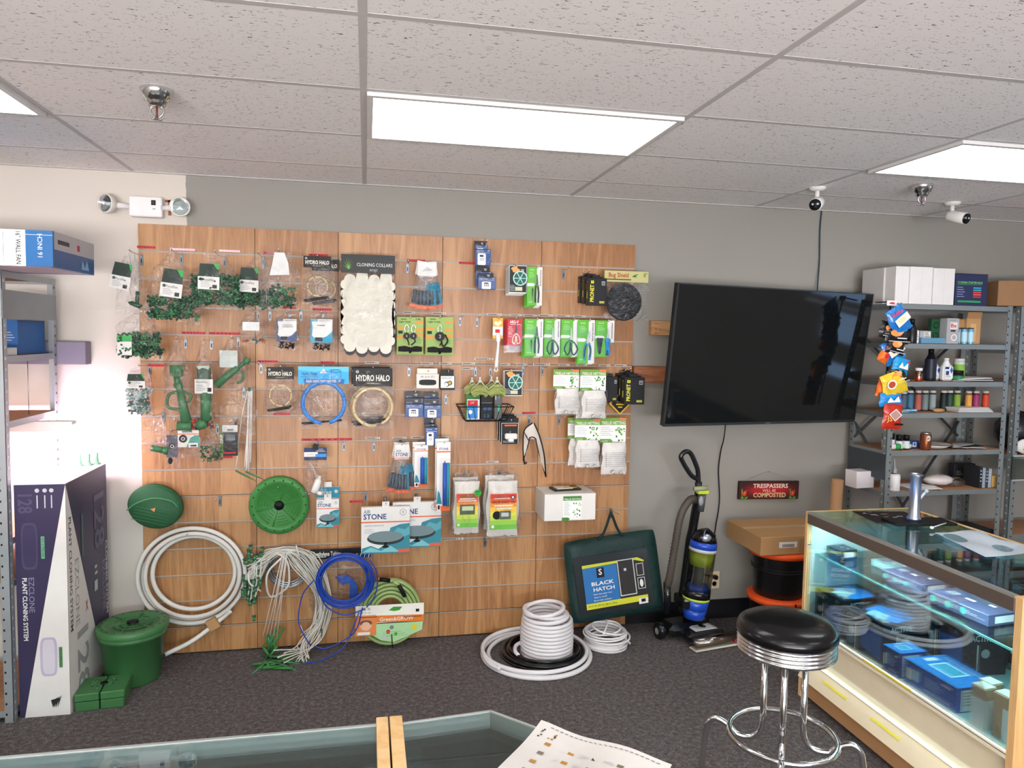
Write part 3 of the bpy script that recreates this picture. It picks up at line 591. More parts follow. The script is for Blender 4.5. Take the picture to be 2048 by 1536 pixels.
def cyl(label, u0, v0, u1, v1, d):
    p, w, h = spot(u0, v0, u1, v1, -d); t = T('air_stone_pack', label, 'package', p, group='blue cylinder air stone packs')
    m = MB().box(-w/2, -.004, -h, w/2, 0, 0, WHITE); m.face(w, h, -.004).dec(0, .13, 1, .15, ORANGE).dt('STONE', .5, .1, .035, NAVY, .7, bold=1).decp([(0, .9), (.1, .7), (.25, .75), (.4, .9)], TEAL).dec(0, .93, 1, 1, ORANGE).dec(.05, .9, .3, 1, WHITE).dec(.1, .92, .25, .98, BLACK).out('backing_card', t)
    MB().tube([(w*.08, -.016, -h*.3), (w*.08, -.016, -h*.92)], w*.15, M('#2b55b5', .5), 10).tube([(w*.08, -.016, -h*.27), (w*.08, -.016, -h*.3)], .003, M('#2b55b5'), 6).tube([(w*.33, -.014, -h*.3), (w*.33, -.014, -h*.93)], w*.13, M('#2c8e98', .5), 10).out('air_stone', t)
    MB().box(-w*.3, -.034, -h*.95, w*.48, -.0335, -h*.22, BLISTER).box(-w*.3, -.034, -h*.95, -w*.295, -.004, -h*.22, BLISTER).box(w*.475, -.034, -h*.95, w*.48, -.004, -h*.22, BLISTER).out('clear_blister', t); return t
a = cyl('front short pack of blue and teal cylinder stones', 829, 890, 856, 973, .19); dup(a, a.location+Vector((-.008, .04, .012)), 'short cylinder stone pack behind the front one'); hook(a.location.x, a.location.z-.004, .2, 'chrome hook carrying the short blue cylinder packs')
a = cyl('front tall pack of blue and teal cylinder stones', 874, 884, 901, 1021, .22); dup(a, a.location+Vector((-.006, .04, .014)), 'tall cylinder stone pack behind the front one'); hook(a.location.x, a.location.z-.004, .23, 'chrome hook carrying the tall blue cylinder packs')
# small and large air stone boxes
def airbox(nm, label, u0, v0, u1, v1, d, big, th=.03):
    p, w, h = spot(u0, v0, u1, v1, -d); t = T(nm, label, 'box', p, group='air stone boxes'); m = MB().box(-w/2, 0, -h, w/2, th, 0, WHITE, .001); m.face(w, h, 0)
    m.dt('AIR', .12 if big else .18, .1, .085, SLATE, .14 if big else .2).dt('STONE', .28 if big else .35, .21, .12, NAVY, .47 if big else .6, bold=1).dec(0, .31, 1, .335, ORANGE).disc(.86, .12, .07, GREY).disc(.86, .12, .06, WHITE).dt('8', .86, .12, .07, GREY)
    if big: m.dt('AERATES & CIRCULATES', .26, .4, .03, M('#4c8f9c'), .4).lines(.06, .47, .3, .58, 3, LGREY, .4)
    m.decp([(0, 1), (.02, .88), (.2, .83), (.35, .9), (.5, .8), (.6, .45), (.8, .38), (1, .36), (1, 1)], M('#38818f')).decp([(.62, .6), (.75, .45), (.9, .5), (1, .42), (1, .6), (.8, .7)], M('#5aa0ac'))
    m.decp([(.02, .97), (.2, .86), (.4, .95), (.6, .84), (.8, .98)], M('#77b4bd')).disc(.5, .68, .38, M('#2b3436'), 28, .14).disc(.5, .64, .36, M('#6f8286'), 28, .12).disc(.5, .86, .07, BLACK, 12, .03).dec(.47, .76, .53, .86, BLACK).dec(.76, .92, 1, .99, M('#cf5b3d'))
    m.out('printed_box', t)
    MB().box(-.02, .004, 0, .02, .006, .03, WHITE).out('hang_tab', t); hook(p.x, p.z+.02, d+.0, 'chrome hook carrying the ' + label.split(',')[0]); return t
a = airbox('air_stone_box', 'small white air stone box, front of a pair', 633, 999, 678, 1055, .12, 0, .035)
b_ = dup(a, a.location+Vector((0, .04, .062)), 'small air stone box with a teal top peeking over the front one'); MB().box(-.064, -.001, -.06, .064, 0, .001, TEAL).face(.128, .06, -.001).dt('STONE', .4, .6, .4, WHITE, .5, bold=1).dt('AIR', .2, .25, .3, WHITE, .16).disc(.85, .4, .08, LGREY).out('teal_flap', b_)
airbox('air_stone_box', 'large white air stone box at the front left, with a grey disc picture', 723, 1014, 820, 1106, .20, 1)
airbox('air_stone_box', 'large air stone box to the right, partly covered', 786, 1004, 883, 1094, .15, 1)
# ================================================================== timers, tools, netting, pads
TB = M('#24467e', .35, coat=.4); TBK = M('#191b24', .35)
def timer(label, u0, v0, u1, v1, d, th=.045, hdr=.3, tall=False):
    p, w, h = spot(u0, v0, u1, v1, -d); t = T('timer_box', label, 'box', p, group='blue digital timer boxes'); hw = w/2
    m = MB().box(-hw, 0, -h, hw, th, -h*hdr, TB, .001).box(-hw, th-.003, -h*hdr, hw*.85, th, 0, TBK)
    m.face(w, h*(1-hdr), 0, z1=-h*hdr).dt('Digital Timer', .3, .1, .09, WHITE, .45).dec(.05, .2, .92, .215, WHITE).dt('ap', .85, .06, .1, WHITE, .14)
    if tall: a = (.12, .25, .66, .97)
    else: a = (.2, .34, .72, .96)
    m.decp([(a[0]+.05, a[1]), (a[2]-.05, a[1]), (a[2], a[1]+.06), (a[2], a[3]-.06), (a[2]-.05, a[3]), (a[0]+.05, a[3]), (a[0], a[3]-.06), (a[0], a[1]+.06)], M('#e3e4e6'))
    A, B, Cx = a[0], a[1], (a[0]+a[2])/2; H_ = a[3]-a[1]; m.disc(Cx+.04, B+H_*.5, .15, M('#cfd1d4')).dec(Cx-.14, B+H_*.14, Cx+.12, B+H_*.3, BLACK)
    for q in range(6): m.disc(Cx-.1+.1*(q % 3), B+H_*(.44+.13*(q//3)), .028, M('#3a3d42'), 8)
    if tall: m.disc(Cx, B+H_*.84, .014, GREY, 6).disc(Cx-.06, B+H_*.8, .012, GREY, 6).disc(Cx+.06, B+H_*.8, .012, GREY, 6)
    m.dt('2/4', .86, .75, .08, M('#8fa4c8'), .12)
    m.out('printed_box', t); MB().face(w*.8, h*hdr, th-.003, x0=-hw).dt('ap', .8, .4, .5, WHITE, .2).dt('Digital Timer', .3, .8, .28, M('#9fb0d0'), .4).out('header_print', t); return t
timer('tall digital timer box at the very top of the timer column', 952, 496, 982, 531, .17, .05, .08, True)
a = timer('tall digital timer box behind the topmost one', 951, 480, 976, 515, .12, .05, .3, True)
timer('square digital timer box, front of the second timer pair from the top', 957, 545, 992, 579, .17)
timer('square digital timer box behind the front one, under the topmost timers', 952, 532, 985, 572, .12)
timer('square digital timer box, lower of the left stack in the middle row', 811, 798, 847, 834, .18); timer('square digital timer box peeking above at the left, middle row', 810, 785, 846, 824, .13)
timer('square digital timer box, lower of the right stack in the middle row', 848, 800, 883, 836, .18); timer('square digital timer box peeking above at the right, middle row', 848, 786, 881, 824, .13)
timer('tall digital timer box hanging below the right timer stack', 851, 850, 876, 892, .16, .05, .12, True); timer('dark topped timer box behind the lowest tall one', 850, 838, 875, 872, .11, .05, .4, True)
for u, v, l in ((966, 493, 'the topmost timer boxes'), (971, 530, 'the second pair of timer boxes'), (828, 786, 'the left timer stack'), (864, 786, 'the right timer stack'), (863, 838, 'the lowest tall timer')): hookpx(u, v-3, .15, 'chrome hook carrying '+l)
# twist tie cards
def twist(label, u0, v0, u1, v1, d, n):
    p, w, h = spot(u0, v0, u1, v1, -d); m0 = None
    for k in range(n):
        pk = p+Vector((0, k*.022, -.002*k))
        if k: dup(m0, pk, label[1] % ('second', 'third', 'fourth', 'fifth', 'sixth')[k-1]); continue
        t = m0 = T('twist_tie_card', label[0], 'package', pk, group='twist tie cards'); m = MB().box(-w/2, 0, -h, w/2, .0015, 0, WHITE); m.face(w, h, 0).dec(.02, .02, .98, .97, M('#23282a'))
        for c in ((.22, .12), (.35, .08), (.3, .2), (.48, .17)): m.disc(c[0], c[1], .12, M('#e49a56'), 10, .06)
        m.dt('TIE', .74, .18, .08, WHITE, .18, bold=1).lines(.05, .72, .4, .95, 5, LGREY, .3).dec(.35, .78, .75, .92, M('#c9c5a8')).out('printed_card', t)
        c = (w*.1, -.012, -h*.47); r = w*.38; s = MB().lathe([(r, -.008), (r, .012)], (c[0], 0, c[2]), M('#1d5c50', .4), 28, 'y').tube(ring((c[0], -.012, c[2]), r, 28), .0035, M('#bfe3dc', .3), 6, True).tube(ring((c[0], .006-.01, c[2]), r*.2, 10), .002, M('#bfe3dc'), 5, True)
        for q in range(6): a = q*PI/3; s.tube([c, (c[0]+r*math.cos(a), c[1], c[2]+r*math.sin(a))], .0025, M('#bfe3dc', .3), 5)
        s.out('wire_spool', t)
    hook(p.x-.02, p.z-.006, d+.01, 'chrome hook carrying the ' + label[2])
twist(('frontmost black twist tie card of the upper stack', '%s black twist tie card back in the upper stack', 'upper twist tie cards'), 1019, 531, 1054, 586, .17, 6)
twist(('frontmost black twist tie card of the lower stack', '%s black twist tie card back in the lower stack', 'lower twist tie cards'), 1009, 741, 1045, 792, .17, 3)
# green shears packs
PG = M('#5cab32', .4); BKH = M('#1e2521', .4)
def shears(label, u0, v0, u1, v1, d, kind, n=2, txt='ANTI-FATIGUE', lean=0, bl=None):
    p, w, h = spot(u0, v0, u1, v1, -d); t = T('shears_pack', label, 'package', p, group='green and white cutting tool packs')
    m = MB().box(-w/2, 0, -h, w*.14, .002, 0, PG).box(w*.14, 0, -h if kind != 3 else -h*.6, w/2, .002, 0, WHITE); m.face(w, h, 0).lines(.12, .14, .5, .3, 4, M('#9fd07a'), .3).dt('TRIM FAST', .3, .08, .045, M('#c9e8ae'), .3)
    m.decp([(0, .42), (.42, .42), (.52, .46), (.42, .5), (0, .5)], M('#d7dcd2')).dt(txt, .88, .28, .035, BLACK, .42*h/w, rot=-PI/2, bold=1).lines(.12, .9, .5, .95, 1, M('#9fd07a'), .4).out('backing_card', t)
    c = MB(); X = lambda a: -w/2+a*w; Z = lambda b: -b*h; y = -.008; gm = M('#3f9a35', .35); bm = M('#1687c9', .35)
    if kind in (0,):
        c.prism([(X(.62), Z(.2)), (X(.66), Z(.2)), (X(.72), Z(.46)), (X(.56), Z(.46))], y-.002, y, M('#4a514c', .3)).blob((X(.64), y, Z(.49)), (w*.11, .006, h*.04), gm).tube([(X(.58), y, Z(.48)), (X(.53), y, Z(.7)), (X(.55), y, Z(.93))], [.005, .005, .004], BKH, 6).tube([(X(.7), y, Z(.48)), (X(.76), y, Z(.7)), (X(.73), y, Z(.93))], [.005, .005, .004], BKH, 6).tube([(X(.6), y-.003, Z(.5)), (X(.58), y-.003, Z(.66))], .002, gm, 5)
        c.prism([(X(.3), Z(.56)), (X(.4), Z(.56)), (X(.36), Z(.88))], y-.002, y, BKH)
    elif kind == 1:
        c.prism([(X(.5), Z(.24)), (X(.54), Z(.24)), (X(.6), Z(.58)), (X(.46), Z(.58))], y-.002, y, LGREY).tube(smooth([(X(.5), y, Z(.56)), (X(.3), y, Z(.64)), (X(.18), y, Z(.8)), (X(.34), y, Z(.95)), (X(.46), y, Z(.85)), (X(.5), y, Z(.62))]), .0042, BKH, 6).tube(smooth([(X(.52), y, Z(.56)), (X(.72), y, Z(.64)), (X(.88), y, Z(.8)), (X(.7), y, Z(.95)), (X(.56), y, Z(.85)), (X(.52), y, Z(.62))]), .0042, BKH, 6)
        c.tube(smooth([(X(.46), y-.004, Z(.56)), (X(.3), y-.004, Z(.65)), (X(.24), y-.004, Z(.75))]), .0025, gm, 5).tube(smooth([(X(.56), y-.004, Z(.56)), (X(.72), y-.004, Z(.65)), (X(.8), y-.004, Z(.75))]), .0025, gm, 5)
    elif kind == 2:
        c.prism([(X(.62), Z(.26)), (X(.72), Z(.26)), (X(.74), Z(.36)), (X(.6), Z(.54)), (X(.5), Z(.46))], y-.003, y, LGREY).blob((X(.58), y, Z(.52)), (w*.1, .006, h*.035), LGREY).tube(smooth([(X(.52), y, Z(.53)), (X(.4), y, Z(.7)), (X(.4), y, Z(.92))]), .006, bm, 6).tube(smooth([(X(.66), y, Z(.52)), (X(.76), y, Z(.7)), (X(.7), y, Z(.92))]), .006, bm, 6).tube(smooth([(X(.48), y-.005, Z(.58)), (X(.4), y-.005, Z(.72)), (X(.39), y-.005, Z(.85))]), .0035, BKH, 6).tube(smooth([(X(.68), y-.005, Z(.58)), (X(.74), y-.005, Z(.72)), (X(.7), y-.005, Z(.85))]), .0035, BKH, 6)
    else:
        c.prism([(X(.64), Z(.22)), (X(.67), Z(.22)), (X(.72), Z(.5)), (X(.58), Z(.5))], y-.002, y, LGREY).blob((X(.65), y, Z(.54)), (w*.16, .007, h*.06), bm).tube([(X(.58), y, Z(.56)), (X(.62), y, Z(.8)), (X(.6), y, Z(.96))], .006, bm, 6).tube([(X(.74), y, Z(.56)), (X(.7), y, Z(.8)), (X(.71), y, Z(.96))], .006, bm, 6).tube([(X(.62), y-.005, Z(.82)), (X(.61), y-.005, Z(.95))], .004, BKH, 6).prism([(X(.06), Z(.48)), (X(.4), Z(.48)), (X(.28), Z(.92)), (X(.16), Z(.92))], y-.003, y, BKH)
    c.out('cutting_tool', t)
    MB().box(-w*.45, -.02, -h*.97, w*.47, -.0195, -h*.16, BLISTER).out('clear_blister', t)
    for k in range(1, n): dup(t, p+Vector((-.002*k, .03*k, -.006*k)), ('second pack behind the ' if k == 1 else 'third pack behind the ')+label)
    hook(p.x+w*.1, p.z-.008, d+.01, 'chrome hook carrying the '+label); return t
shears('green trimmer pack in the top row beside the twist tie cards', 1055, 534, 1085, 611, .17, 0, 3)
shears('trimmer pack with long straight blades, leftmost of the green row', 1050, 638, 1087, 712, .19, 0, 3)
shears('bonsai shears pack, second of the green row', 1089, 638, 1121, 712, .17, 1, 2, 'BONSAI SHEARS'); shears('bonsai shears pack, third of the green row', 1123, 639, 1160, 713, .18, 1, 2, 'BONSAI SHEARS')
shears('bypass pruner pack with blue handles, hanging lowest in the green row', 1156, 640, 1190, 727, .19, 2, 2, 'BYPASS PRUNER'); shears('precision pruner pack with a black sheath, rightmost of the green row', 1191, 641, 1229, 714, .18, 3, 1, 'PRECISION')
# red scissors packs
p, w, h = spot(1015, 638, 1045, 690, -.18); base = None
for k in range(4):
    if k: dup(base, p+Vector((-.003*k, .025*k, -.003*k)), 'red scissors pack, %s behind the front one' % ('first', 'second', 'third')[k-1]); continue
    t = base = T('scissors_pack', 'frontmost red scissors pack, right of the hanging white brush', 'package', p, group='red scissors packs'); m = MB().box(-w/2, 0, -h, w/2, .002, 0, M('#b8202c', .4)); m.face(w, h, 0).dt('ARS-V', .45, .12, .12, WHITE, .6, bold=1).dec(.2, .2, .9, .215, WHITE).lines(.1, .3, .4, .75, 6, M('#e8b0b0'), .3)
    m.prism([(w*.06, -h*.2), (w*.1, -h*.2), (w*.16, -h*.56), (w*.0, -h*.56)], -.006, -.003, M('#3a3a3c')); m.out('backing_card', t)
    y = -.006; MB().tube(smooth([(w*.06, y, -h*.55), (-w*.12, y, -h*.7), (-w*.15, y, -h*.9), (0, y, -h*.92), (w*.06, y, -h*.65)]), .0028, CREAM, 6).tube(smooth([(w*.1, y, -h*.55), (w*.3, y, -h*.7), (w*.33, y, -h*.9), (w*.15, y, -h*.92), (w*.1, y, -h*.65)]), .0028, CREAM, 6).out('scissors', t)
    MB().box(-w/2, -.012, -h*1.25, w/2, -.0115, -h*.2, BLISTER).out('clear_blister', t)
hook(p.x, p.z-.004, .19, 'chrome hook carrying the red scissors packs')
# hanging brush
p, w, h = spot(985, 636, 1007, 744, -.19); t = T('cleaning_brush', 'white handled brush in an orange and white card, hanging handle down', 'brush', p)
m = MB().box(-w*.46, 0, -h*.38, w*.46, .002, 0, M('#e8a23c')); m.face(w*.92, h*.38, 0).dec(0, .42, 1, .85, PAPER).dec(.25, .55, .7, .72, RED)
for c in ((.3, .25), (.5, .3), (.7, .22)): m.disc(*c, .18, M('#f3dfb4'), 10)
m.out('card_sleeve', t); MB().tube(smooth([(0, -.004, -h*.3), (.002, -.01, -h*.45), (.0, -.008, -h*.6), (-.006, -.012, -h*.8), (-.008, -.012, -h*.93)], 4), [.014]*4+[.008]*4+[.009]*4+[.011]*4+[.011], WHITE, 10).tube(ring((-.009, -.012, -h*.96), .009, 12), .004, WHITE, 6, True).out('handle', t)
hook(p.x, p.z-.006, .2, 'chrome hook carrying the hanging white brush')
# light hoists
def hoist(label, u0, v0, u1, v1, two):
    p, w, h = spot(u0, v0, u1, v1, -.16); t = T('light_hoist_card', label, 'package', p, group='light hoist cards'); m = MB().box(-w/2, 0, -h*.98, w/2, .002, 0, M('#8da75a', .5), 0); m.face(w, h*.98, 0).dt('Light Hoist', .3, .13, .045, BLACK, .44, bold=1).lines(.15, .05, .45, .09, 1, DGREEN, .6)
    if two: m.dt('2 PK', .8, .06, .05, BLACK, .2, bold=1)
    for a, b in ((.7, .1), (.0, .27), (.7, .3), (0, .5), (.7, .45)): m.dec(a, b, a+.3, b+.07, M('#cf8a3a'))
    m.dec(.05, .37, .22, .45, BLACK).lines(.68, .55, .95, .72, 5, DGREEN, .25).out('backing_card', t)
    y = -.016; r = MB(); q = MB(); q2 = MB()
    for cx in ((-.14, .12) if two else (0,)):
        rr = w*(.12 if two else .17); x = cx*w; r.lathe([(rr, -.01), (rr*1.02, 0), (rr, .012)], (x, y, -h*.5), BLACK, 20, 'y').text('2', x, -h*.5, rr*.7, WHITE, y-.0135); q.tube(smooth([(x-.004, y, -h*.42), (x-.012, y, -h*.3), (x+.001, y, -h*.2), (x+.012, y, -h*.3), (x+.004, y, -h*.42)]), .0022, CHROME, 6)
        q2.tube(smooth([(x, y, -h*.56), (x+.01, y, -h*.64), (x*.3, y, -h*.74)]), .0032, BLACK, 6)
    if not two: q2.tube(smooth([(.03, y, -h*.45), (.045, y, -h*.62), (.02, y, -h*.75), (.01, y, -h*.62)]), .004, BLACK, 6)
    for k in range(9): q2.tube(smooth([(-w*.44, y, -h*(.8+.011*k)), (-w*.2, y-.006, -h*(.78+.014*k)), (0, y-.012, -h*(.82+.008*k)), (w*.2, y-.006, -h*(.78+.014*k)), (w*.44, y, -h*(.8+.011*k))]), .004, M('#15161a', .7), 6)
    q2.tube([(0, y-.022, -h*.8), (0, y-.022, -h*.93)], .006, M('#15161a'), 6)
    r.out('pulley', t); q.out('carabiner', t); q2.out('black_cord', t); hook(p.x, p.z-.008, .17, 'chrome hook carrying the '+label)
    dup(t, p+Vector((.0, .035, -.004)), 'light hoist card hidden behind the '+('two-pulley' if two else 'one-pulley')+' card')
hoist('light hoist card with two black pulleys', 794, 634, 847, 710, 1); hoist('light hoist card with one black pulley and carabiner', 852, 634, 907, 712, 0)
# PRONET boxes
def pronet(label, u0, v0, u1, v1, d, tabs=0, full=1):
    p, w, h = spot(u0, v0, u1, v1, -d); t = T('netting_box', label, 'box', p, group='black netting boxes'); m = MB().box(-w/2, 0, -h, w/2, .055, 0, M('#1b1b1c', .4), .001).box(-w*.2, .03, 0, w*.2, .034, .02, M('#1b1b1c', .4)); m.face(w, h, 0)
    if full: m.dt('PRONET', .2, .56, .15, M('#d8d63c'), .62*h/w, rot=PI/2, bold=1).dec(.12, .1, .28, .2, M('#d8d63c')).dt('+', .2, .15, .1, BLACK, .12)
    m.dec(.72, .12, .9, .26, LGREY).dec(.74, .14, .88, .24, BLACK).dt('M', .81, .19, .07, LGREY, .08).dec(.6, .84, .88, .92, M('#a8a640')); m.m = Matrix.Rotation(-PI/2, 4, 'Z') @ Matrix.Translation((0, -w/2, 0))
    m.face(.055, h, 0, x0=-.055).dec(.35, .12, .65, .75, M('#c9c66a')).dec(.38, .14, .62, .5, BLACK).out('printed_box', t); return t
a = pronet('front black netting box in the top row beside the bug shield disc', 1178, 556, 1214, 611, .22)
dup(a, a.location+Vector((-.005, .07, .012)), 'second black netting box in the top row'); dup(a, a.location+Vector((-.01, .14, .02)), 'rearmost black netting box in the top row')
hook(a.location.x-.03, a.location.z+.04, .12, 'chrome hook carrying the upper black boxes')
a = pronet('front black netting box in the row beside the wood rail', 1250, 755, 1290, 809, .22)
for k, l in ((1, 'second'), (2, 'third')): dup(a, a.location+Vector((-.0, .06*k, .008*k)), '%s black netting box beside the wood rail' % l)
pronet('leftmost black netting box half behind the netting packs', 1212, 754, 1236, 804, .12, full=0)
hook(a.location.x, a.location.z+.04, .12, 'chrome hook carrying the lower black boxes')
p = at(1240, 807, -.1); t = tag(MB().prism([(0, .07), (.07, 0), (0, -.07), (-.07, 0)], -.002, .002, M('#c9a92c')).prism([(0, .058), (.058, 0), (0, -.058), (-.058, 0)], -.003, -.002, BLACK).text('THIS IS NOT A', 0, .012, .012, M('#c9a92c'), -.004, .06).box(-.026, -.0045, -.009, .026, -.004, -.001, M('#c9a92c')).box(-.014, -.0045, -.026, .014, -.004, -.018, M('#c9a92c')).out('diamond_sign'), 'yellow and black diamond card below the lower black boxes', 'sign'); t.location = p
hookpx(1240, 742, .1, 'hook behind the yellow diamond card')
# bug shield
p, w, h = spot(1207, 543, 1294, 642, -.15); t = T('bug_shield_bag', 'clear bag with a black round mesh screen and yellow header, at the right edge', 'bag', p); pillow(w, h, .03, .98, 71).out('clear_film', t)
m = MB().box(-w/2, -.026, -h*.22, w/2, -.022, 0, M('#b9b67c', .5)); m.face(w, h*.22, -.026).dt('Bug Shield', .32, .4, .42, M('#a83220'), .45, bold=1).dt('8"', .93, .35, .4, DGREEN, .08).lines(.02, .72, .85, .95, 1, M('#55502f'), .5).decp([(.62, .5), (.7, .3), (.78, .25), (.7, .42), (.75, .55)], DGREEN).out('printed_header', t)
MB().lathe([(w*.39, -.008), (w*.39, .004)], (-.01, -.012, -h*.62), M('#23262b', .8, bump=.5, bscale=600), 40, 'y').tube(ring((-.01, -.018, -h*.62), w*.39, 40), .005, M('#1d1f23'), 6, True).out('mesh_screen', t); hook(p.x+.0, p.z-.002, .16, 'chrome hook carrying the bug shield bag')
# small boxes: white "mundi", headlamp, plug adapter
p, w, h = spot(833, 748, 878, 777, -.16); t = T('white_box', 'small white box with a black oval window, beside the headlamp box', 'box', p); m = MB().box(-w/2, 0, -h, w/2, .04, 0, M('#d9cfc6'), .002).box(-w*.45, .03, 0, w*.45, .034, .03, M('#d9cfc6')); m.face(w, h, 0).dt('m u n d i', .5, .18, .2, BLACK, .6)
m.decp([(.5+.38*(1 if math.cos(a) > 0 else -1)*min(1, abs(math.cos(a))*1.2)**.5 if True else 0, .58+.2*math.sin(a)) for a in [k*PI/10 for k in range(20)]], BLACK).out('printed_box', t); hook(p.x, p.z+.014, .17, 'chrome hook carrying the small white box')
p, w, h = spot(881, 752, 910, 780, -.16); t = T('headlamp_box', 'black and white box picturing a yellow headlamp', 'box', p); m = MB().box(-w/2, 0, -h, w/2, .05, 0, M('#1c1d1c'), .001).box(-w*.45, .03, 0, w*.45, .034, .035, M('#1c1d1c')); m.face(w, h, 0).dec(.02, 0, .95, .85, M('#d8dad6')).dt('HEADLIGHT', .45, .15, .14, BLACK, .7).disc(.45, .58, .18, BLACK).disc(.42, .6, .13, WHITE).disc(.65, .5, .16, BLACK).disc(.64, .5, .11, M('#b79b3c')).out('printed_box', t); hook(p.x, p.z+.02, .17, 'chrome hook carrying the headlamp box')
p, w, h = spot(1003, 846, 1037, 888, -.17); base = None
for k in range(3):
    if k: dup(base, p+Vector((-.004*k, .045*k, .006*k)), 'black adapter pack, %s behind the front one' % ('first', 'second')[k-1]); continue
    t = base = T('adapter_pack', 'front black pack holding a white plug adapter, under the wire basket', 'package', p, group='black adapter packs'); m = MB().box(-w/2, 0, -h, w/2, .004, .03, M('#17181a')); m.face(w, h, 0).dec(.0, .0, .02, 1, WHITE).dec(.98, 0, 1, 1, WHITE).dec(0, .0, 1, .02, WHITE).dec(.18, .08, .9, .15, ORANGE).lines(.1, .85, .9, .97, 2, LGREY, .3).out('backing_card', t)
    MB().box(-w*.32, -.03, -h*.75, w*.4, 0, -h*.48, WHITE, .006).box(-w*.14, -.03, -h*.88, w*.2, 0, -h*.7, WHITE, .006).tube([(0, -.01, -h*.48), (0, -.01, -h*.36)], .003, STEEL, 6).out('plug_adapter', t)
hook(p.x, p.z+.012, .18, 'chrome hook carrying the black adapter packs')
# nets of green twine
TW = [M(c, .8) for c in ('#7f8a4a', '#6b7439', '#99a163')]
def twine(label, u, v, r, d, seed, grey=False):
    p = at(u, v, -d); t = T('twine_net', label, 'twine', p, group='nets of green garden tie'); R = random.Random(seed); m = MB()
    m.blob((0, 0, -r*1.0), (r*.92, r*.5, r*.62), TW[1], 16)
    for k in range(34):
        a = R.uniform(.1, .95); z = -r*(.55+1.0*k/34); hw = r*math.sqrt(max(.05, 1-((z+r*1.02)/(r*.62))**2))*.98 if abs(z+r*1.02) < r*.6 else r*.3
        m.tube([(-hw, -.01, z-.012), (-hw*.5, -r*.42, z+R.uniform(-.004, .008)), (0, -r*.52, z+.006+R.uniform(-.004, .006)), (hw*.5, -r*.42, z+R.uniform(-.004, .008)), (hw, -.01, z-.012)], .004, R.choice(TW), 5, caps=False)
    m.out('tie_coil', t); n = MB()
    for sx in (-1, 1): n.tube(smooth([(0, 0, r*.1), (sx*r*.35, -r*.3, -r*.35), (sx*r*.95, -r*.1, -r*.95), (sx*r*.7, 0, -r*1.5)]), .0022, M('#c9cbb4', .6), 5)
    n.tube([(0, 0, r*.45), (0, 0, r*.05)], .006, M('#d7cfc8'), 6).tube([(0, 0, r*.05), (0, -r*.2, -r*.15)], .012, M('#c3c7a8'), 6); n.out('net_bag', t)
    return t
twine('front left net of green garden tie above the wire basket', 960, 762, .052, .2, 1); twine('front right net of green garden tie above the wire basket', 994, 762, .052, .2, 2)
twine('rear left net of green garden tie, smaller looking', 944, 762, .045, .13, 3); twine('rear right net of green garden tie beside the twist tie cards', 983, 760, .045, .12, 4)
hookpx(951, 735, .2, 'chrome hook carrying the left nets of garden tie'); hookpx(981, 735, .2, 'chrome hook carrying the right nets of garden tie')
# wire basket and contents
a, b_ = at(912, 808, -.03), at(1016, 836, -.03); x0, x1 = a.x, b_.x; zt, zb = a.z, b_.z; BW = M('#17171a', .4, .3); t = T('wire_basket', 'black wire basket hooked on the slatwall above the black adapter packs', 'basket', ((x0+x1)/2, SF, zb), group=None)
W2 = (x1-x0)/2; hh = zt-zb; m = MB(); yf, yb = -.16, -.004; loop = [(-W2, yb, hh), (-W2, yf-.02, hh), (W2, yf-.02, hh), (W2, yb, hh)]; m.tube(loop, .003, BW, 6, True); i_ = .04; m.tube([(-W2+i_, yb, 0), (-W2+i_, yf+.02, 0), (W2-i_, yf+.02, 0), (W2-i_, yb, 0)], .003, BW, 6, True).out('rim', t); m = MB()
for k in range(9): q = -1+2*k/8; m.tube([(W2*q, yf-.02, hh), ((W2-i_)*q, yf+.02, 0), ((W2-i_)*q, yb, 0)], .0018, BW, 5)
for k in range(4): q = yb+(yf-yb)*k/3; m.tube([(-W2, q, hh), (-W2+i_, q, 0), (W2-i_, q, 0), (W2, q, hh)], .0018, BW, 5)
m.prism([(0, 0), (1, 0), (1, 1)], 0, 0, BW) if 0 else None
m.out('wire_mesh', t)
bx, bz = (x0+x1)/2, zb+.004
def inb(nm, label, cat, dx, y, w, h, dpt, col, fn=None):
    t = T(nm, label, cat, (bx+dx, y, bz)); m = MB().box(-w/2, 0, 0, w/2, dpt, h, col, .002); m.face(w, h, 0, z1=h)
    if fn: fn(m)
    m.out('body', t); return t
inb('green_pouch', 'green pouch with a red and blue panel standing in the wire basket', 'pouch', -.075, -.145, .085, .15, .012, M('#2f6b38'), lambda m: m.dec(.12, .2, .98, .98, WHITE).dec(.15, .24, .85, .45, RED).dt('1/4"', .5, .34, .1, WHITE, .25).dec(.15, .45, .85, .95, M('#2f7fc0')).disc(.35, .7, .14, WHITE).lines(.5, .55, .82, .85, 4, WHITE, .4))
inb('black_box', 'black box with small blue print standing in the wire basket', 'box', .012, -.12, .07, .14, .05, M('#15171b'), lambda m: m.dec(.2, .5, .9, .62, M('#2b5f86')).dec(.3, .8, .7, .92, M('#2b5f86')).dec(.36, .83, .64, .89, BLACK).dec(.05, .3, .95, .32, GREY))
inb('clear_pen_box', 'tall grey clear box with a mint green pen at the basket right', 'box', .078, -.13, .045, .155, .04, M('#4a4d4c', .3), lambda m: m.dec(.1, .05, .25, .25, LGREY).dec(.5, .05, .7, .22, M('#6f8a80')).dec(.48, .46, .74, .7, M('#45c486')).dec(.55, .7, .65, .75, BLACK))
o = tag(MB().lathe([(.012, 0), (.02, 0), (.02, .022), (.012, .022)], (0, 0, 0), WHITE, 18).out('tape_roll', None, (bx-.1, -.1, bz+.15)), 'white tape roll lying on the green pouch in the basket', 'tape')
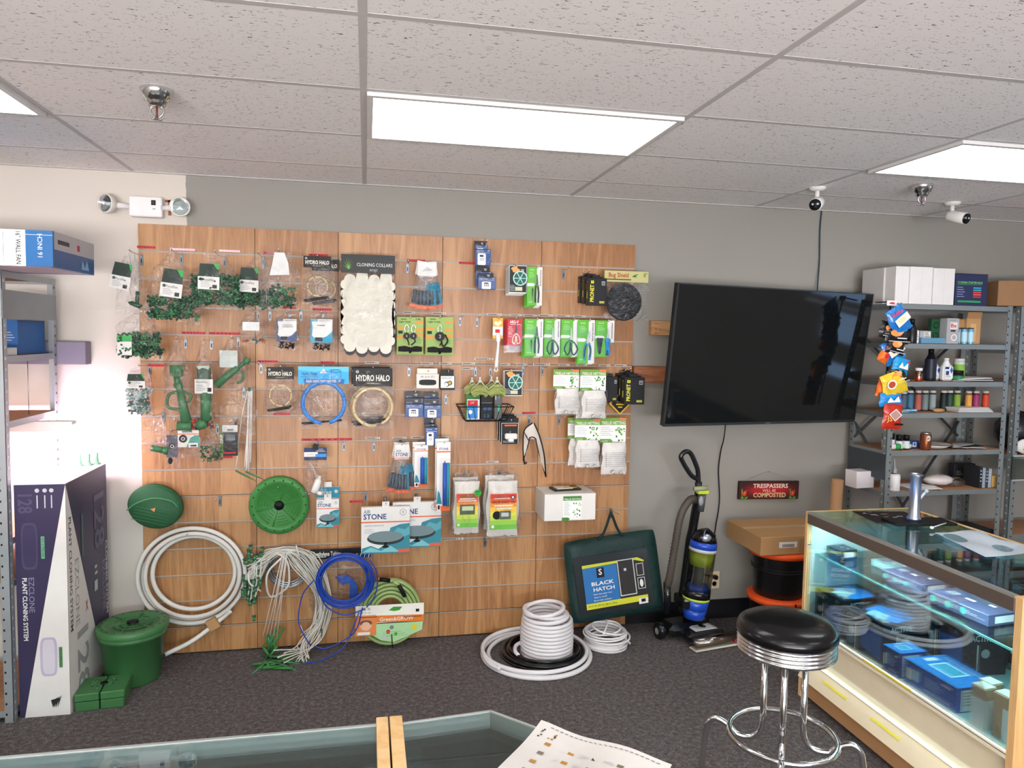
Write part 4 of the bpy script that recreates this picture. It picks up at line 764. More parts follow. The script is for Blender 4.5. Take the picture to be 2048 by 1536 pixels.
o2 = tag(MB().box(-.02, -.012, 0, .022, .012, .03, WHITE, .002).out('white_carton', None, (bx-.065, -.09, bz+.125)), 'tiny white carton behind the green pouch in the basket', 'box')
# black-edged white mesh scoop
p = at(1066, 842, -.17); t = T('mesh_scoop', 'white curved mesh sheet with a black edge, hanging from the hook right of the adapters', 'mesh', p)
def px(u, v, y): q = at(u, v, -.17+y); return (q.x-p.x, y, q.z-p.z)
inner = [px(1062, 846, 0), px(1048, 860, -.02), px(1046, 895, -.03), px(1046, 918, -.02)]; outl = [px(1068, 845, 0), px(1078, 870, -.03), px(1088, 905, -.05), px(1092, 954, -.03)]
bott = [px(1052, 922, -.02), px(1055, 896, -.0), px(1068, 893, 0.01), px(1074, 915, 0), px(1083, 935, -.01), px(1092, 954, -.03)]
A = smooth([px(1065, 846, 0), px(1049, 860, -.02), px(1046, 890, -.03), px(1047, 918, -.03)], 5); B_ = smooth([px(1066, 846, 0), px(1060, 862, -.01), px(1058, 880, 0), px(1053, 905, -.02)], 5); Cc = smooth([px(1066, 846, 0), px(1071, 862, 0), px(1073, 885, 0), px(1082, 925, -.02)], 5); D = smooth([px(1068, 846, 0), px(1079, 872, -.03), px(1088, 908, -.05), px(1092, 954, -.03)], 5)
vs = A+B_+Cc+D; n = len(A); fs = [(c*n+i, c*n+i+1, (c+1)*n+i+1, (c+1)*n+i) for c in range(3) for i in range(n-1) if not (c == 1 and i > 8)]
MB().add(vs, fs, M('#c9c1b6', .8), True).out('mesh_sheet', t); MB().tube(A, .004, BLACK, 6).tube(D, .004, BLACK, 6).tube(smooth([A[-1], B_[11], B_[9], ((B_[9]+Cc[9])/2)+Vector((0, 0, .01)), Cc[9], Cc[11], D[-1]], 4), .004, BLACK, 6).tube([A[-1], A[-1]+Vector((.008, 0, -.03)), A[-1]+Vector((.02, 0, -.02))], .006, BLACK, 6).out('edge_binding', t)
m = MB()
for k in range(3): m.tube([A[6]+Vector((.004+.006*k, -.004, -.01*k)), A[6]+Vector((.018+.006*k, -.004, -.03-.01*k))], .0022, BLACK, 5)
m.out('clips', t); hookpx(1058, 832, .15, 'chrome hook carrying the black-edged mesh sheet')
# trellis netting packs
NET = M('#dedbd6', .75)
def trellis(label, u0, v0, u1, v1, d, seed, hf=.44):
    p, w, h = spot(u0, v0, u1, v1, -d); t = T('netting_pack', label, 'netting pack', p, group='trellis netting packs'); m = MB().box(-w/2, -.004, -h*hf, w/2, -.001, 0, M('#e4e4e0')); m.face(w, h*hf, -.004).dec(0, 0, 1, .28, M('#6e9a3c')).dt('TRELLIS NETTING', .52, .2, .13, WHITE, .92, bold=1).dec(.75, .0, 1, .1, M('#d87a4a')).lines(.06, .36, .5, .75, 5, LGREY, .35).decp([(0, .84), (.42, .84), (.5, .92), (.42, 1), (0, 1)], M('#5f9434')).dt('growfast', .2, .92, .07, WHITE, .25).dec(0, .97, .5, 1, M('#5f9434'))
    R = random.Random(seed)
    for k in range(14): a, b = R.uniform(.55, .96), R.uniform(.32, .95); m.disc(a, b, R.uniform(.02, .045), (GREEN, DGREEN, M('#7aa648'))[k % 3], 8)
    m.disc(.72, .44, .07, GREEN, 10).disc(.72, .44, .035, WHITE, 8).out('printed_header', t)
    z0 = -h*hf; hh = h*(1-hf); ww = w*.93; b = MB(Matrix.Translation((R.uniform(-.004, .004), 0, z0+.006))); q = pillow(ww, hh, .055, .9, seed, mat=NET); b.add([Vector(v) for v in q.v], q.f, NET, True); b.out('netting_bundle', t)
    f = MB(Matrix.Translation((0, -.006, z0+.01))); q = pillow(ww*1.06, hh*1.06, .06, .95, seed+40); f.add([Vector(v) for v in q.v], q.f, FILM, True); f.out('clear_film', t)
    l = MB(); l.face(ww, hh, -.077, z1=z0)
    for k in range(8): l.dec(.06, .25+.06*k, .12, .265+.06*k, BLACK, .0004).dec(.15, .255+.06*k, .93-.1*(k % 3 == 0), .262+.06*k, M('#4a4848'), .0004)
    l.disc(.38, .86, .07, BLACK).disc(.38, .86, .055, NET).decp([(.33, .83), (.34, .82), (.43, .89), (.42, .9)], BLACK).decp([(.63, .9), (.7, .8), (.77, .9)], BLACK).decp([(.65, .89), (.7, .82), (.75, .89)], NET).out('bundle_print', t); return t
trellis('upper left trellis netting pack', 1107, 739, 1158, 829, .17, 81); b_ = trellis('upper middle trellis netting pack, behind the other two', 1148, 741, 1188, 838, .12, 82)
trellis('upper right trellis netting pack', 1161, 739, 1212, 837, .19, 83)
a = trellis('lower left trellis netting pack, in front of its twin', 1150, 838, 1200, 935, .18, 84); dup(a, a.location+Vector((-.022, .074, .0)), 'trellis netting pack just behind the lower left one')
trellis('lowest trellis netting pack, at the right end', 1200, 836, 1252, 948, .16, 85)
for u, v, l in ((1130, 740, 'upper left netting pack'), (1186, 741, 'upper right netting pack'), (1178, 839, 'lower left netting pack'), (1228, 838, 'lowest netting pack')): hookpx(u, v, .16, 'chrome hook carrying the '+l)
# white pads in bags
def padbag(label, u0, v0, u1, v1, d, seed, kind):
    p, w, h = spot(u0, v0, u1, v1, -d); t = T('pad_bag', label, 'bag', p, group='bags of white grow pads'); pillow(w, h, .07, .8, seed).out('clear_film', t)
    b = MB(Matrix.Translation((0, -.008, -h*.12))); q = pillow(w*.86, h*.84, .05, .96, seed+9, mat=NET); b.add([Vector(v) for v in q.v], q.f, M('#d6d2ca', .8), True).out('white_pad', t)
    l = MB().box(-w*.36, -.064, -h*.84, w*.36, -.0625, -h*.3, WHITE); l.face(w*.72, h*.54, -.064, x0=-w*.36, z1=-h*.3)
    cs = ['#c8392b', '#cf5a2d', '#dd8b33', '#e6b840', '#d8cc4a', '#b7c94c', '#8cbf4a', '#68ad45']
    for k in range(16): l.dec(0, k/16, 1, (k+1)/16, M(cs[k//2], .5))
    if kind == 0: l.dt('GREENPAD', .55, .07, .09, M('#2e6b2c'), .8, bold=1).dec(.15, .135, .85, .165, WHITE).dec(.08, .195, .92, .225, WHITE).dec(.15, .32, .85, .62, M('#4b5a44')).dec(.25, .37, .78, .5, M('#b9c2a0')).lines(.15, .68, .9, .92, 5, M('#2c4a22'), .45)
    else: l.dt('GREENPAD', .45, .07, .06, M('#7c5a2c'), .6).dec(.15, .12, .75, .14, WHITE).disc(.85, .1, .08, BLACK).disc(.85, .1, .05, LGREY).dt('GRAND DADDY PAD', .5, .23, .075, M('#7b1f1c'), .9, bold=1).dec(.15, .31, .85, .35, WHITE).dec(.2, .4, .8, .425, WHITE).disc(.25, .6, .16, BLACK).dec(.35, .48, .78, .72, M('#56604f')).dec(.42, .53, .7, .64, LGREY).lines(.15, .76, .9, .93, 4, M('#3f7a2c'), .4)
    l.disc(.1, .92, .06, WHITE, 10).out('printed_label', t)
    if kind == 0:
        s = []; 
        for k in range(24): a = k*PI/12; r = .024 if k % 2 else .018; s.append((w*.34+r*math.cos(a), -h*.29+r*.9*math.sin(a)))
        MB().prism(s, -.07, -.068, M('#2fa33b')).text('NEW', w*.34, -h*.27, .009, BLACK, -.071, bold=1).text('FRESH', w*.34, -h*.31, .007, BLACK, -.071).out('starburst_sticker', t)
    return t
a = padbag('white pad bag with a rainbow label and green starburst, left of the two', 903, 946, 962, 1068, .17, 91, 0); dup(a, a.location+Vector((.0, .075, .01)), 'white pad bag directly behind the starburst one')
a = padbag('white pad bag with a red-topped rainbow label, right of the two', 968, 944, 1040, 1073, .17, 92, 1); dup(a, a.location+Vector((-.006, .075, .02)), 'white pad bag directly behind the right one')
for u, v, l in ((929, 944, 'left pad bags'), (998, 940, 'right pad bags')): hookpx(u, v, .17, 'chrome hook carrying the '+l)
# white netting carton
p, w, h = spot(1090, 988, 1192, 1041, -.27); t = T('netting_carton', 'white carton with a green netting label standing out from the slatwall', 'box', (p.x, -.27, p.z-h)); m = MB().box(-w/2, 0, 0, w/2, .236, h, M('#dcd9d3', .7), .002); m.face(w, h, 0, z1=h).dec(.36, .08, .72, .95, M('#e9ebe4')).dec(.36, .08, .72, .25, M('#3f7f33')).dt('TRELLIS NETTING', .54, .2, .06, WHITE, .34, bold=1).lines(.38, .3, .5, .82, 8, LGREY, .4).decp([(.34, .88), (.46, .88), (.5, .94), (.46, 1), (.34, 1)], M('#3f7f33'))
R = random.Random(4)
for k in range(22): a, b = R.uniform(.54, .7), R.uniform(.3, .92); m.disc(a, b, R.uniform(.008, .016), (GREEN, DGREEN)[k % 2], 7)
m.out('printed_carton', t); MB().box(-w*.5, -.0008, h*.99, w*.5, .12, h+.002, M('#cfccc6')).out('lid_flap', t)
for sx in (-1, 1):
    b = MB().box(-.01, 0, -.03, .01, .004, .09, STEEL).box(-.008, -.2, -.008, .008, 0, 0, STEEL).out('shelf_bracket', None, (p.x+sx*w*.3, SF-.004, p.z-h)); tag(b, '%s steel bracket under the white netting carton' % ('left', 'right')[sx > 0], 'bracket')
o = MB(Matrix.Rotation(.12, 4, 'Z')).box(-.09, -.05, 0, .08, .05, .012, M('#24241f', .4), .002).box(-.07, -.04, .012, .03, .03, .015, M('#d8d3c8')).box(-.02, -.03, .014, .06, -.01, .017, M('#b79a2c')).out('flat_pack', None, (p.x+.005, -.15, p.z+.002)); tag(o, 'flat dark pack lying on top of the white netting carton', 'package')
# binder clip bag with spray bottle
p, w, h = spot(609, 893, 654, 988, -.13); t = T('bottle_bag', 'clear bag with blue header and a small white squeeze bottle', 'bag', p); pillow(w, h, .035, .95, 95).out('clear_film', t)
m = MB().box(-w/2, -.026, -h*.27, w/2, -.022, -h*.01, M('#22355a')); m.face(w, h*.26, -.026, z1=-h*.01).dec(.0, .35, .6, .72, WHITE).decp([(.1, .5), (.35, .42), (.4, .6), (.15, .64)], M('#c9c2b8')).lines(.55, .1, .95, .4, 3, LGREY, .35).dec(.5, .5, .98, .75, M('#3d8cd0')).out('printed_header', t)
b = MB(Matrix.Translation((0.008, -.016, -h*.78)) @ Matrix.Rotation(.35, 4, 'Y')); b.lathe([(.0, -.05), (.018, -.05), (.02, -.03), (.02, .02), (.01, .035), (.008, .05), (.0, .05)], (0, 0, 0), WHITE, 14).blob((.03, 0, -.045), (.018, .01, .012), WHITE).out('squeeze_bottle', t)
m = MB()
for k in range(7): m.tube(ring((-.03+.006*k, -.015, -h*.36-.012*k), .007, 8), .002, STEEL, 5, True)
m.out('chain', t)
o = T('binder_clip', 'black binder clip gripping the blue header bag', 'clip', p+Vector((0, -.028, .01))); MB().prism([(-.016, -.022), (.016, -.022), (.012, .008), (-.012, .008)], -.006, .008, BLACK).out('clip_body', o); MB().tube([(-.008, -.006, .005), (-.006, -.004, .02), (.006, -.004, .02), (.008, -.006, .005)], .0014, STEEL, 5).out('wire_arm', o)
hook(p.x, p.z+.02, .14, 'chrome hook carrying the bag with the white bottle')
# round lids on the wall
LG = M('#3a7a3a', .38, var=.1)
p = at(558, 1011, -.07); t = T('round_cover', 'round green bucket lid with a black centre hung on the slatwall', 'lid', p); r = .165
m = MB().lathe([(0, .0), (r*.74, .0), (r*.76, .006), (r*.98, .004), (r, -.004), (r, -.03), (r*.94, -.03)], (0, 0, 0), LG, 56, 'y', False)
for q in range(6): a = q*PI/3+.25; m.tube([(.03*math.cos(a), -.004, .03*math.sin(a)), (r*.75*math.cos(a), -.004, r*.75*math.sin(a))], .0028, LG, 5)
for k in range(5):
    for q in range(6):
        a = q*PI/3+.25; rr = r*(.28+.1*k); m.tube([(rr*math.cos(a+s_), -.002, rr*math.sin(a+s_)) for s_ in (.2, .4, .6, .8)], .0018, LG, 4)
for q in range(18): a = q*PI/9; m.blob((r*.88*math.cos(a), -.0045, r*.88*math.sin(a)), (.005, .002, .005), BLACK, 6)
m.out('lid_disc', t); MB().lathe([(.0, .014), (.02, .012), (.028, 0), (.028, -.006)], (0, 0, 0), BLACK, 20, 'y', False).out('centre_plug', t)
p = at(312, 1012, -.12); dgs = .87; t = T('strainer_pouch', 'dark green oval pouch with a curved zip at the left edge of the slatwall', 'pouch', p, rx=0, ry=.35); t.scale = (dgs, 1, dgs); dg = M('#2f5a3c', .65, bump=.3, bscale=60)
m = MB().lathe([(0, .05), (.14, .045), (.158, .025), (.16, -.02), (.15, -.045), (0, -.05)], (0, 0, 0), dg, 40, 'y', False); m.v = [(x, y, z*.84) for x, y, z in m.v]; m.out('pouch_body', t)
MB().tube(smooth([(-.14, -.05, -.06), (-.1, -.054, .0), (-.02, -.056, .06), (.08, -.054, .075), (.13, -.048, .05)]), .004, M('#4f8f5c'), 6).tube([(.155*math.cos(a), -.02, .13*math.sin(a)) for a in [k*PI/20 for k in range(40)]], .005, M('#2c7244'), 6, True).out('zip', t)
mm = MB()
for k in range(5): mm.tube([(-.1, -.0525, -.02-.02*k), (.11, -.0525, .0-.02*k)], .0018, M('#3a7d50'), 4)
mm.out('stitching', t); MB().prism([(-.012, -.008), (.012, .008), (.016, -.018)], -.06, -.055, M('#cf8a5c')).out('zip_pull', t)
hookpx(312, 985, .07, 'hook behind the dark green oval pouch'); hookpx(558, 975, .05, 'hook behind the round green lid')
# ================================================================== coils and tubing along the slatwall
WT = M('#cfccc6', .4); WT2 = M('#c9c4bd', .5)
def rad(u0, u1, v, Y): return (at(u1, v, Y)-at(u0, v, Y)).x/2
# big white hose coil
Y = -.085; c = at(384, 1152, Y); r = rad(270, 496, 1152, Y); t = T('white_hose_coil', 'big loose coil of thick white hose leaning on the slatwall left side', 'hose', c)
m = MB()
for k, (dr, dx, dz, dy) in enumerate(((0, 0, 0, 0), (-.035, .01, .01, -.024), (-.065, .012, .018, .0), (-.03, -.008, -.012, .024))):
    m.tube([(dx+(r-.014+dr)*math.cos(a), dy, dz+(r-.014+dr)*.96*math.sin(a)) for a in [i*2*PI/64 for i in range(64)]], .0125, (WT, WT2)[k % 2], 8, True)
e0 = at(440, 1240, Y)-c; e1 = at(330, 1309, -.2)-c
m.tube(smooth([e0+Vector((.06, 0, .05)), e0, e0+(e1-e0)*.5+Vector((0, 0, -.02)), e1], 6), .0125, WT, 8).out('hose', t)
q = at(428, 1246, Y)-c; b = MB(Matrix.Translation(q) @ Matrix.Rotation(-.5, 4, 'Y')); b.box(-.03, -.035, -.03, .03, .03, .035, CARD, .004).out('cardboard_tie', t)
# thin white stake lines hanging from the fourth row
Y = -.17; c = at(500, 785, Y); t = T('drip_line_bunch', 'bunch of thin white drip lines with green stakes hanging beside the empty bag', 'tubing', c); m = MB()
for k in range(6):
    a = at(495+k*1.8, 782, Y)-c; b = at((472, 492, 494, 489, 497, 501)[k], (940, 942, 938, 935, 942, 925)[k], Y)-c; m.tube(smooth([a, a*.6+b*.4+Vector((-.01*(k == 0), 0, 0)), b], 5), .0032, WT, 5)
m.out('white_line', t); m = MB(); 
for a, b in (((471, 941), (512, 962)), ((491, 943), (530, 960))): A = at(*a, Y)-c; B_ = at(*b, Y)-c; MB().tube([A, (A+B_)/2, B_], [.005, .006, .001], FG2, 4).out('green_stake', t)
MB().blob(at(499, 779, Y)-c, (.008, .008, .012), FG2).out('green_knot', t); hookpx(503, 776, .17, 'chrome hook carrying the thin white drip lines')
# clear coil
Y = -.06; c = at(577, 1132, Y); t = T('clear_tubing_coil', 'translucent coil of clear tubing behind the white drip lines', 'tubing', c); CT = film('clear_tubing', (.8, .82, .86, 1), .6, .25, 0, base=.25); m = MB(); R = random.Random(3)
for k in range(12): r = .085+.003*k+R.uniform(-.002, .002); m.tube([(r*math.cos(a), -.03+.006*(k % 4), r*math.sin(a)*1.02) for a in [i*PI/18 for i in range(36)]], .004, CT, 6, True)
m.out('clear_tube', t)
# drip line tangle
Y = -.105; c = at(560, 1110, Y); t = T('drip_line_tangle', 'tangled bundle of white drip lines with green drippers, reaching the floor', 'tubing', c, group=None); m = MB(); g = MB(); R = random.Random(5)
dr = lambda q: MB().tube([q, q+Vector((0, -.004, -.02))], .009, FG2, 7).tube([q+Vector((0, 0, .004)), q+Vector((0, 0, .01))], .012, FG, 7).out('green_dripper', t)
P = lambda u, v, y=0: at(u+R.uniform(-4, 4), v+R.uniform(-4, 4), Y+y+R.uniform(-.02, .02))-c
for k in range(30):
    s = k/30; o = -34+46*s; st = (R.uniform(486, 522), R.uniform(1110, 1200)); 
    pts = [P(*st), P(530-o*.2, 1112-o*.3), P(575+o*.2, 1098-o*.35), P(622+o, 1118-o*.5), P(652+o*.7, 1185), P(650+o*.6, 1240), P(622+o*.8, 1290, -.05), P(R.uniform(548, 620), R.uniform(1300, 1338), -.15)]
    if k % 3 == 0: pts = pts[:6]+[P(R.uniform(600, 655), R.uniform(1270, 1295))]
    m.tube(smooth(pts, 5), .0032, (WT, WT2, M('#cfc9b8'))[k % 3], 5)
    q = pts[0]
    if k % 2 == 0 or k < 12: dr(q)
for k in range(16): q = P(R.uniform(488, 512), R.uniform(1160, 1205)); m.tube(smooth([q, q+Vector((.01, .01, .06)), P(510, 1130)], 4), .0032, WT, 5); dr(q)
for k in range(10): q = P(R.uniform(492, 530), R.uniform(1090, 1130)); dr(q)
q = P(506, 1236); m.tube([P(503, 1200), q], .0016, WT2, 4); dr(q)
for k in range(5): a = at(566+k*2.2, 1104, Y-.02)-c; b = at(526+k*7, 1272, Y-.04)-c; m.tube([a, a*.5+b*.5+Vector((.006*(k % 2), 0, 0)), b], .0024, WT, 5)
m.tube(smooth([P(500, 1135), P(540, 1105), P(572, 1120), P(582, 1150), P(570, 1180), P(545, 1190), P(530, 1170), P(538, 1145), P(562, 1118)], 6), .006, WT, 7).tube(smooth([P(515, 1110), P(500, 1140), P(502, 1165), P(518, 1182)], 6), .005, WT, 7)
m.out('white_line', t)
s = MB()
for k in range(28):
    a = at(R.uniform(530, 575), R.uniform(1285, 1338), 0); a = atz(R.uniform(525, 575), R.uniform(1312, 1340), .012)-c; d = Vector((R.uniform(-1, 1), R.uniform(-.5, .5), R.uniform(-.05, .15))).normalized()*.085
    if k > 14: a = P(R.uniform(532, 565), R.uniform(1272, 1318)); d = Vector((R.uniform(-.05, .07), R.uniform(-.02, .02), -.055))
    MB().tube([a-d, a, a+d], [.007, .009, .001], (FG2, LG)[k % 2], 4).out('green_stake', t)
for k in range(4): a = P(630+k*5, 1262); MB().tube([a, a+Vector((.0, 0, -.05))], [.009, .001], FG, 4).out('green_stake', t)
m = MB(); 
for u0, v0, u1, v1 in ((592, 1090, 600, 1118), (600, 1250, 612, 1278)): m.tube([at(u0, v0, Y-.03)-c, at(u1, v1, Y-.03)-c], .003, WHITE, 5)
m.out('zip_tie', t)
hookpx(575, 1098, .12, 'hook behind the drip line tangle')
# poly tubing bag
p, w, h = spot(622, 1094, 742, 1215, -.05); t = T('poly_tubing_bag', 'black header bag of blue tubing behind the dark blue coil', 'bag', p); pillow(w, h, .03, .98, 97).out('clear_film', t)
m = MB().box(-w/2, -.03, -h*.16, w/2, -.026, 0, M('#17171c')); m.face(w, h*.16, -.03).dt('Polyethylene Tubing', .25, .5, .45, WHITE, .5, bold=1).lines(.05, .75, .35, .9, 1, LGREY, .5)
for k in range(12): m.decp([(.6+.035*k, 1), (.62+.035*k, .55), (.635+.035*k, .55), (.615+.035*k, 1)], M('#2f5fc8') if k % 2 else WHITE)
m.out('printed_header', t); m = MB(); BLT = M('#1f4fb0', .25, coat=.3)
for k in range(7): m.tube(smooth([(-.03+.006*k, -.02-.002*k, -h*.48-.007*k), (.03, -.024, -h*.45-.007*k), (.085-.005*k, -.02, -h*.6), (.09-.006*k, -.018, -h*.8), (.06, -.02, -h*.93)], 5), .004, BLT, 6)
m.out('blue_tube', t)
# blue coil
Y = -.175; c = at(691, 1155, Y); r = rad(633, 749, 1155, Y); t = T('blue_tubing_coil', 'hanging coil of dark blue tubing left of the light green hose', 'tubing', c); m = MB(); R = random.Random(9); BL = M('#1a3f9f', .25, coat=.3)
for k in range(11):
    dr = R.uniform(-.035, 0.004); dz = -.02*(k/12)-.004+R.uniform(-.008, .004); m.tube([(dr*.2+(r+dr)*math.cos(a), -.002*k+.004*math.sin(2*a+k), dz+(r+dr)*.98*math.sin(a)) for a in [i*PI/20 for i in range(40)]], .0042, BL, 6, True)
Q = lambda u, v, y=0: at(u, v, Y+y)-c
m.tube(smooth([Q(628, 1160), Q(605, 1190), Q(597, 1240), Q(608, 1270), Q(620, 1290)], 6), .0035, BL, 6).tube(smooth([Q(740, 1120), Q(755, 1150), Q(750, 1190), Q(733, 1215)], 6), .0035, BL, 6)
m.tube(smooth([Q(725, 1215), Q(712, 1260), Q(680, 1285), Q(650, 1297), Q(628, 1292)], 6), .0035, BL, 6).tube(smooth([Q(718, 1225), Q(690, 1290, -.03), Q(650, 1318, -.1), Q(605, 1328, -.15)], 6), .0035, BL, 6).tube(smooth([Q(640, 1190), Q(655, 1215), Q(690, 1230), Q(730, 1218)], 6), .0042, BL, 6)
m.out('blue_tube', t); hookpx(683, 1098, .13, 'chrome hook carrying the dark blue tubing coil')
# green garden hose
c = Vector((.14, -.115, .165)); r = .185; HG = M('#91a868', .35, coat=.3); HD = M('#4f6d33', .5); t = T('garden_hose', 'coiled light green garden hose with printed card standing against the slatwall', 'hose', c+Vector((0, 0, .03))); m = MB()
for lay in (0, 1):
    for k in range(5): rr = r-.012-k*.021; m.tube([(rr*math.cos(a), .012-lay*.022, rr*1.08*math.sin(a)) for a in [i*PI/26 for i in range(52)]], .0105, HG, 8, True)
m.out('hose', t); f = MB(); f.tube([(-.06, -.03, .205), (.0, -.03, .195)], .012, BLACK, 10).tube([(-.075, -.03, .208), (-.06, -.03, .205)], .013, M('#b8912f', .3, .9), 10).tube([(.02, -.03, .19), (.06, -.03, .16)], .012, HG, 8).tube([(.05, -.035, .17), (.085, -.03, .1)], .011, M('#1c1d1c'), 10)
for k in range(7): f.tube(ring((.052+.005*k, -.035, .165-.011*k), .0125, 10, 'z'), .002, BLACK, 4, True)
f.out('brass_coupling', t)
m = MB(); W_, H_ = .39, .2; m.box(-W_/2, -.036, -.055, W_/2, -.033, .055, M('#e9e6dd')); m.box(-W_/2, -.038, -.12, -W_*.2, -.035, .0, M('#e9e6dd')); m.prism([(-.1, -.05), (.19, -.05), (.185, -.105), (.11, -.135), (.02, -.17), (-.05, -.155), (-.11, -.11)], -.036, -.033, M('#a7cf9c'))
m.face(W_, .11, -.036, z1=.055).dt('50 ft', .15, .18, .16, M('#3e4a3a'), .13).dt('15.2 m', .14, .38, .14, GREY, .15).decp([(.48, .3), (.55, .12), (.68, .14), (.64, .32), (.56, .36)], M('#3f8f35')).dt('', .5, .5, .1, WHITE).decp([(.3, .55), (1, .62), (1, .98), (.3, .92)], M('#df7a2e')).dt('Green&GROW', .6, .78, .2, WHITE, .5, bold=1).dec(.88, .3, .93, .45, BLACK)
m.face(W_*.3, .12, -.038, x0=-W_/2, z1=0).dec(0, 0, 1, 1, M('#d9824a')).disc(.5, .5, .28, M('#d8a88c'), 16, .26).disc(.5, .38, .3, M('#6b4c3a'), 16, .14).disc(.5, .52, .22, M('#e0b096'), 16, .2).dec(.1, .82, .7, .96, WHITE)
m.face(.2, .1, -.036, x0=-.05, z1=-.06).disc(.3, .2, .06, GREY).disc(.2, .45, .06, RED).disc(.42, .6, .05, GREEN).disc(.1, .8, .07, LGREY).disc(.95, .25, .08, YELLOW).lines(.05, .45, .8, .8, 3, M('#7fae75'), .25).out('printed_card', t)
m = MB()
for q in ((-.125, -.01), (.13, -.02)): m.tube([(q[0]-.05, -.043, q[1]), (q[0]+.05, -.043, q[1])], .0016, BLACK, 4)
m.tube([(.01, -.045, -.12), (.015, -.045, -.2)], .003, BLACK, 5).out('black_tie', t)
t.location = (.14, -.115, .222)
t.location.z = .2125; 
# floor coils
def flo(nm, label, x, y, loops, tr, mat, grp, extra=None):
    t = T(nm, label, 'hose', (x, y, 0), group=grp); m = MB()
    for (r, z, dx, dy, tilt) in loops: m.tube([(dx+r*math.cos(a), dy+r*math.sin(a), z+tr+tilt*math.cos(a)) for a in [i*PI/28 for i in range(56)]], tr, mat, 8, True)
    if extra: extra(m)
    m.out('hose', t); return t
WP = M('#d8d4d5', .35, coat=.2); BP = M('#141416', .25, coat=.4)
flo('white_hose_loops', 'two wide loops of white hose flat on the carpet around the stacked coil', .965, -.36, [(.31, 0, 0, 0, 0), (.29, .001, .012, -.012, 0), (.30, .023, -.008, .012, 0)], .012, WP, None, lambda m: m.tube(smooth([(-.31, -.03, .03), (-.29, -.13, .03), (-.25, -.2, .03)]), .012, WP, 8))
flo('black_hose_coil', 'flat coil of black hose inside the white loops on the carpet', 1.0, -.35, [(.2+.011*(k % 4), .004+.016*(k//4), .006*(k % 3), 0, 0) for k in range(9)], .008, BP, None)
flo('stacked_hose_coil', 'tall stacked coil of thick white hose on the carpet', 1.03, -.34, [(.143-.002*(k > 6)*(k-6), .021*k, 0, 0, 0) for k in range(10)]+[(.125, .214, -.008, 0, .004), (.118, .236, -.014, .006, -.012), (.112, .252, -.02, 0, .014)], .0118, WP, None, lambda m: m.tube(smooth([(-.1, -.05, .012), (-.14, -.08, .06), (-.17, -.11, .05), (-.2, -.15, .02)]), .012, WP, 8) if 0 else m.tube(smooth([(-.12, .06, .055), (-.18, .0, .058), (-.2, -.07, .055), (-.19, -.11, .05)]), .011, WP, 8))
R = random.Random(12)
flo('thin_hose_coil', 'low coil of thin white tubing on the carpet at the panel corner', 1.405, -.29, [(.125+R.uniform(-.012, .008), .009*k*.9, R.uniform(-.008, .008), R.uniform(-.008, .008), R.uniform(-.004, .004)) for k in range(11)]+[(.1, .095, -.01, .01, .012), (.095, .1, .01, -.01, -.016)], .0058, WP, None, lambda m: m.tube(smooth([(-.05, -.1, .11), (0, -.02, .13), (.03, .08, .12)]), .0058, WP, 6).tube(smooth([(.08, -.06, .08), (.12, -.08, .04), (.14, -.03, .01)]), .0055, WP, 6))
# ================================================================== carry bag
cs = [at(1130, 1088, -.13), at(1310, 1052, -.13), at(1328, 1222, -.2), at(1140, 1247, -.2)]
cc = sum(cs, Vector())/4; ex = ((cs[1]-cs[0])+(cs[2]-cs[3])).normalized(); ez = ((cs[0]-cs[3])+(cs[1]-cs[2])).normalized(); ey = ez.cross(ex).normalized(); ez = ex.cross(ey)
W_ = ((cs[1]-cs[0]).length+(cs[2]-cs[3]).length)/2; H_ = ((cs[0]-cs[3]).length+(cs[1]-cs[2]).length)/2
t = T('carry_bag', 'dark green fabric carry bag with a blue printed insert hanging from a hook', 'bag', cc); mm = Matrix(((ex.x, ey.x, ez.x, 0), (ex.y, ey.y, ez.y, 0), (ex.z, ey.z, ez.z, 0), (0, 0, 0, 1))); t.rotation_euler = mm.to_euler()
FB = M('#16302d', .5, bump=.4, bscale=30); m = MB(); vs = []; fs = []; n = 22; R = random.Random(2)
for sgn in (-1, 1):
    for i in range(n+1):
        for j in range(n+1):
            a, b = -1+2*j/n, -1+2*i/n; k = (1-abs(a)**10)**.5*(1-abs(b)**10)**.5; q = 1-.035*(abs(a)**6)*(abs(b)**6); vs.append((a*q*W_/2, sgn*.032*k+.005*math.sin(5*a+3*b)*k+R.uniform(-.001, .001), b*q*H_/2))
for s_ in (0, 1):
    for i in range(n):
        for j in range(n): a = s_*(n+1)**2+i*(n+1)+j; q = (a, a+1, a+n+2, a+n+1); fs.append(q if s_ == 0 else q[::-1])
m.add(vs, fs, FB, True).out('bag_body', t)
m = MB().box(-W_*.43, -.043, -H_*.4, W_*.36, -.038, H_*.3, M('#23282a', .25)); m.out('clear_window', t)
m = MB().box(-W_*.35, -.047, -H_*.33, W_*.31, -.044, H_*.2, M('#1f2224')); m.face(W_*.66, H_*.53, -.047, x0=-W_*.35, z1=H_*.2)
m.dec(0, .07, .55, .87, M('#2767a0')).decp([(0, 0), (.9, -.0), (1, .08), (1, .12), (.85, .05), (0, .07)], M('#b9bd2f')).dec(0, .87, 1, 1, M('#c3c32f')).dec(.22, .1, .34, .32, BLACK).dt('S', .28, .2, .14, WHITE, bold=1).dt('BLACK', .3, .45, .085, WHITE, .36, bold=1).dt('HATCH', .31, .58, .085, WHITE, .34, bold=1)
m.dt('Heavy-duty zipper door', .28, .68, .035, WHITE, .3).dt('Easy to install', .24, .75, .035, WHITE, .2).dt('Blocks light pollution', .27, .82, .035, WHITE, .28).dt('57 1/2" W x 96" H | 1.46 m x 2.44 m', .26, .935, .05, BLACK, .46)
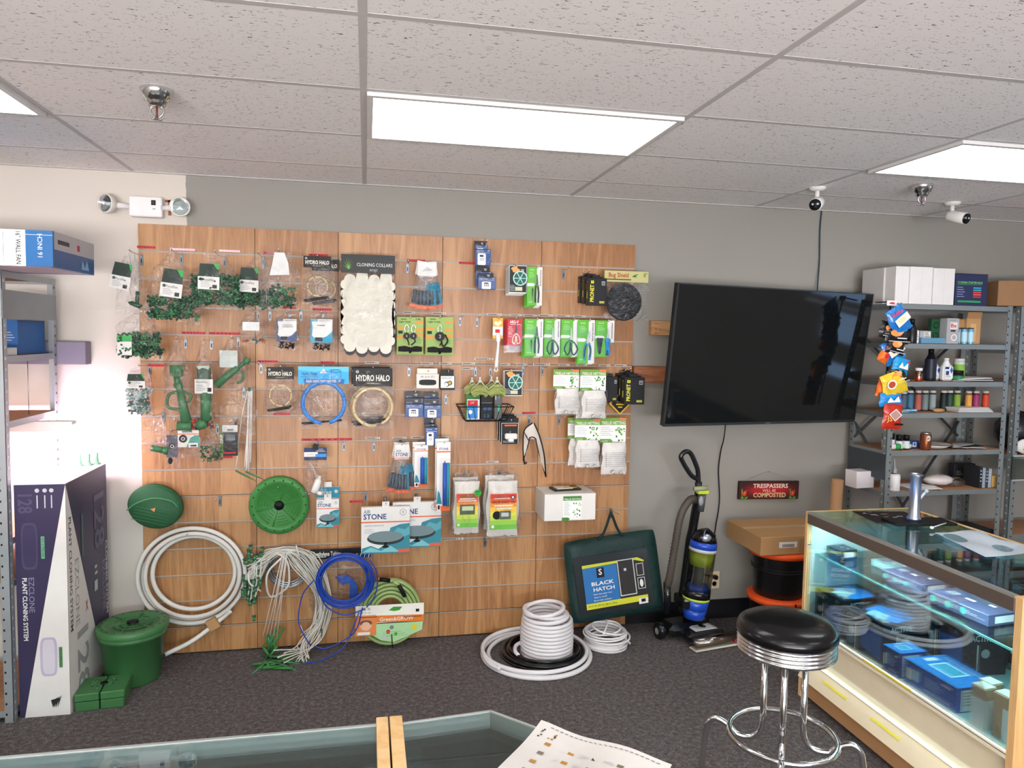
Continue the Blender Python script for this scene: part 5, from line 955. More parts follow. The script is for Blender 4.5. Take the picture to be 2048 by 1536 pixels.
m.dec(.56, .0, .83, .82, M('#b9bab5')).dec(.575, .02, .815, .795, M('#2a2726')).dec(.66, .2, .7, .26, LGREY).dec(.86, .14, .98, .42, LGREY).dec(.87, .155, .97, .405, M('#2a2726')).dec(.86, .46, .98, .72, LGREY).dec(.87, .475, .97, .705, BLACK).disc(.92, .59, .03, WHITE, 12, .09).dec(.84, .93, .99, 1.06, WHITE).dec(.88, .95, .95, 1.02, BLACK).out('printed_insert', t)
hk = mm.transposed() @ (at(1222, 1024, -.15)-cc); m = MB()
for a in (-.04, .055): m.tube(smooth([(a-.035 if a < 0 else a+.03, -.02, H_*.47), (a*.9+hk.x*.3, -.015, H_*.56), hk], 5), [.008]*10+[.008], M('#16302d', .6), 6)
m.out('handle', t); hookpx(1222, 1018, .14, 'chrome hook carrying the dark green carry bag')
# ================================================================== vacuum cleaner
Y = -.29; o = at(1375, 1262, Y); o = Vector((1.93, Y, 0)); t = T('vacuum_cleaner', 'black and blue upright vacuum cleaner standing on the carpet by the outlet', 'vacuum cleaner', o)
V = lambda u, v, y=0: at(u, v, Y+y)-o
BG = M('#121316', .25, coat=.5); VB = M('#1d49b4', .3, coat=.4); LIME = M('#b6cc3a', .4)
def cyl_(m, a, b, ra, rb, mat, n=22): m.tube([a, b], [ra, rb], mat, n)
a0, a1 = V(1387, 1232), V(1409, 1072); ax = a1-a0
def C(f): return a0+ax*f
m = MB(); cyl_(m, C(-.02), C(.1), .06, .075, VB); cyl_(m, C(.1), C(.22), .075, .08, VB); cyl_(m, C(.22), C(.25), .082, .082, LIME); cyl_(m, C(.25), C(.34), .083, .083, BG); m.out('dust_cup_base', t)
m = MB(); m.tube([C(.34), C(.82)], .08, SMOKE, 24, caps=False).out('clear_dust_cup', t)
m = MB(); cyl_(m, C(.64), C(.8), .066, .074, LIME); cyl_(m, C(.34), C(.66), .03, .03, M('#59605f')); cyl_(m, C(.34), C(.4), .07, .06, VB); m.out('cyclone_core', t)
m = MB(); cyl_(m, C(.82), C(.86), .083, .083, LGREY); cyl_(m, C(.86), C(.94), .084, .08, VB); m.tube([C(.94), C(1.0), C(1.06), C(1.09)], [.078, .07, .045, .02], BG, 20); m.tube(smooth([C(.95)+Vector((-.04, -.06, 0)), C(1.05)+Vector((-.02, -.05, .03)), C(1.04)+Vector((.04, -.05, -.01))]), .01, BG, 8); m.blob(C(1.0)+Vector((-.015, -.055, .0)), (.035, .02, .03), M('#a9b0b8', .25, .6)); m.out('dust_cup_lid', t)
m = MB(); m.tube(smooth([V(1362, 1225, .06), V(1372, 1160, .08), V(1385, 1060, .06), V(1395, 1000, .03), V(1397, 965, .0)], 5), [.035]*10+[.028]*5+[.022]*6, BG, 12)
m.box(V(1360, 1200).x, -.05, V(1360, 1215).z, V(1410, 1200).x, .1, V(1360, 1195).z, BG, .01); m.out('spine', t)
m = MB(); m.tube(smooth([V(1397, 975), V(1396, 945), V(1392, 930), V(1382, 908), V(1372, 903), V(1362, 912), V(1366, 925), V(1382, 950), V(1394, 958)], 5), .0145, BG, 10).out('handle', t)
m = MB(); hp = smooth([V(1396, 1000, .0), V(1380, 1000, -.02), V(1362, 1030, -.04), V(1352, 1080, -.04), V(1340, 1150, -.02), V(1335, 1170, 0)], 22); m.tube(hp, [.0195+.005*(i % 2) for i in range(len(hp))], M('#4c463f', .5), 10).out('corrugated_hose', t)
m = MB(); m.tube([V(1334, 1165), V(1335, 1225)], .022, BG, 12); m.out('hose_cuff', t)
m = MB(); m.box(V(1388, 980).x, -.06, V(1388, 985).z, V(1410, 980).x, -.02, V(1388, 973).z, LIME, .005).tube([V(1388, 978, -.06), V(1416, 976, -.06)], .015, M('#8d9273', .3), 10).tube([V(1404, 990, -.05), V(1402, 1022, -.04)], [.025, .018], M('#4a4d50', .3), 12); m.blob(V(1402, 1002, -.07), (.016, .012, .03), M('#8b8f93', .3)); m.out('attachment_tool', t)
m = MB(); x0, x1 = V(1325, 1240).x, V(1425, 1240).x
bm = MB(Matrix.Translation((.0, .0, 0)) @ Matrix.Rotation(.18, 4, 'Z')); bm.box(-.13, -.02, .02, .16, .14, .1, BG, .03).box(-.06, -.11, .02, .2, .04, .075, BG, .02).tube([(.08, .06, .08), (.07, .06, .17)], .06, BG, 14).prism([(-.0, .078), (.16, .078), (.14, .084), (.02, .084)], -.08, .0, M('#b6b8ba', .3)).blob((.08, -.03, .085), (.022, .03, .006), BG).out('floor_head', t)
hm = MB(Matrix.Rotation(.18, 4, 'Z')); hm.tube([(-.07, -.15, .042), (.25, -.15, .042)], .038, film('smoked_window', (.72, .68, .62, 1), .5, .1, .05, 20, .12), 20).box(-.075, -.19, .004, .265, -.12, .016, M('#b9b6a8', .4), .004).box(.2, -.188, .03, .25, -.182, .045, RED).tube([(-.05, -.15, .034), (.24, -.15, .034)], .02, M('#7a6d64'), 10).out('brush_window', t)
for k, (x, y) in enumerate(((-.16, .06), (.18, .1))): MB(Matrix.Rotation(.18, 4, 'Z')).lathe([(0, -.02), (.045, -.02), (.05, -.01), (.05, .01), (.045, .02), (0, .02)], (x, y, .052), BG, 20, 'x').lathe([(0, -.022), (.02, -.022)], (x, y, .052), LGREY, 14, 'x').out('wheel', t)
# ================================================================== television, rails, cables, sign
c4 = [at(1352, 565, -.54), at(1742, 588, -.31), at(1712, 843, -.21), at(1329, 853, -.44)]
cc = sum(c4, Vector())/4; ex = ((c4[1]-c4[0])+(c4[2]-c4[3])).normalized(); ez = ((c4[0]-c4[3])+(c4[1]-c4[2])); ez = (ez-ex*ez.dot(ex)).normalized(); ey = ez.cross(ex)
W_ = ((c4[1]-c4[0]).length+(c4[2]-c4[3]).length)/2; H_ = ((c4[0]-c4[3]).length+(c4[1]-c4[2]).length)/2
t = T('television', 'large switched-off flat television on the grey wall, swung out at its left edge', 'television', cc); mm = Matrix(((ex.x, ey.x, ez.x, 0), (ex.y, ey.y, ez.y, 0), (ex.z, ey.z, ez.z, 0), (0, 0, 0, 1))); t.rotation_euler = mm.to_euler()
scr, nt, N, L, b = nodemat('dark_screen', .06); b.inputs['Base Color'].default_value = hx('#0d1012'); b.inputs['Specular IOR Level'].default_value = .42
L.new(ramp(N, L, noise(N, L, 2, mapping(N, L, (1, 1, 1))), [(.3, '#0b0e10'), (.7, '#101314')]), b.inputs['Base Color'])
TVG = M('#3a3e42', .35, .5)
m = MB().box(-W_/2, 0, -H_/2, W_/2, .035, H_/2, M('#1a1b1d', .4), .004).box(-W_*.3, .035, -H_*.35, W_*.3, .06, H_*.2, M('#1a1b1d', .4), .01); m.out('back_shell', t)
MB().box(-W_/2+.008, -.003, -H_/2+.014, W_/2-.004, 0, H_/2-.006, scr).out('screen', t)
m = MB().box(-W_/2, -.006, -H_/2, -W_/2+.009, .0, H_/2, TVG).box(W_/2-.005, -.006, -H_/2, W_/2, 0, H_/2, TVG).box(-W_/2, -.006, H_/2-.007, W_/2, 0, H_/2, TVG).box(-W_/2, -.006, -H_/2, W_/2, 0, -H_/2+.015, TVG); m.face(W_, .015, -.006, z1=-H_/2+.015).dec(.505, .4, .53, .6, GREY).out('bezel', t)
mi = mm.transposed(); q = lambda v: mi @ (Vector(v)-cc)
MB().tube([q((2.55, -.01, 1.72)), q((2.3, -.14, 1.72)), q(cc+ey*.06)], .02, BLACK, 8).box(-.12, .06, -.14, .12, .075, .14, BLACK).out('mount_arm', t)
for i, (u0, v0, v1, mt, l) in enumerate(((1303, 641, 670, PINE, 'upper raw wood rail on the wall behind the television'), (1262, 733, 766, REDW, 'lower reddish wood rail running from the slatwall behind the television'))):
    a, b_ = at(u0, v0, -.045), at(u0, v1, -.045); x0 = a.x if i == 0 else 1.63; m = MB().box(0, -.045, -(a.z-b_.z), 3.0-x0, -.001, 0, mt, .002)
    if i == 0: 
        for kx, kz in ((.03, -.02), (.03, -.05), (.03, -.075), (.06, -.055)): m.lathe([(0, .0005), (.003, .0005)], (kx, -.045, kz), BLACK, 8, 'y')
    o = m.out('wood_rail', None, (x0, 0, a.z if i == 0 else at(1300, 733, -.045).z)); tag(o, l, 'wood rail')
def cable(pts, r, mat, label): 
    P = smooth(pts, 8); o = MB().tube([p-P[0] for p in P], r, mat, 6).out('power_cable', None, P[0]); return tag(o, label, 'cable')
CB = M('#17171a', .5)
cable([at(1451, 848, -.38), at(1449, 868, -.2), at(1446, 885, -.08), at(1442, 900, -.03), at(1437, 940, -.012), at(1439, 1000, -.012), at(1432, 1050, -.012), at(1424, 1095, -.012), at(1410, 1135, -.012), at(1406, 1146, -.02), at(1414, 1151, -.03), at(1421, 1152, -.03)], .004, CB, 'black power cable snaking down from the television to the wall outlet')
cable([Vector((2.9, -.012, HC-.005)), at(1640, 460, -.012), at(1639, 520, -.012), at(1636, 560, -.03), at(1634, 590, -.06)], .0045, M('#1f3f4c'), 'dark blue cable dropping from the ceiling behind the television')
a, b_ = at(1419, 1143, 0), at(1437, 1176, 0); x, z = (a.x+b_.x)/2, (a.z+b_.z)/2; t = T('wall_outlet', 'cream wall outlet with a black plug in its upper socket', 'outlet', (x, 0, z)); m = MB().box(-.036, -.006, -.058, .036, 0, .058, M('#cdbf9c', .4), .003)
for zz in (.022, -.024): m.lathe([(0, .0015), (.016, .0015)], (0, -.006, zz), M('#d8cba8'), 14, 'y').box(-.008, -.0085, zz-.002, -.005, -.007, zz+.008, BLACK).box(.005, -.0085, zz-.002, .008, -.007, zz+.008, BLACK)
m.out('cover_plate', t); MB().box(-.012, -.034, .01, .014, -.008, .036, BLACK, .004).out('plug', t)
a, b_, d_ = at(1478, 962, -.02), at(1598, 965, -.02), at(1598, 998, -.02); W_, H_ = b_.x-a.x, b_.z-d_.z+.008
t = T('wall_sign', 'painted wooden sign reading trespassers will be composted, hung on a wire', 'sign', ((a.x+b_.x)/2, -.022, (a.z+d_.z)/2), ry=.02); SR, nt, N, L, b = nodemat('painted_sign_red', .5); v = mapping(N, L, (1/W_*2, 1, 1/H_*2)); gr = N.new('ShaderNodeTexGradient'); gr.gradient_type = 'SPHERICAL'; L.new(v, gr.inputs[0]); L.new(ramp(N, L, gr.outputs[1], [(0, '#3a1216'), (.25, '#6b1519'), (.55, '#b31d22')]), b.inputs['Base Color'])
m = MB().box(-W_/2, 0, -H_/2, W_/2, .018, H_/2, M('#2b1512', .6), .002).box(-W_/2+.003, -.001, -H_/2+.003, W_/2-.003, 0, H_/2-.003, SR); m.face(W_, H_, -.001, z1=H_/2).dt('TRESPASSERS', .52, .27, .24, M('#ead9c8'), .58, bold=1).dt('WILL BE', .5, .53, .17, M('#f0cfc0'), .22).dt('COMPOSTED', .51, .78, .26, M('#d8c48c'), .54, bold=1)
for s_ in (0, 1):
    fx = .09 if s_ == 0 else .89
    m.decp([(fx-.03, .75), (fx-.04, .5), (fx, .62), (fx+.04, .45), (fx+.035, .75), (fx, .85)], M('#c8402f')).decp([(fx-.01, .7), (fx, .5), (fx+.015, .7)], M('#e07a4a')).decp([(fx-.05, .45), (fx-.03, .4), (fx-.035, .8), (fx, .95), (fx-.04, .9)], M('#4f9a3a')).decp([(fx, .95), (fx+.05, .82), (fx+.06, .92), (fx+.02, 1)], M('#4f9a3a')).decp([(fx-.06, .88), (fx-.02, .85), (fx, .97), (fx-.04, .98)], M('#4f9a3a'))
m.out('painted_board', t); MB().tube(smooth([(-W_*.4, .008, H_/2), (-W_*.2, .012, H_/2+.035), (0, .014, H_/2+.06), (W_*.2, .012, H_/2+.035), (W_*.4, .008, H_/2)]), .0012, GREY, 4).lathe([(0, .0), (.006, .0), (.004, -.012)], (0, .01, H_/2+.06), M('#8f887c'), 10, 'y').out('hanging_wire', t)
# buckets with orange lids and the carton on top
OR = M('#e0531f', .45)
for k, z in enumerate((0, .285)):
    t = T('bucket', ('lower', 'upper')[k]+' black bucket with an orange rim stacked by the outlet', 'bucket', (2.49, -.35, z), group='black buckets'); h = .262
    m = MB().lathe([(0, 0), (.145, 0), (.15, .01), (.165, h-.03), (.165, h)], (0, 0, 0), M('#121314', .3, coat=.3), 36).tube(ring((0, 0, h*.68), .163, 36, 'z'), .003, M('#1c1d1e'), 6, True).tube(ring((0, 0, h*.62), .162, 36, 'z'), .003, M('#1c1d1e'), 6, True); m.out('bucket_body', t)
    MB().lathe([(.166, h-.012), (.185, h-.012), (.187, h+.012), (.17, h+.02), (0, h+.02)], (0, 0, 0), OR, 40).out('lid', t)
    if k == 0: MB().box(-.004, -.19, h-.012, .004, -.187, h+.015, BLACK).out('lid_notch', t)
zb = .57; t = T('cardboard_box', 'flat brown cardboard box resting on the upper black bucket', 'box', (2.5, -.3, zb)); m = MB().box(-.235, -.21, 0, .3, .2, .11, CARD, .003); m.face(.535, .11, -.21, x0=-.235, z1=.11).dec(.22, .3, .44, .62, PAPER)
for k in range(12): m.dec(.26+.012*k, .42, .265+.012*k+.003*(k % 2), .58, BLACK)
m.dec(.47, .16, .6, .9, M('#9c7850')).out('carton', t); MB().box(-.235, -.02, .1095, .3, .02, .1105, M('#b8986a', .3)).out('packing_tape', t)
t = tag(MB(Matrix.Rotation(.03, 4, 'Y')).lathe([(.036, 0), (.036, .95), (.03, .95), (.03, .9)], (0, 0, 0), M('#b08660', .8), 20).out('mailing_tube', None, (2.93, -.22, 0)), 'brown cardboard mailing tube standing left of the metal shelving', 'tube')
# ================================================================== metal shelving, right
SG = M('#858c8c', .4, .45); SGD = M('#4a5054', .5, .4)
def shelfunit(label, x0, x1, y0, y1, zs, top, gussets=(), boards=PART, lip=.03):
    t = T('shelving_unit', label, 'shelving', ((x0+x1)/2, (y0+y1)/2, 0), group=None); cx, cy = (x0+x1)/2, (y0+y1)/2; X = [x0-cx, x1-cx]; Yy = [y0-cy, y1-cy]
    for i, x in enumerate(X):
        for j, y in enumerate(Yy):
            sx = 1 if i == 0 else -1; sy = 1 if j == 0 else -1; m = MB().box(x, y, 0, x+sx*.038, y+sy*.002, top, SG).box(x, y, 0, x+sx*.002, y+sy*.038, top, SG)
            for k in range(int(top/.05)):
                z = .04+k*.05; m.box(x+sx*.026, y-sy*.0008, z-.005, x+sx*.033, y-sy*.0001, z+.005, BLACK).box(x+sx*.0022, y+sy*.014, z-.008, x+sx*.0035, y+sy*.024, z+.008, M('#b9bdc0', .3, .6)).box(x-sx*.001, y+sy*.014, z-.006, x-sx*.0001, y+sy*.022, z+.006, M('#c8ccce', .3, .3) if j == 0 else BLACK)
            m.out('upright', t)
    for z in zs:
        m = MB().box(X[0]+.003, Yy[0]+.003, z-lip, X[1]-.003, Yy[0]+.006, z, SG).box(X[0]+.003, Yy[1]-.006, z-lip, X[1]-.003, Yy[1]-.003, z, SG).box(X[0]+.003, Yy[0]+.003, z-lip, X[0]+.006, Yy[1]-.003, z, SG).box(X[1]-.006, Yy[0]+.003, z-lip, X[1]-.003, Yy[1]-.003, z, SG)
        m.box(X[0]+.006, Yy[0]+.006, z-.016, X[1]-.006, Yy[1]-.006, z-.001, boards); m.out('shelf', t)
    for (i, z0, z1) in gussets: x = X[i]; MB().box(x+(-.002 if i == 0 else .0), Yy[0], z0, x+(.0 if i == 0 else .002), Yy[1], z1, SGD if boards is PART and label.startswith('grey') else GALV).out('side_gusset', t)
    return t
SX0, SX1, SY0, SY1 = 3.14, 4.0, -.42, -.07
zs = [.12, .6, .905, 1.16, 1.395, 1.59, 1.825, 2.065]
t = shelfunit('grey metal shelving unit full of bottles and boxes, right of the television', SX0, SX1, SY0, SY1, zs, 2.07, [(0, .98, 1.14)])
cx = (SX1-SX0)/2; yb = (SY1-SY0)/2-.004
for z0, z1 in ((.15, 1.3), (1.2, 1.9)): MB().tube([(-cx+.03, yb, z0), (cx-.03, yb, z1)], .009, SGD, 4).tube([(-cx+.03, yb, z1), (cx-.03, yb, z0)], .009, SGD, 4).out('cross_brace', t)
t2 = shelfunit('second grey metal shelving unit cut off by the right edge of the photo', 4.06, 4.96, SY0, SY1, [.12, .6, 1.12, 1.6, 1.8, 2.065], 2.07)
def bx(u0, v0, u1, v1, y, zb, dp): 
    a, b_ = at(u0, (v0+v1)/2, y), at(u1, (v0+v1)/2, y); zt = at((u0+u1)/2, v0, y).z; return (a.x+b_.x)/2, b_.x-a.x, zt-zb
def boxon(nm, label, cat, u0, v0, u1, v1, y, zb, dp, mat, fn=None, rz=0, grp=None):
    x, w, h = bx(u0, v0, u1, v1, y, zb, dp); t = T(nm, label, cat, (x, y, zb+.001), rz, grp); m = MB().box(-w/2, 0, 0, w/2, dp, h, mat, .0015); m.face(w, h, 0, z1=h)
    if fn: fn(m, w, h)
    m.out('body', t); return t
WB = M('#cfccca', .7)
for k, (u0, u1) in enumerate(((1790, 1819), (1819, 1866), (1866, 1910))):
    boxon('white_box', ('left of three tall white boxes on top of the grey shelving', 'middle tall white box on top of the grey shelving', 'right tall white box on top of the grey shelving')[k], 'box', u0+(1 if k == 0 else 0), (533, 534, 537)[k], u1-1, 605, -.41, 2.066, .3, WB, (lambda m, w, h: m.dec(.5, 0, .51, 1, LGREY)), grp='tall white boxes')
p = at(1774, 534, -.3); o = T('white_box', 'thin white box leaning at the left of the tall white boxes', 'box', (3.155, -.3, 2.066)); MB().box(-.013, -.02, 0, .013, .18, .225, M('#bdbbb9', .7), .002).out('body', o)
def csp(m, w, h):
    m.dec(0, .0, 1, .02, BLACK).dt('X CANNA STARTER PACK', .45, .28, .07, M('#6cb86a'), .78, bold=1).dec(.06, .33, .8, .345, M('#3a8a4a')).lines(.05, .42, .3, .78, 5, M('#7f86a8'), .3).dec(.08, .84, .8, .9, M('#2f8f55'))
    for i, c in enumerate(('#3f9ab0', '#3f9ab0', '#c94a4a', '#d05a4a', '#b03a3a')): m.dec(.55, .42+.07*i, .8, .46+.07*i, M(c))
boxon('starter_pack_box', 'dark blue printed box right of the white boxes on top of the shelving', 'box', 1911, 548, 1975, 606, -.39, 2.066, .3, M('#2b3050', .5), csp)
o = T('long_carton', 'long brown carton lying on top of the second shelving unit', 'box', (4.02, -.1, 2.072), 0); MB(Matrix.Rotation(-.28, 4, 'Z')).box(-.02, -.02, 0, 1.1, .0, .16, M('#8d6b4c', .8), .003).box(-.02, -.3, 0, 1.1, -.02, .16, M('#8d6b4c', .8), .003).out('carton', o)
# shelf at 1.825
Z = 1.826
def bottle(nm, label, cat, u, v0, y, zb, r, mat, cap, capm, wr=None, neck=0, grp=None):
    x = at(u, v0, y).x; h = at(u, v0, y).z-zb; t = T(nm, label, cat, (x, y, zb), group=grp); hc = h-cap; pr = [(0, 0), (r*.96, 0), (r, .004), (r, hc*(1-neck) if neck else hc-.006), (r*(.45 if neck else .9), hc), (0, hc)]
    MB().lathe(pr, (0, 0, 0), mat, 18).out('body', t); MB().lathe([(0, hc), (r*(.5 if neck else .92), hc), (r*(.48 if neck else .92), h), (0, h)], (0, 0, 0), capm, 16).out('cap', t)
    if wr: MB().lathe([(r+.0006, hc*wr[0]), (r+.0006, hc*wr[1])], (0, 0, 0), wr[2], 18, cap=False).out('label_wrap', t)
    return t
bottle('dark_bottle', 'black narrow-necked bottle at the left of the top inner shelf', 'bottle', 1825, 638, -.36, Z, .03, M('#1b1c20', .3), .03, BLACK, neck=.35)
boxon('small_carton', 'small white carton with black print beside the dark bottle', 'box', 1828, 661, 1838, 684, -.37, Z, .04, WHITE, lambda m, w, h: m.lines(.15, .2, .85, .8, 5, BLACK, .4))
boxon('label_carton', 'grey and white labelled carton on the top inner shelf', 'box', 1840, 662, 1862, 682, -.36, Z, .06, M('#9b9fa2'), lambda m, w, h: m.dec(.35, .1, .95, .7, PAPER).lines(.4, .15, .9, .6, 3, BLACK, .35))
boxon('blue_sleeve', 'flat blue and grey sleeve under the perforated green tray', 'package', 1843, 676, 1893, 682, -.38, Z, .1, M('#5d88a3'))
t = boxon('green_tray', 'dark green plastic tray with four round holes standing on the shelf', 'tray', 1863, 638, 1897, 682, -.33, Z+.005, .03, M('#1f4a30'))
m = MB(); w, h = .125, .155
for a in (-.03, .03):
    for b_ in (.045, .11): MB().tube(ring((a, -.002, b_), .017, 14), .004, M('#153422'), 5, True).out('hole_rim', t)
boxon('seed_box', 'grey box printed Bx in red on the top inner shelf', 'box', 1894, 637, 1918, 685, -.39, Z, .06, M('#9d9d9f'), lambda m, w, h: m.dec(.25, .16, .85, .42, PAPER).dt('Bx', .55, .29, .16, RED, .5, bold=1).dec(.3, .46, .7, .52, BLACK).disc(.6, .75, .25, WHITE).disc(.6, .75, .17, M('#9d9d9f')).lines(.1, .06, .9, .12, 1, GREY))
for k, u in enumerate((1921, 1929, 1942)): bottle('drink_can', ('leftmost', 'middle', 'right')[k]+' light blue slim can on the top inner shelf', 'can', u, 656, -.37+.03*(k == 0), Z, .018, M('#6fa5bd', .35, .3), .006, M('#2b2d30'), (.15, .8, M('#a8cbd8', .4)), grp='light blue cans')
t = T('open_carton', 'open brown carton with a raised flap at the right end of the shelf', 'box', (3.74, -.34, Z)); m = MB().box(-.05, .02, 0, .12, .22, .16, CARD, .002).box(.0, 0, 0, .105, .02, .165, M('#b28a5e', .8), .001).prism([(.0, .165), (.105, .165), (.115, .205), (.01, .205)], .0, .004, M('#a87f55', .8)).box(.03, -.001, .02, .07, 0, .13, M('#c4a173', .6)).out('carton', t)
# shelf at 1.59
Z = 1.591
t = bottle('pill_bottle', 'amber pill bottle with a white cap', 'bottle', 1838, 736, -.37, Z, .023, AMBER, .018, WHITE); MB().lathe([(0, .002), (.019, .002), (.019, .028), (0, .03)], (0, 0, 0), M('#c77a2a'), 14).out('pills', t)
t = bottle('flask_bottle', 'tall dark metal flask with a loop cap on the middle shelf', 'bottle', 1863, 698, -.3, Z, .034, M('#1d222c', .35, .3), .03, BLACK, (.1, .8, M('#222835', .4)), neck=.25)
def jug(label, u, v0, r, col, dz=0):
    x = at(u, v0, -.34).x; h = at(u, v0, -.34).z-Z; t = T('nutrient_jug', label, 'bottle', (x, -.34+dz, Z), group='jugs on the middle shelf'); m = MB().box(-r, -r*.6, 0, r, r*.6, h*.7, col, .012).lathe([(r*.8, h*.7-.01), (r*.45, h*.85), (r*.4, h*.9)], (-r*.1, 0, 0), col, 14); m.out('body', t)
    MB().lathe([(0, h*.88), (r*.42, h*.88), (r*.42, h), (0, h)], (-r*.1, 0, 0), WHITE, 14).out('cap', t); MB().face(r*1.6, h*.5, -r*.6-.001, z1=h*.62).dec(0, 0, 1, 1, M('#dcdfe2')).dec(0, 0, .5, .2, NAVY).dec(.1, .35, .5, .7, M('#2a3f66')).decp([(.6, .3), (.8, .0), (1, .3), (.8, .6)], M('#2b56a0')).lines(.1, .75, .9, .95, 2, GREY).out('printed_label', t); return t
jug('grey white jug behind, beside the tall flask', 1881, 717, .035, M('#b8bcc0'), .05); jug('white jug with a blue arrow label on the middle shelf', 1894, 716, .036, M('#cfd2d4'))
bottle('green_tub', 'lime and white tall tub behind the dark green tub', 'tub', 1919, 717, -.28, Z, .033, M('#cdd5c8'), .018, WHITE, (.1, .85, M('#7fb04a', .5)))
bottle('dark_green_tub', 'short tub with dark green label and black lid', 'tub', 1916, 741, -.36, Z, .035, M('#1d1f1e', .3), .022, BLACK, (.0, .75, M('#2f7a4a', .5)))
t = T('paper_stack', 'loose white and black papers at the right of the middle shelf', 'papers', (3.76, -.33, Z)); m = MB()
for k in range(4): m.m = Matrix.Translation((.01*k, .01*k, .006+.004*k)) @ Matrix.Rotation(.1*k-.15, 4, 'Z') @ Matrix.Rotation(-.03, 4, 'Y'); m.box(-.13, -.08, 0, .13, .08, .003, (PAPER, BLACK, PAPER, WHITE)[k])
m.out('sheets', t)
# shelf at 1.395 : jars
Z = 1.396; jr = [(1808, 783, '#36424e', '#4b5c6c'), (1821, 781, '#2c3c4a', '#3f6f8c'), (1837, 781, '#3c3a3c', '#a85a50'), (1851, 781, '#38383c', '#6f7a7c'), (1866, 781, '#3a3d40', '#8c9a9c'), (1888, 781, '#14181a', '#1f2a26'), (1900, 781, '#16201c', '#28463a'), (1915, 781, '#2c3a1c', '#7fa03a'), (1938, 782, '#7a5a2c', '#d89a4a'), (1953, 782, '#5a2040', '#9a3a6a'), (1972, 782, '#8a2c1c', '#cf4a30')]
jn = ['slate', 'steel blue', 'dusty red', 'ash grey', 'light grey', 'black', 'dark green', 'lime green', 'amber orange', 'magenta', 'bright red']
for k, (u, v, c1_, c2_) in enumerate(jr): bottle('nutrient_jar', '%s labelled jar with a white lid in the jar row' % jn[k], 'jar', u, v, -.3, Z, .0195, M(c1_, .4), .014, M('#c9c6bf'), (.08, .9, M(c2_, .5)), grp='coloured jars in a row')
t = T('blue_packets', 'scattered pale blue packets in front of the jars', 'packets', (3.26, -.38, Z)); m = MB(); R = random.Random(6)
for k in range(7): m.m = Matrix.Translation((R.uniform(-.04, .1), R.uniform(-.02, .02), .003*k)) @ Matrix.Rotation(R.uniform(-.6, .6), 4, 'Z'); m.box(-.04, -.015, 0, .04, .015, .003, (M('#4f9ac4'), M('#8cc4dc'), WHITE)[k % 3])
m.out('packet_pile', t)['kind'] = 'stuff'
t = T('kraft_packet', 'crumpled brown packet in front of the jars', 'packet', (3.53, -.38, Z)); MB().blob((0, 0, .012), (.045, .02, .012), CARD, 10, .15).out('wrapper', t)
t = T('magazine_stack', 'fanned stack of thin magazines at the right of the jar shelf', 'magazines', (3.79, -.35, Z)); m = MB()
for k in range(6): m.m = Matrix.Translation((-.004*k, .0, .005*k)) @ Matrix.Rotation(.03*k, 4, 'Z'); m.box(-.13, -.05, 0, .13, .08, .004, (LGREY, PAPER)[k % 2])
m.out('pages', t)
# shelf at 1.16
Z = 1.161
t = T('green_rolls', 'clear bag with green and white rolls at the left of the lower shelf', 'bag', (3.24, -.3, Z)); MB().tube([(-.07, -.05, .02), (.0, -.07, .02)], .018, WHITE, 12).tube([(0, -.07, .02), (.03, -.078, .02)], .019, M('#2f8f4a'), 12).blob((.09, -.05, .02), (.05, .03, .02), M('#a9c4a4'), 10, .1).out('rolls', t)
for k, (u, dy) in enumerate(((1771, .04), (1783, .02), (1799, 0), (1813, 0))): bottle('supplement_bottle', ('leftmost', 'second', 'third', 'rightmost')[k]+' dark supplement bottle with a white label', 'bottle', u, 870-(k < 2)*3, -.36+dy, Z, .02, M('#15151a', .3), .03, BLACK, (.12, .9, M('#c9cdd4')), grp='dark supplement bottles')
boxon('navy_box', 'small navy box with a square emblem beside the soda can', 'box', 1820, 882, 1838, 898, -.34, Z, .05, NAVY, lambda m, w, h: m.dec(.3, .2, .7, .8, LGREY).dec(.4, .3, .6, .6, NAVY))
t = bottle('soda_can', 'brown root beer can with a pale oval emblem', 'can', 1852, 865, -.38, Z, .0325, M('#7a4326', .3, .5), .008, STEEL); MB().face(.05, .06, -.0335, z1=.098).disc(.3, .4, .32, M('#d8cbb8'), 16, .3).dt('A&W', .3, .42, .25, M('#3a1c10'), .5, bold=1).out('emblem', t)
t = T('enamel_plate', 'white speckled enamel plate with a dark rim on the lower shelf', 'plate', (3.55, -.33, Z)); MB().lathe([(0, .01), (.06, .01), (.105, .03), (.108, .03), (.062, .004), (0, .004)], (0, 0, 0), M('#c9c3bb', .3), 28).tube(ring((0, 0, .03), .107, 28, 'z'), .002, BLACK, 5, True).out('dish', t)
t = T('flyer_pile', 'pile of black and white flyers beside the enamel plate', 'papers', (3.79, -.33, Z)); m = MB()
for k in range(6): m.m = Matrix.Translation((R.uniform(-.04, .04), R.uniform(-.02, .03), .003*k)) @ Matrix.Rotation(R.uniform(-.5, .5), 4, 'Z'); m.box(-.1, -.04, 0, .1, .04, .0025, (PAPER, BLACK, LGREY)[k % 3])
m.out('sheets', t)
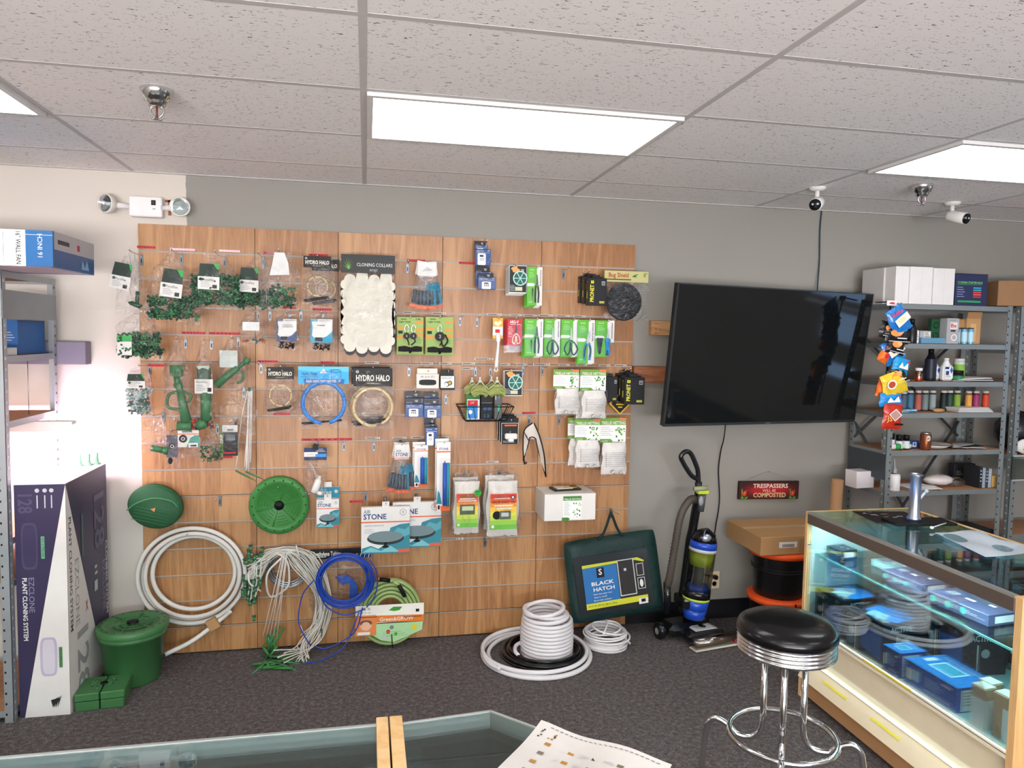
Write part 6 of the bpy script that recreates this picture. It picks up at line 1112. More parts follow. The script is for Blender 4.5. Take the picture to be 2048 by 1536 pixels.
# shelf at .905
Z = .906
boxon('gift_box', 'plain white cube box at the left of the bottom visible shelf', 'box', 1712, 943, 1750, 976, -.3, Z, .1, M('#d5cfcf'), rz=.1)
t = bottle('pump_bottle', 'white cylinder bottle with a pump on the bottom visible shelf', 'bottle', 1789, 948, -.38, Z, .034, WHITE, .004, WHITE); MB().tube(smooth([(0, 0, .11), (0, 0, .14), (-.006, 0, .19), (.002, 0, .2)]), [.014]*6+[.006]*12+[.004], M('#8d9297', .3), 10).out('pump', t)
t = T('envelope_pile', 'pile of white envelopes beside the pump bottle', 'papers', (3.43, -.33, Z)); m = MB()
for k in range(5): m.m = Matrix.Translation((R.uniform(-.03, .05), 0, .004*k)) @ Matrix.Rotation(R.uniform(-.3, .3), 4, 'Z'); m.box(-.1, -.07, 0, .1, .06, .003, (WHITE, LGREY)[k % 2])
m.out('sheets', t)
t = T('bubble_wrap', 'crumpled clear and white plastic wrap on the bottom visible shelf', 'wrap', (3.63, -.3, Z)); MB().blob((0, 0, .042), (.1, .06, .035), M('#cfc8c4', .3), 14, .12).out('wrap', t); MB().blob((.1, -.02, .03), (.08, .05, .03), FILM, 14, .15).out('clear_film', t)
for k in range(4): boxon('paperback', ('leftmost', 'second', 'third', 'rightmost')[k]+' thin dark book standing at the right of the bottom visible shelf', 'book', 1959+k*6, 935+k, 1965+k*6, 980, -.39, Z, .13, M(('#26282c', '#8f9aa4', '#3a3f46', '#9aa3ab')[k]), (lambda m, w, h: m.lines(.2, .15, .8, .8, 4, LGREY, .3)) if k != 1 else None, grp='thin books standing together')
boxon('kraft_box', 'small yellowish kraft box at the right end of the bottom visible shelf', 'box', 1984, 952, 2000, 981, -.38, Z, .12, M('#c2a267'))
boxon('black_picture_box', 'dark printed box behind the plastic wrap', 'box', 1908, 928, 1950, 975, -.17, Z, .05, M('#25262a'), lambda m, w, h: m.dec(.5, .1, .52, .9, LGREY).dec(.5, .1, .9, .13, LGREY).lines(.1, .4, .4, .7, 3, GREY))
Z = .601; t = T('blue_roll', 'navy roll end poking out on the low shelf behind the display case', 'roll', (3.6, -.36, Z)); MB().tube([(0, 0, .036), (.15, .1, .036)], .035, M('#20264a'), 18).lathe([(.0, -.004), (.03, -.004)], (-.005, 0, .04), M('#d0d0d8'), 16, 'x').out('roll_body', t)
t = T('dark_mat', 'folded dark sheets on the low shelf', 'sheets', (3.86, -.28, Z)); MB().box(-.08, -.1, 0, .14, .12, .03, M('#23262c'), .004).out('folded_sheet', t)
# second unit
t = T('trash_bag', 'crumpled black plastic bag on the second shelving unit', 'bag', (4.28, -.25, 1.121)); MB().blob((0.0, .0, .13), (.15, .12, .13), M('#1f2124', .3, coat=.2), 16, .1).blob((.0, -.08, .03), (.14, .06, .03), M('#1f2124', .3), 12, .1).out('bag_body', t)
t = T('orange_bag', 'orange and white snack bag on the second shelving unit', 'bag', (4.21, -.385, 1.121)); MB().blob((0, 0, .05), (.09, .02, .05), WHITE, 12, .12).blob((.02, -.004, .085), (.06, .02, .02), ORANGE, 10, .15).tube([(-.05, -.025, .03), (-.02, -.025, .07)], .004, BLACK, 5).tube([(.0, -.025, .03), (.02, -.025, .07)], .004, BLACK, 5).out('bag_body', t)
t = T('glass_tank', 'empty glass tank hanging below the orange bag at the right edge', 'tank', (4.35, -.44, .9)); MB().box(-.3, 0, .0, .3, .006, .16, film('tank_glass', (.5, .6, .58, 1), .7, .03, 0, base=.12)).out('front_pane', t); MB().box(-.3, -.002, .156, .3, .008, .162, LGREY).box(-.3, -.002, 0, .3, .008, .006, LGREY).out('edge_trim', t); t.location.z = .96
# ================================================================== snack clip strip
p0 = at(1783, 596, -.5); t = T('clip_strip', 'hanging white-topped clip strip holding snack bags', 'display strip', p0); BLS = M('#1d6fb8', .3, coat=.3)
m = MB().box(-.03, -.003, -.045, .035, 0, -.015, WHITE).face(.065, .03, -.003, x0=-.03, z1=-.015); m.decp([(.2, .5), (.5, .3), (.8, .4), (.75, .7), (.3, .7)], RED).out('header_tag', t); MB().box(-.006, .003, -.75, .006, .005, -.04, BLACK).tube([(-.02, 0, -.02), (-.02, .0, 2.0705-p0.z), (-.02, .11, 2.0705-p0.z)], .003, BLACK, 6).tube([(.0, 0, -.02), (.0, .0, 2.0705-p0.z), (.0, .11, 2.0705-p0.z)], .003, BLACK, 6).out('strip', t)
def snack(label, u, v, w, h, rz, mat, dec, dy=0):
    p = at(u, v, -.52+dy); t = T('snack_bag', label, 'snack bag', p, ry=rz, group='snack bags on the clip strip'); q = pillow(w, h, .045, .9, int(u+v), mat=mat); q.v = [(x, y, z+h/2) for x, y, z in q.v]; q.out('bag_body', t)
    m = MB(); m.box(-w*.5, -.024, h*.44, w*.5, -.02, h*.5, mat).box(-w*.5, -.024, -h*.5, w*.5, -.02, -h*.44, mat); m.face(w, h, -.05, z1=h/2); dec(m); m.out('print', t); return t
BKS = M('#1b1a1c', .3, coat=.2); YS = M('#d9b92e', .3, coat=.2); RS = M('#b5301f', .3, coat=.2); OS = M('#dd6b22', .3)
ruf = lambda m: m.dt('Ruffles', .45, .2, .14, M('#d8424a'), .6, bold=1).decp([(.15, .4), (.9, .32), (.95, .6), (.2, .7)], M('#d9d5cc')).disc(.5, .5, .22, M('#d8c690'), 14, .09)
chp = lambda m: m.disc(.35, .4, .25, M('#e08a4a'), 14, .2).disc(.5, .3, .15, M('#e8a468'), 10, .14).dec(.4, .66, .8, .72, WHITE).dec(.05, .86, .95, .9, LGREY)
dor = lambda m: m.decp([(.2, .7), (.35, .3), (.5, .6), (.7, .25), (.8, .7)], WHITE).dt('A', .35, .5, .3, WHITE, bold=1).decp([(.6, .2), (.85, .15), (.8, .3)], RED)
for a in [('topmost blue ridged chip bag on the clip strip', 1792, 640, .13, .16, -.55, BLS, ruf, -.02), ('black crisps bag edge below the topmost blue bag', 1775, 662, .14, .1, .2, BKS, chp, .02), ('upper black kettle crisps bag with an orange picture', 1788, 670, .16, .1, .04, BKS, chp, 0), ('second black kettle crisps bag, narrower', 1786, 693, .12, .09, .2, BKS, chp, 0),
          ('second blue ridged chip bag, halfway down', 1780, 702, .14, .14, -.45, BLS, ruf, .02), ('small orange bag corner poking out left, halfway down', 1763, 712, .07, .08, .5, OS, lambda m: m.disc(.5, .5, .2, RED), .02), ('bright blue bag with white letters, tilted upward', 1796, 731, .11, .09, .25, M('#1f8fc4', .3), dor, 0),
          ('black crisps bag in the middle of the strip with an orange chip', 1788, 752, .13, .1, -.3, BKS, chp, 0), ('yellow potato chip bag on the clip strip', 1782, 767, .16, .14, -.35, YS, lambda m: m.disc(.3, .45, .2, WHITE, 14, .2).disc(.3, .45, .15, M('#a8482c'), 12, .14), -.01), ('small orange bag poking out beside the yellow bag', 1757, 776, .06, .1, .2, OS, lambda m: m.disc(.5, .4, .2, BLACK), .02),
          ('lower bright blue bag above the red bag', 1776, 798, .15, .08, -.05, M('#1b84c8', .3), dor, -.01), ('lowest red snack bag with a white diamond on the strip', 1779, 832, .125, .15, .06, RS, lambda m: m.decp([(.5, .18), (.85, .42), (.5, .68), (.15, .42)], WHITE).decp([(.5, .22), (.79, .42), (.5, .64), (.21, .42)], M('#b08a80')).dt('JS', .2, .6, .2, M('#e0a050'), .3, bold=1).dec(.5, .75, .95, .82, BLACK), -.02)]: snack(*a)
# ================================================================== left: shelving, fan box, grow light, plant cloning carton
lsh = shelfunit('galvanised metal shelving unit at the left edge of the photo', -2.5, -1.597, -.665, -.09, [.055, .66, .86, 1.40, 1.70, 2.085], 2.085, [(1, 1.87, 2.0)])
for ch in lsh.children:
    for i, mt in enumerate(ch.data.materials):
        if mt == SG: ch.data.materials[i] = M('#9da1a4', .4, .4)
FBL = M('#1d5c94', .35, coat=.3); x0 = -2.1; t = T('fan_box', 'white and blue wall fan box overhanging the top of the left shelving', 'box', (-1.295, -.9, 2.088)); W_, D_, H_ = .8, .47, .15
m = MB().box(-W_, 0, 0, 0, D_, H_, FBL, .001); m.face(W_, H_, 0, x0=-W_, z1=H_).dec(0, 0, .87, 1, M('#e6ddc9')).dt('16" WALL FAN', .835, .5, .13, M('#22304a'), .17, rot=-PI/2, bold=1).dt('16 INCH', .94, .42, .13, WHITE, .12, rot=PI/2)
for k in range(9): m.dec(.765-.03*k, .06, .767-.03*k, .9-.1*(k % 3), M('#4a5566'))
m.dec(.87, .12, 1, .13, WHITE)
m.m = Matrix.Rotation(PI/2, 4, 'Z'); m.face(D_, H_, -.0005, x0=0, z1=H_).dec(0, 0, 1, .5, M('#b7b3b6')).lines(.1, .2, .48, .38, 1, M('#4a4550'), .7).dec(.55, .2, .62, .38, M('#b04050')).decp([(.65, .9), (.68, .62), (.74, .85), (.8, .6), (.85, .9)], M('#8fb0cc')).dec(0, .0, .02, 1, M('#5f6a78')).out('printed_box', t)
MB().box(-.7, .02, -.0008, -.02, .4, .0003, M('#b9a9b4')).out('bottom_panel', t)
t = T('blue_carton', 'blue carton with a small white label behind the left shelf post', 'box', (-1.66, -.42, 1.701)); m = MB().box(-.25, 0, 0, .02, .3, .165, M('#2b5f9c')); m.face(.27, .165, 0, x0=-.25, z1=.165).dec(.8, .82, .98, .98, PAPER).lines(.75, .35, .95, .65, 4, LGREY, .3).out('carton', t)
t = T('white_label_box', 'flat white box with a barcode on the left shelf edge', 'box', (-1.64, -.6, 1.701)); MB().box(-.3, 0, 0, .02, .12, .035, PAPER).face(.32, .035, 0, x0=-.3, z1=.035).dec(.8, .3, .9, .8, BLACK).out('carton', t)
t = T('grey_tray', 'grey cardboard tray poking out behind the left shelving', 'tray', (-1.62, -.088, 1.64)); MB().box(-.5, 0, 0, .16, .08, .12, M('#837c8c', .8), .002).out('tray_body', t)
GL = M('#ffe9ff', .5, em=9, var=0, name='grow_lamp_tube'); t = T('grow_light', 'glowing white grow light bar on the left shelving above the tall carton', 'grow light', (-1.9, -.3, 1.335)); MB().box(-.45, -.03, .012, .455, .03, .03, WHITE, .003).box(-.45, -.033, -.02, .455, -.03, .03, WHITE).out('housing', t); MB().tube([(-.43, 0, -.0), (.43, 0, -.0)], .012, GL, 12).out('lamp_tube', t)
m = MB().face(.3, .02, -.034, x0=-.1, z1=.02); m.dec(.35, .3, .48, .7, M('#8a6a94')).dec(.55, .2, .7, .8, M('#8a6a94')).out('label_print', t)
for x in (-.3, .25): MB().tube([(x, 0, .03), (x, 0, .35)], .002, STEEL, 4).out('hanging_wire', t)
# tall carton
PUR = M('#3a3350', .4, coat=.15); OFFW = M('#ddd7d3', .5); ex0, ey0, H_ = -1.588, -.628, 1.107; W_, D_ = .216, .54
t = T('cloning_carton', 'tall purple and white plant cloning system carton left of the green bucket', 'box', (ex0, ey0, 0)); m = MB().box(0, 0, 0, W_, D_, H_, PUR, .001)
m.face(W_, H_, 0, x0=0, z1=H_).decp([(1, 0), (1, 1), (.1, 1)], OFFW)
LG2 = M('#8a8699'); m.dt('PLANT CLONING SYSTEM', .16, .53, .018, WHITE, .27*H_/W_, rot=-PI/2, bold=1).dt('EZCLONE', .29, .47, .022, LG2, .15*H_/W_, rot=-PI/2)
m.dec(.5, .22, .57, .315, M('#6fb08a')).dt('NEW & IMPROVED', .535, .267, .01, M('#223a30'), .085*H_/W_, rot=-PI/2)
for k, a in enumerate((.45, .6, .73)): m.disc(a, .025, .045, LGREY, 14).dec(a-.012, .045, a+.012, .1, LGREY)
m.dt('128', .2, .08, .055, M('#4f4866'), .08*H_/W_, rot=-PI/2, bold=1)
# pill outlines: tray pictures
pil = lambda cx, cz, rx, rz: [(cx+rx*math.copysign(abs(math.cos(a))**.4, math.cos(a)), cz+rz*math.copysign(abs(math.sin(a))**.5, math.sin(a))) for a in [k*PI/12 for k in range(24)]]
m.decp(pil(.28, .26, .16, .1), M('#4a4360')).decp(pil(.28, .26, .13, .09), M('#3d3655')).decp(pil(.6, .74, .17, .085), M('#b9adc4')).decp(pil(.6, .74, .12, .075), M('#cdc6cf'))
m.dec(.8, .7, .87, .79, M('#5c8a5c')).dt('NEW & IMPROVED', .835, .745, .009, BLACK, .08*H_/W_, rot=-PI/2)
for k in range(4): m.decp([(.66+.03*k, .965), (.62+.05*k, .93), (.72+.04*k, .925-.005*k)], M('#2a2e2c'))
m.m = Matrix.Translation((W_, 0, 0)) @ Matrix.Rotation(PI/2, 4, 'Z'); m.face(D_, H_, -.0005, x0=0, z1=H_).decp([(0, 0), (0, 1), (.84, 1)], OFFW)
m.dt('PLANT CLONING SYSTEM', .07, .4, .028, M('#4a4a52'), .5*H_/D_, rot=-PI/2, bold=1).dt('EZCLONE', .2, .5, .045, M('#8f918e'), .3*H_/D_, rot=-PI/2).dt('128', .3, .83, .13, M('#9c9a9b'), .3*H_/D_, rot=-PI/2, bold=1).dt('X', .42, .6, .05, M('#a8283a'), .06, bold=1)
m.dt('128', .76, .25, .13, M('#6a627a'), .26*H_/D_, rot=-PI/2, bold=1).dt('CLONING SYSTEM', .95, .55, .026, M('#cfcbd6'), .36*H_/D_, rot=-PI/2, bold=1).dt('EZCLONE', .87, .58, .04, LG2, .25*H_/D_, rot=-PI/2).dec(.33, .17, .37, .36, M('#4f6f6a')).dec(.62, .52, .7, .57, LGREY).lines(.64, .45, .72, .51, 2, LGREY)
m.out('printed_carton', t)
MB().box(.001, .001, H_+.0002, W_/2-.001, D_-.001, H_+.002, M('#d8d2cf')).box(W_/2+.001, .001, H_+.0002, W_-.001, D_-.001, H_+.002, M('#d8d2cf')).out('top_flap', t)
for k, (x, y) in enumerate(((-1.475, -.16), (-1.44, -.14), (-1.41, -.11))):
    o = MB().lathe([(0, 0), (.022, 0), (.022, .004), (.012, .008), (.009, .02), (.009, .06), (.007, .062), (0, .062)], (0, 0, 0), M('#5f8f6f', .4), 14).out('green_nozzle', None, (x, y, H_+.0025)); tag(o, ('left', 'middle', 'right')[k]+' of three small green nozzles on top of the tall carton', 'nozzle', 'green nozzles')
# green bucket and tray
GB = M('#3f6f42', .38, var=.1, coat=.15); t = T('green_bucket', 'green tapered bucket with a perforated lid on the carpet', 'bucket', (-1.194, -.285, 0)); h = .29
MB().lathe([(0, 0), (.125, 0), (.13, .006), (.158, h-.05), (.163, h-.05), (.165, h-.03), (.16, h-.028), (.162, h-.008)], (0, 0, 0), GB, 44).out('bucket_body', t)
m = MB().lathe([(.172, h-.02), (.175, h+.004), (.165, h+.012), (.13, h+.012), (.126, h+.006), (0, h+.008)], (0, 0, 0), GB, 48)
for q in range(6): a = q*PI/3+.4; m.tube([(.03*math.cos(a), .03*math.sin(a), h+.011), (.128*math.cos(a), .128*math.sin(a), h+.011)], .0025, GB, 5)
for q in range(20): a = q*PI/10; m.blob((.15*math.cos(a), .15*math.sin(a), h+.0125), (.0045, .0045, .001), BLACK, 6)
for rr in (.06, .09): m.tube(ring((0, 0, h+.009), rr, 30, 'z'), .002, GB, 4, True)
m.out('lid', t); MB().lathe([(.028, h+.006), (.028, h+.016), (.02, h+.018), (0, h+.016)], (0, 0, 0), BLACK, 18).out('centre_plug', t)
t = T('green_tray', 'low green plastic tray on the carpet in front of the green bucket', 'tray', (-1.262, -.515, 0), .1); m = MB()
for sx in (-1, 1): m.box(sx*.003, -.09, 0, sx*.105, .09, .045, GB, .003).box(sx*.003, -.092, .048, sx*.108, .092, .085, GB, .004)
m.out('tray_halves', t); m = MB().lathe([(.018, .0855), (.018, .088), (0, .088)], (.0, .01, 0), BLACK, 16); R = random.Random(8)
for k in range(26): a = R.uniform(0, 2*PI); r = R.uniform(.02, .07); m.blob((r*math.cos(a), .01+r*.8*math.sin(a), .0855), (.004, .004, .0012), (BLACK, M('#7fae86'))[k % 2], 6)
m.out('drain_holes', t)
# ================================================================== on the ceiling and upper wall
t = T('emergency_light', 'white emergency light box with two round lamp heads above the slatwall', 'emergency light', (-1.162, 0, 2.435)); m = MB().box(-.083, -.06, 0, .083, 0, .108, M('#e6e3e2', .4), .006); m.box(.03, -.063, .062, .052, -.059, .088, BLACK).box(.036, -.065, .068, .046, -.062, .082, M('#3a3a3c')); m.box(.036, -.0615, .04, .05, -.0595, .044, GREY).out('battery_box', t)
for sx, x, tx in ((-1, -.185, -.5), (1, .18, .15)):
    MB().tube([(sx*.08, -.05, .05), (x-sx*.03, -.07, .052)], [.014, .018], WHITE, 10).out('arm', t)
    R_ = Matrix.Translation((x, -.09, .055)) @ Matrix.Rotation(tx, 4, 'Z'); m = MB(R_).lathe([(0, -.05), (.03, -.048), (.05, -.02), (.053, .005), (.05, .012), (.045, .008)], (0, 0, 0), M('#d6d0c6', .4), 26, 'y', False); h_ = m.out('lamp_head', t)
    m = MB(R_).lathe([(.045, .008), (.03, -.012), (.008, -.02)], (0, 0, 0), CHROME, 20, 'y', False).lathe([(0, .004), (.008, .0), (.008, -.02)], (0, 0, 0), WHITE, 10, 'y', False).out('reflector', h_); m = MB(R_).lathe([(0, .018), (.03, .015), (.046, .008)], (0, 0, 0), GLASS, 20, 'y', False).out('lens', h_)
MB().box(.1, -.004, .02, .115, -.001, .1, M('#9a5f44', .9)).box(.085, -.004, .09, .12, -.001, .103, M('#8a5340', .9)).out('torn_paint', t)
def sprinkler(label, x, y):
    t = T('fire_sprinkler', label, 'sprinkler', (x, y, HC), group='fire sprinklers'); MB().lathe([(.055, 0), (.056, -.003), (.042, -.04), (.036, -.042), (.034, -.05), (.026, -.062), (.014, -.064), (0, -.064)], (0, 0, 0), CHROME, 28, cap=False).out('escutcheon', t)
    m = MB().tube(smooth([(-.008, 0, -.06), (-.02, 0, -.068), (-.02, 0, -.085), (-.006, 0, -.1)]), .0035, STEEL, 8).tube(smooth([(.008, 0, -.06), (.02, 0, -.068), (.02, 0, -.085), (.006, 0, -.1)]), .0035, STEEL, 8).tube([(0, 0, -.064), (0, 0, -.1)], .004, M('#6b3a34', .3), 8)
    for k in range(12): a = k*PI/6; m.box(-.002, -.002, -.107, .002, .002, -.105, STEEL); m.tube([(0, 0, -.105), (.018*math.cos(a), .018*math.sin(a), -.106)], .0016, STEEL, 4)
    m.out('frame_arms', t)
sprinkler('chrome fire sprinkler on the ceiling at the left', -.73, -1.481); sprinkler('chrome fire sprinkler on the ceiling between the two cameras', 2.938, -.841)
def camr(label, u, v, ub, vb, yaw, yb, y0):
    b = atz(u, v, HC); t = T('security_camera', label, 'security camera', (b.x, b.y, HC), group='ceiling security cameras'); MB().lathe([(.045, 0), (.045, -.008), (.03, -.02), (0, -.02)], (0, 0, 0), WHITE, 22, cap=False).tube([(0, 0, -.015), (.0, -.0, -.05), (0, -.01, -.075)], .013, WHITE, 10).out('mount', t)
    mt = Matrix.Translation((0, -.01, -.085)) @ Matrix.Rotation(yaw, 4, 'Z') @ Matrix.Rotation(.28, 4, 'X'); b_ = MB(mt).lathe([(0, -.03), (.028, -.03), (.033, -.02), (.034, .085), (.03, .088)], (0, 0, 0), WHITE, 22, 'y').out('camera_body', t)
    MB(mt).lathe([(.031, .086), (.031, .092), (0, .093)], (0, 0, 0), M('#17181b', .2), 20, 'y').blob((-.012, -.094, .004), (.006, .002, .006), LGREY, 8).blob((.014, -.094, .004), (.006, .002, .006), M('#c9d0d8'), 8).lathe([(0, .096), (.009, .0935)], (0, 0, -.012), BLACK, 12, 'y').out('lens_face', b_)
camr('left white security camera, on the ceiling above the television', 1635, 375, 0, 0, -.75, 0, 0); camr('right white security camera, on the ceiling above the metal shelving', 1905, 405, 0, 0, .2, 0, 0)
# ================================================================== display case, right
CX0, CX1, CYF, CYN, CT = 2.2, 2.80, -1.05, -2.25, .965; t = T('display_case', 'lit glass display case with maple edges at the right of the photo', 'display case', (CX0, CYN, 0), group=None); W_, D_ = CX1-CX0, CYF-CYN
GT = film('case_top_glass', (.78, .92, .93, 1), .9, .005, 0, base=.09); CRM = M('#dfd3b4', .45); DK = M('#a9dcdc', .3)
MB().box(0, D_, 0, W_, D_+.022, CT, MAPLE, .001).out('end_panel', t); MB().box(0, -.03, 0, W_, 0, CT, MAPLE, .001).out('end_panel', t)
m = MB().box(.02, 0, CT-.008, W_-.02, D_, CT, GT).out('top_glass', t)
MB().box(-.004, 0, CT-.058, .018, D_, CT-.009, M('#6d625a', .35, .5), .002).box(-.004, 0, CT-.009, .02, D_, CT, M('#b5b7b4', .3, .7)).out('front_rail', t)
MB().box(W_-.02, 0, CT-.05, W_, D_, CT+.002, MAPLE, .001).out('back_rail', t)
MB().box(.004, .0, .41, .009, D_, CT-.05, GLASS).out('front_glass', t)
MB().box(W_-.018, 0, .4, W_-.012, D_*.52, CT-.05, MIRROR).box(W_-.026, D_*.5, .4, W_-.02, D_, CT-.05, MIRROR).out('mirror_doors', t)
MB().box(.0, 0, .38, W_-.01, D_, .398, CREAM).box(.0, 0, .395, .03, D_, .404, M('#e9e2cf')).box(.01, 0, .398, W_-.03, D_, .402, DK).out('deck', t)
m = MB().box(.05, .003, .745, W_-.13, D_-.003, .752, GT).box(.047, .003, .744, .05, D_-.003, .753, GEDGE).out('glass_shelf', t)
for y in (.06, D_/2, D_-.06): 
    for x in (W_-.05,): MB().box(x, y-.008, .4, x+.012, y+.008, CT-.05, STEEL).box(.06, y-.003, .73, x, y+.003, .744, STEEL).out('shelf_standard', t)
MB().box(.03, 0, .19, .048, D_, .38, CRM).out('lower_panel', t)
m = MB().add([(.045, 0, .20), (.045, D_, .20), (-.02, D_, .115), (-.02, 0, .115)], [(0, 1, 2, 3)], CRM).add([(-.02, 0, .115), (-.02, D_, .115), (.05, D_, .105), (.05, 0, .105)], [(0, 1, 2, 3)], CRM)
m.out('sloped_ledge', t)
MB().box(.0, 0, .03, .02, D_, .113, M('#a98058', .5), .001).out('toe_board', t); MB().box(.05, 0, 0, .07, D_, .1, BLACK).out('plinth', t)
YS2 = M('#d9d24a', .5)
for y in (.95, .6): 
    q = MB(Matrix.Translation((.012, y, .158)) @ Matrix.Rotation(-PI/2, 4, 'Z') @ Matrix.Rotation(-.9, 4, 'X')); q.box(-.09, -.0015, -.006, .09, 0, .006, YS2).out('yellow_sticker', t)
MB().box(-.001, .45, .397, .0, .75, .405, YELLOW).out('yellow_tape', t)
LT = M('#eafcff', .5, em=6, var=0, name='case_lamp_tube'); MB().tube([(.05, .05, CT-.035), (.05, D_-.05, CT-.035)], .008, LT, 10).out('lamp_tube', t); MB().tube([(.022, .05, .205), (.022, D_-.05, .205)], .004, M('#eafcff', .5, em=2.2, var=0), 8).out('lower_lamp_tube', t)
MB().lathe([(0, 0), (.006, 0), (.006, .012), (.003, .014)], (.004, D_+.001, .8), STEEL, 10, 'x').out('lock', t)
MB().box(.02, D_-.003, .404, W_-.03, D_-.0005, CT-.06, M('#b5cfcd', .3)).box(.02, .0005, .404, W_-.03, .003, CT-.06, M('#b5cfcd', .3)).out('end_liner', t)
# goods in the case
def prod(label, x, y, z, sx, sy, sz, mat, rz=0, art=0, side=None):
    """x,y = the corner nearest the shopper on the left (case front faces -x)"""
    t = T('product_box', label, 'box', (x, y, z), rz, 'product boxes in the display case'); m = MB().box(0, 0, 0, sx, sy, sz, mat, .001)
    m.m = Matrix.Translation((0, sy, 0)) @ Matrix.Rotation(-PI/2, 4, 'Z'); m.face(sy, sz, 0, x0=0, z1=sz)
    if art == 0: m.dec(0, 0, 1, .1, M('#12161c')).dt('ACTIVE AIR', .2, .15, .12, WHITE, .28, bold=1).dec(.3, .3, .33, .95, WHITE).disc(.2, .5, .08, LGREY).disc(.18, .75, .1, M('#5f7f94')).decp([(.4, .3), (.95, .2), (.95, .9), (.45, .8)], M('#2457a0')).lines(.5, .35, .9, .7, 6, M('#b9cfe0'), .25).dt('A', .8, .1, .12, M('#7fa8c4'))
    elif art == 1: m.dec(0, .0, 1, .06, M('#16305f')).dec(.05, .3, .16, .75, WHITE).dec(.18, .25, .3, .7, M('#9fc0d8')).lines(.4, .3, .75, .7, 6, M('#a8c4e4'), .3).dec(.72, .16, .9, .22, WHITE).dec(.4, .8, .9, .83, WHITE)
    else: m.disc(.1, .5, .05, M('#3f9a8a')).disc(.35, .5, .05, M('#3f9a8a')).disc(.6, .5, .05, M('#3f9a8a')).lines(.15, .3, .95, .7, 3, LGREY, .2)
    m.m = None; m.m = Matrix.Translation((0, 0, sz)) @ Matrix.Rotation(-PI/2, 4, 'Z') @ Matrix.Rotation(-PI/2, 4, 'X'); m.m = Matrix.Translation((0, sy, sz)) @ Matrix(((0, 0, 1, 0), (-1, 0, 0, 0), (0, -1, 0, 0), (0, 0, 0, 1))).inverted() if 0 else Matrix(((0, 0, 1, 0), (-1, 0, 0, sy), (0, -1, 0, sz), (0, 0, 0, 1)))
    m.face(sy, sx, 0, x0=0, z1=sx)
    if art == 0: m.decp([(.1, .3), (.5, .1), (.9, .2), (.95, .7), (.6, .9), (.2, .7)], M('#2a7fc9')).decp([(.3, .6), (.6, .5), (.8, .8), (.4, .9)], M('#9fc4cc')).dt('ACTIVE', .75, .85, .15, WHITE, .3, bold=1)
    elif art == 1: m.dec(.0, 0, 1, 1, M('#1479c4')).dec(.25, .3, .7, .75, M('#d9f2ff')).dec(.28, .34, .67, .71, M('#3f9ab8')).dec(.06, .35, .16, .65, WHITE).dec(.1, .15, .9, .17, WHITE)
    else: m.dec(.05, .2, .3, .8, M('#3a4a6a')).dt('888', .18, .5, .3, LGREY, .15).dec(.4, .45, .55, .55, WHITE).dec(.7, .3, .8, .4, WHITE)
    m.m = None; m.m = Matrix.Identity(4); m.face(sx, sz, 0, x0=0, z1=sz)
    if art == 0: m.dt('ACTIVE', .4, .15, .15, WHITE, .5, bold=1).dec(.3, .3, .34, .9, WHITE).disc(.5, .5, .1, LGREY)
    elif art == 1: m.dec(.1, .1, .75, .95, M('#cfdde2')).lines(.15, .2, .7, .8, 5, GREY, .3)
    else: m.dec(.2, .2, .8, .8, LGREY)
    m.out('printed_box', t); return t
PB = M('#17202e', .3, coat=.4); PB2 = M('#1a4fa8', .3, coat=.4); SB = M('#39405c', .35, coat=.3)
prod('large blue and black fan box standing in the far front corner of the display case', 2.235, -1.30, .403, .24, .2, .19, PB, .05); prod('large blue and black fan box, middle of the display case deck', 2.24, -1.575, .403, .24, .24, .18, PB, .08)
prod('long blue controller box at the near end of the display case deck', 2.235, -1.99, .403, .2, .27, .1, PB2, .02, 1); prod('short dark blue controller box beside the long one', 2.222, -1.70, .403, .13, .1, .11, M('#123a80', .3, coat=.3), .02, 1)
prod('dark fan box at the back of the display case deck', 2.52, -1.72, .403, .2, .26, .19, M('#141b2c', .3, coat=.3), -.1); prod('grey blue box at the back of the far end of the deck', 2.5, -1.33, .403, .22, .25, .13, M('#35506e', .3), .1, 2)
prod('small dark box on the glass shelf at the far end of the display case', 2.3, -1.18, .753, .1, .1, .045, M('#1b2a35', .3), .1, 2); prod('slate blue timer carton on the glass shelf, far one', 2.33, -1.68, .753, .16, .22, .045, SB, .12, 2); prod('slate blue timer carton on the glass shelf, near one', 2.33, -2.02, .753, .16, .28, .045, SB, .1, 2)
prod('pale flat box on the glass shelf behind the far carton', 2.4, -1.44, .753, .12, .17, .03, M('#6a8c92', .3), 0, 2)
for k, (x, y, hh, l) in enumerate(((2.235, -2.085, .155, 'kraft and white carton standing nearest the front glass'), (2.3, -2.05, .15, 'kraft carton behind, with an open pale top'), (2.25, -2.17, .165, 'tall kraft carton at the very near end of the case'))):
    t = T('kraft_carton', l, 'box', (x, y, .403), .1, 'kraft cartons in the display case'); m = MB().box(0, -.03, 0, .06, .03, hh, M('#b9977a', .7), .002).box(.003, -.027, hh-.002, .057, .027, hh+.003, M('#d9d2bf'))
    if k != 1: m.box(-.001, -.031, 0, .06, .028 if k == 0 else -.01, hh*.72, M('#dfe2e2', .6))
    m.out('carton', t)
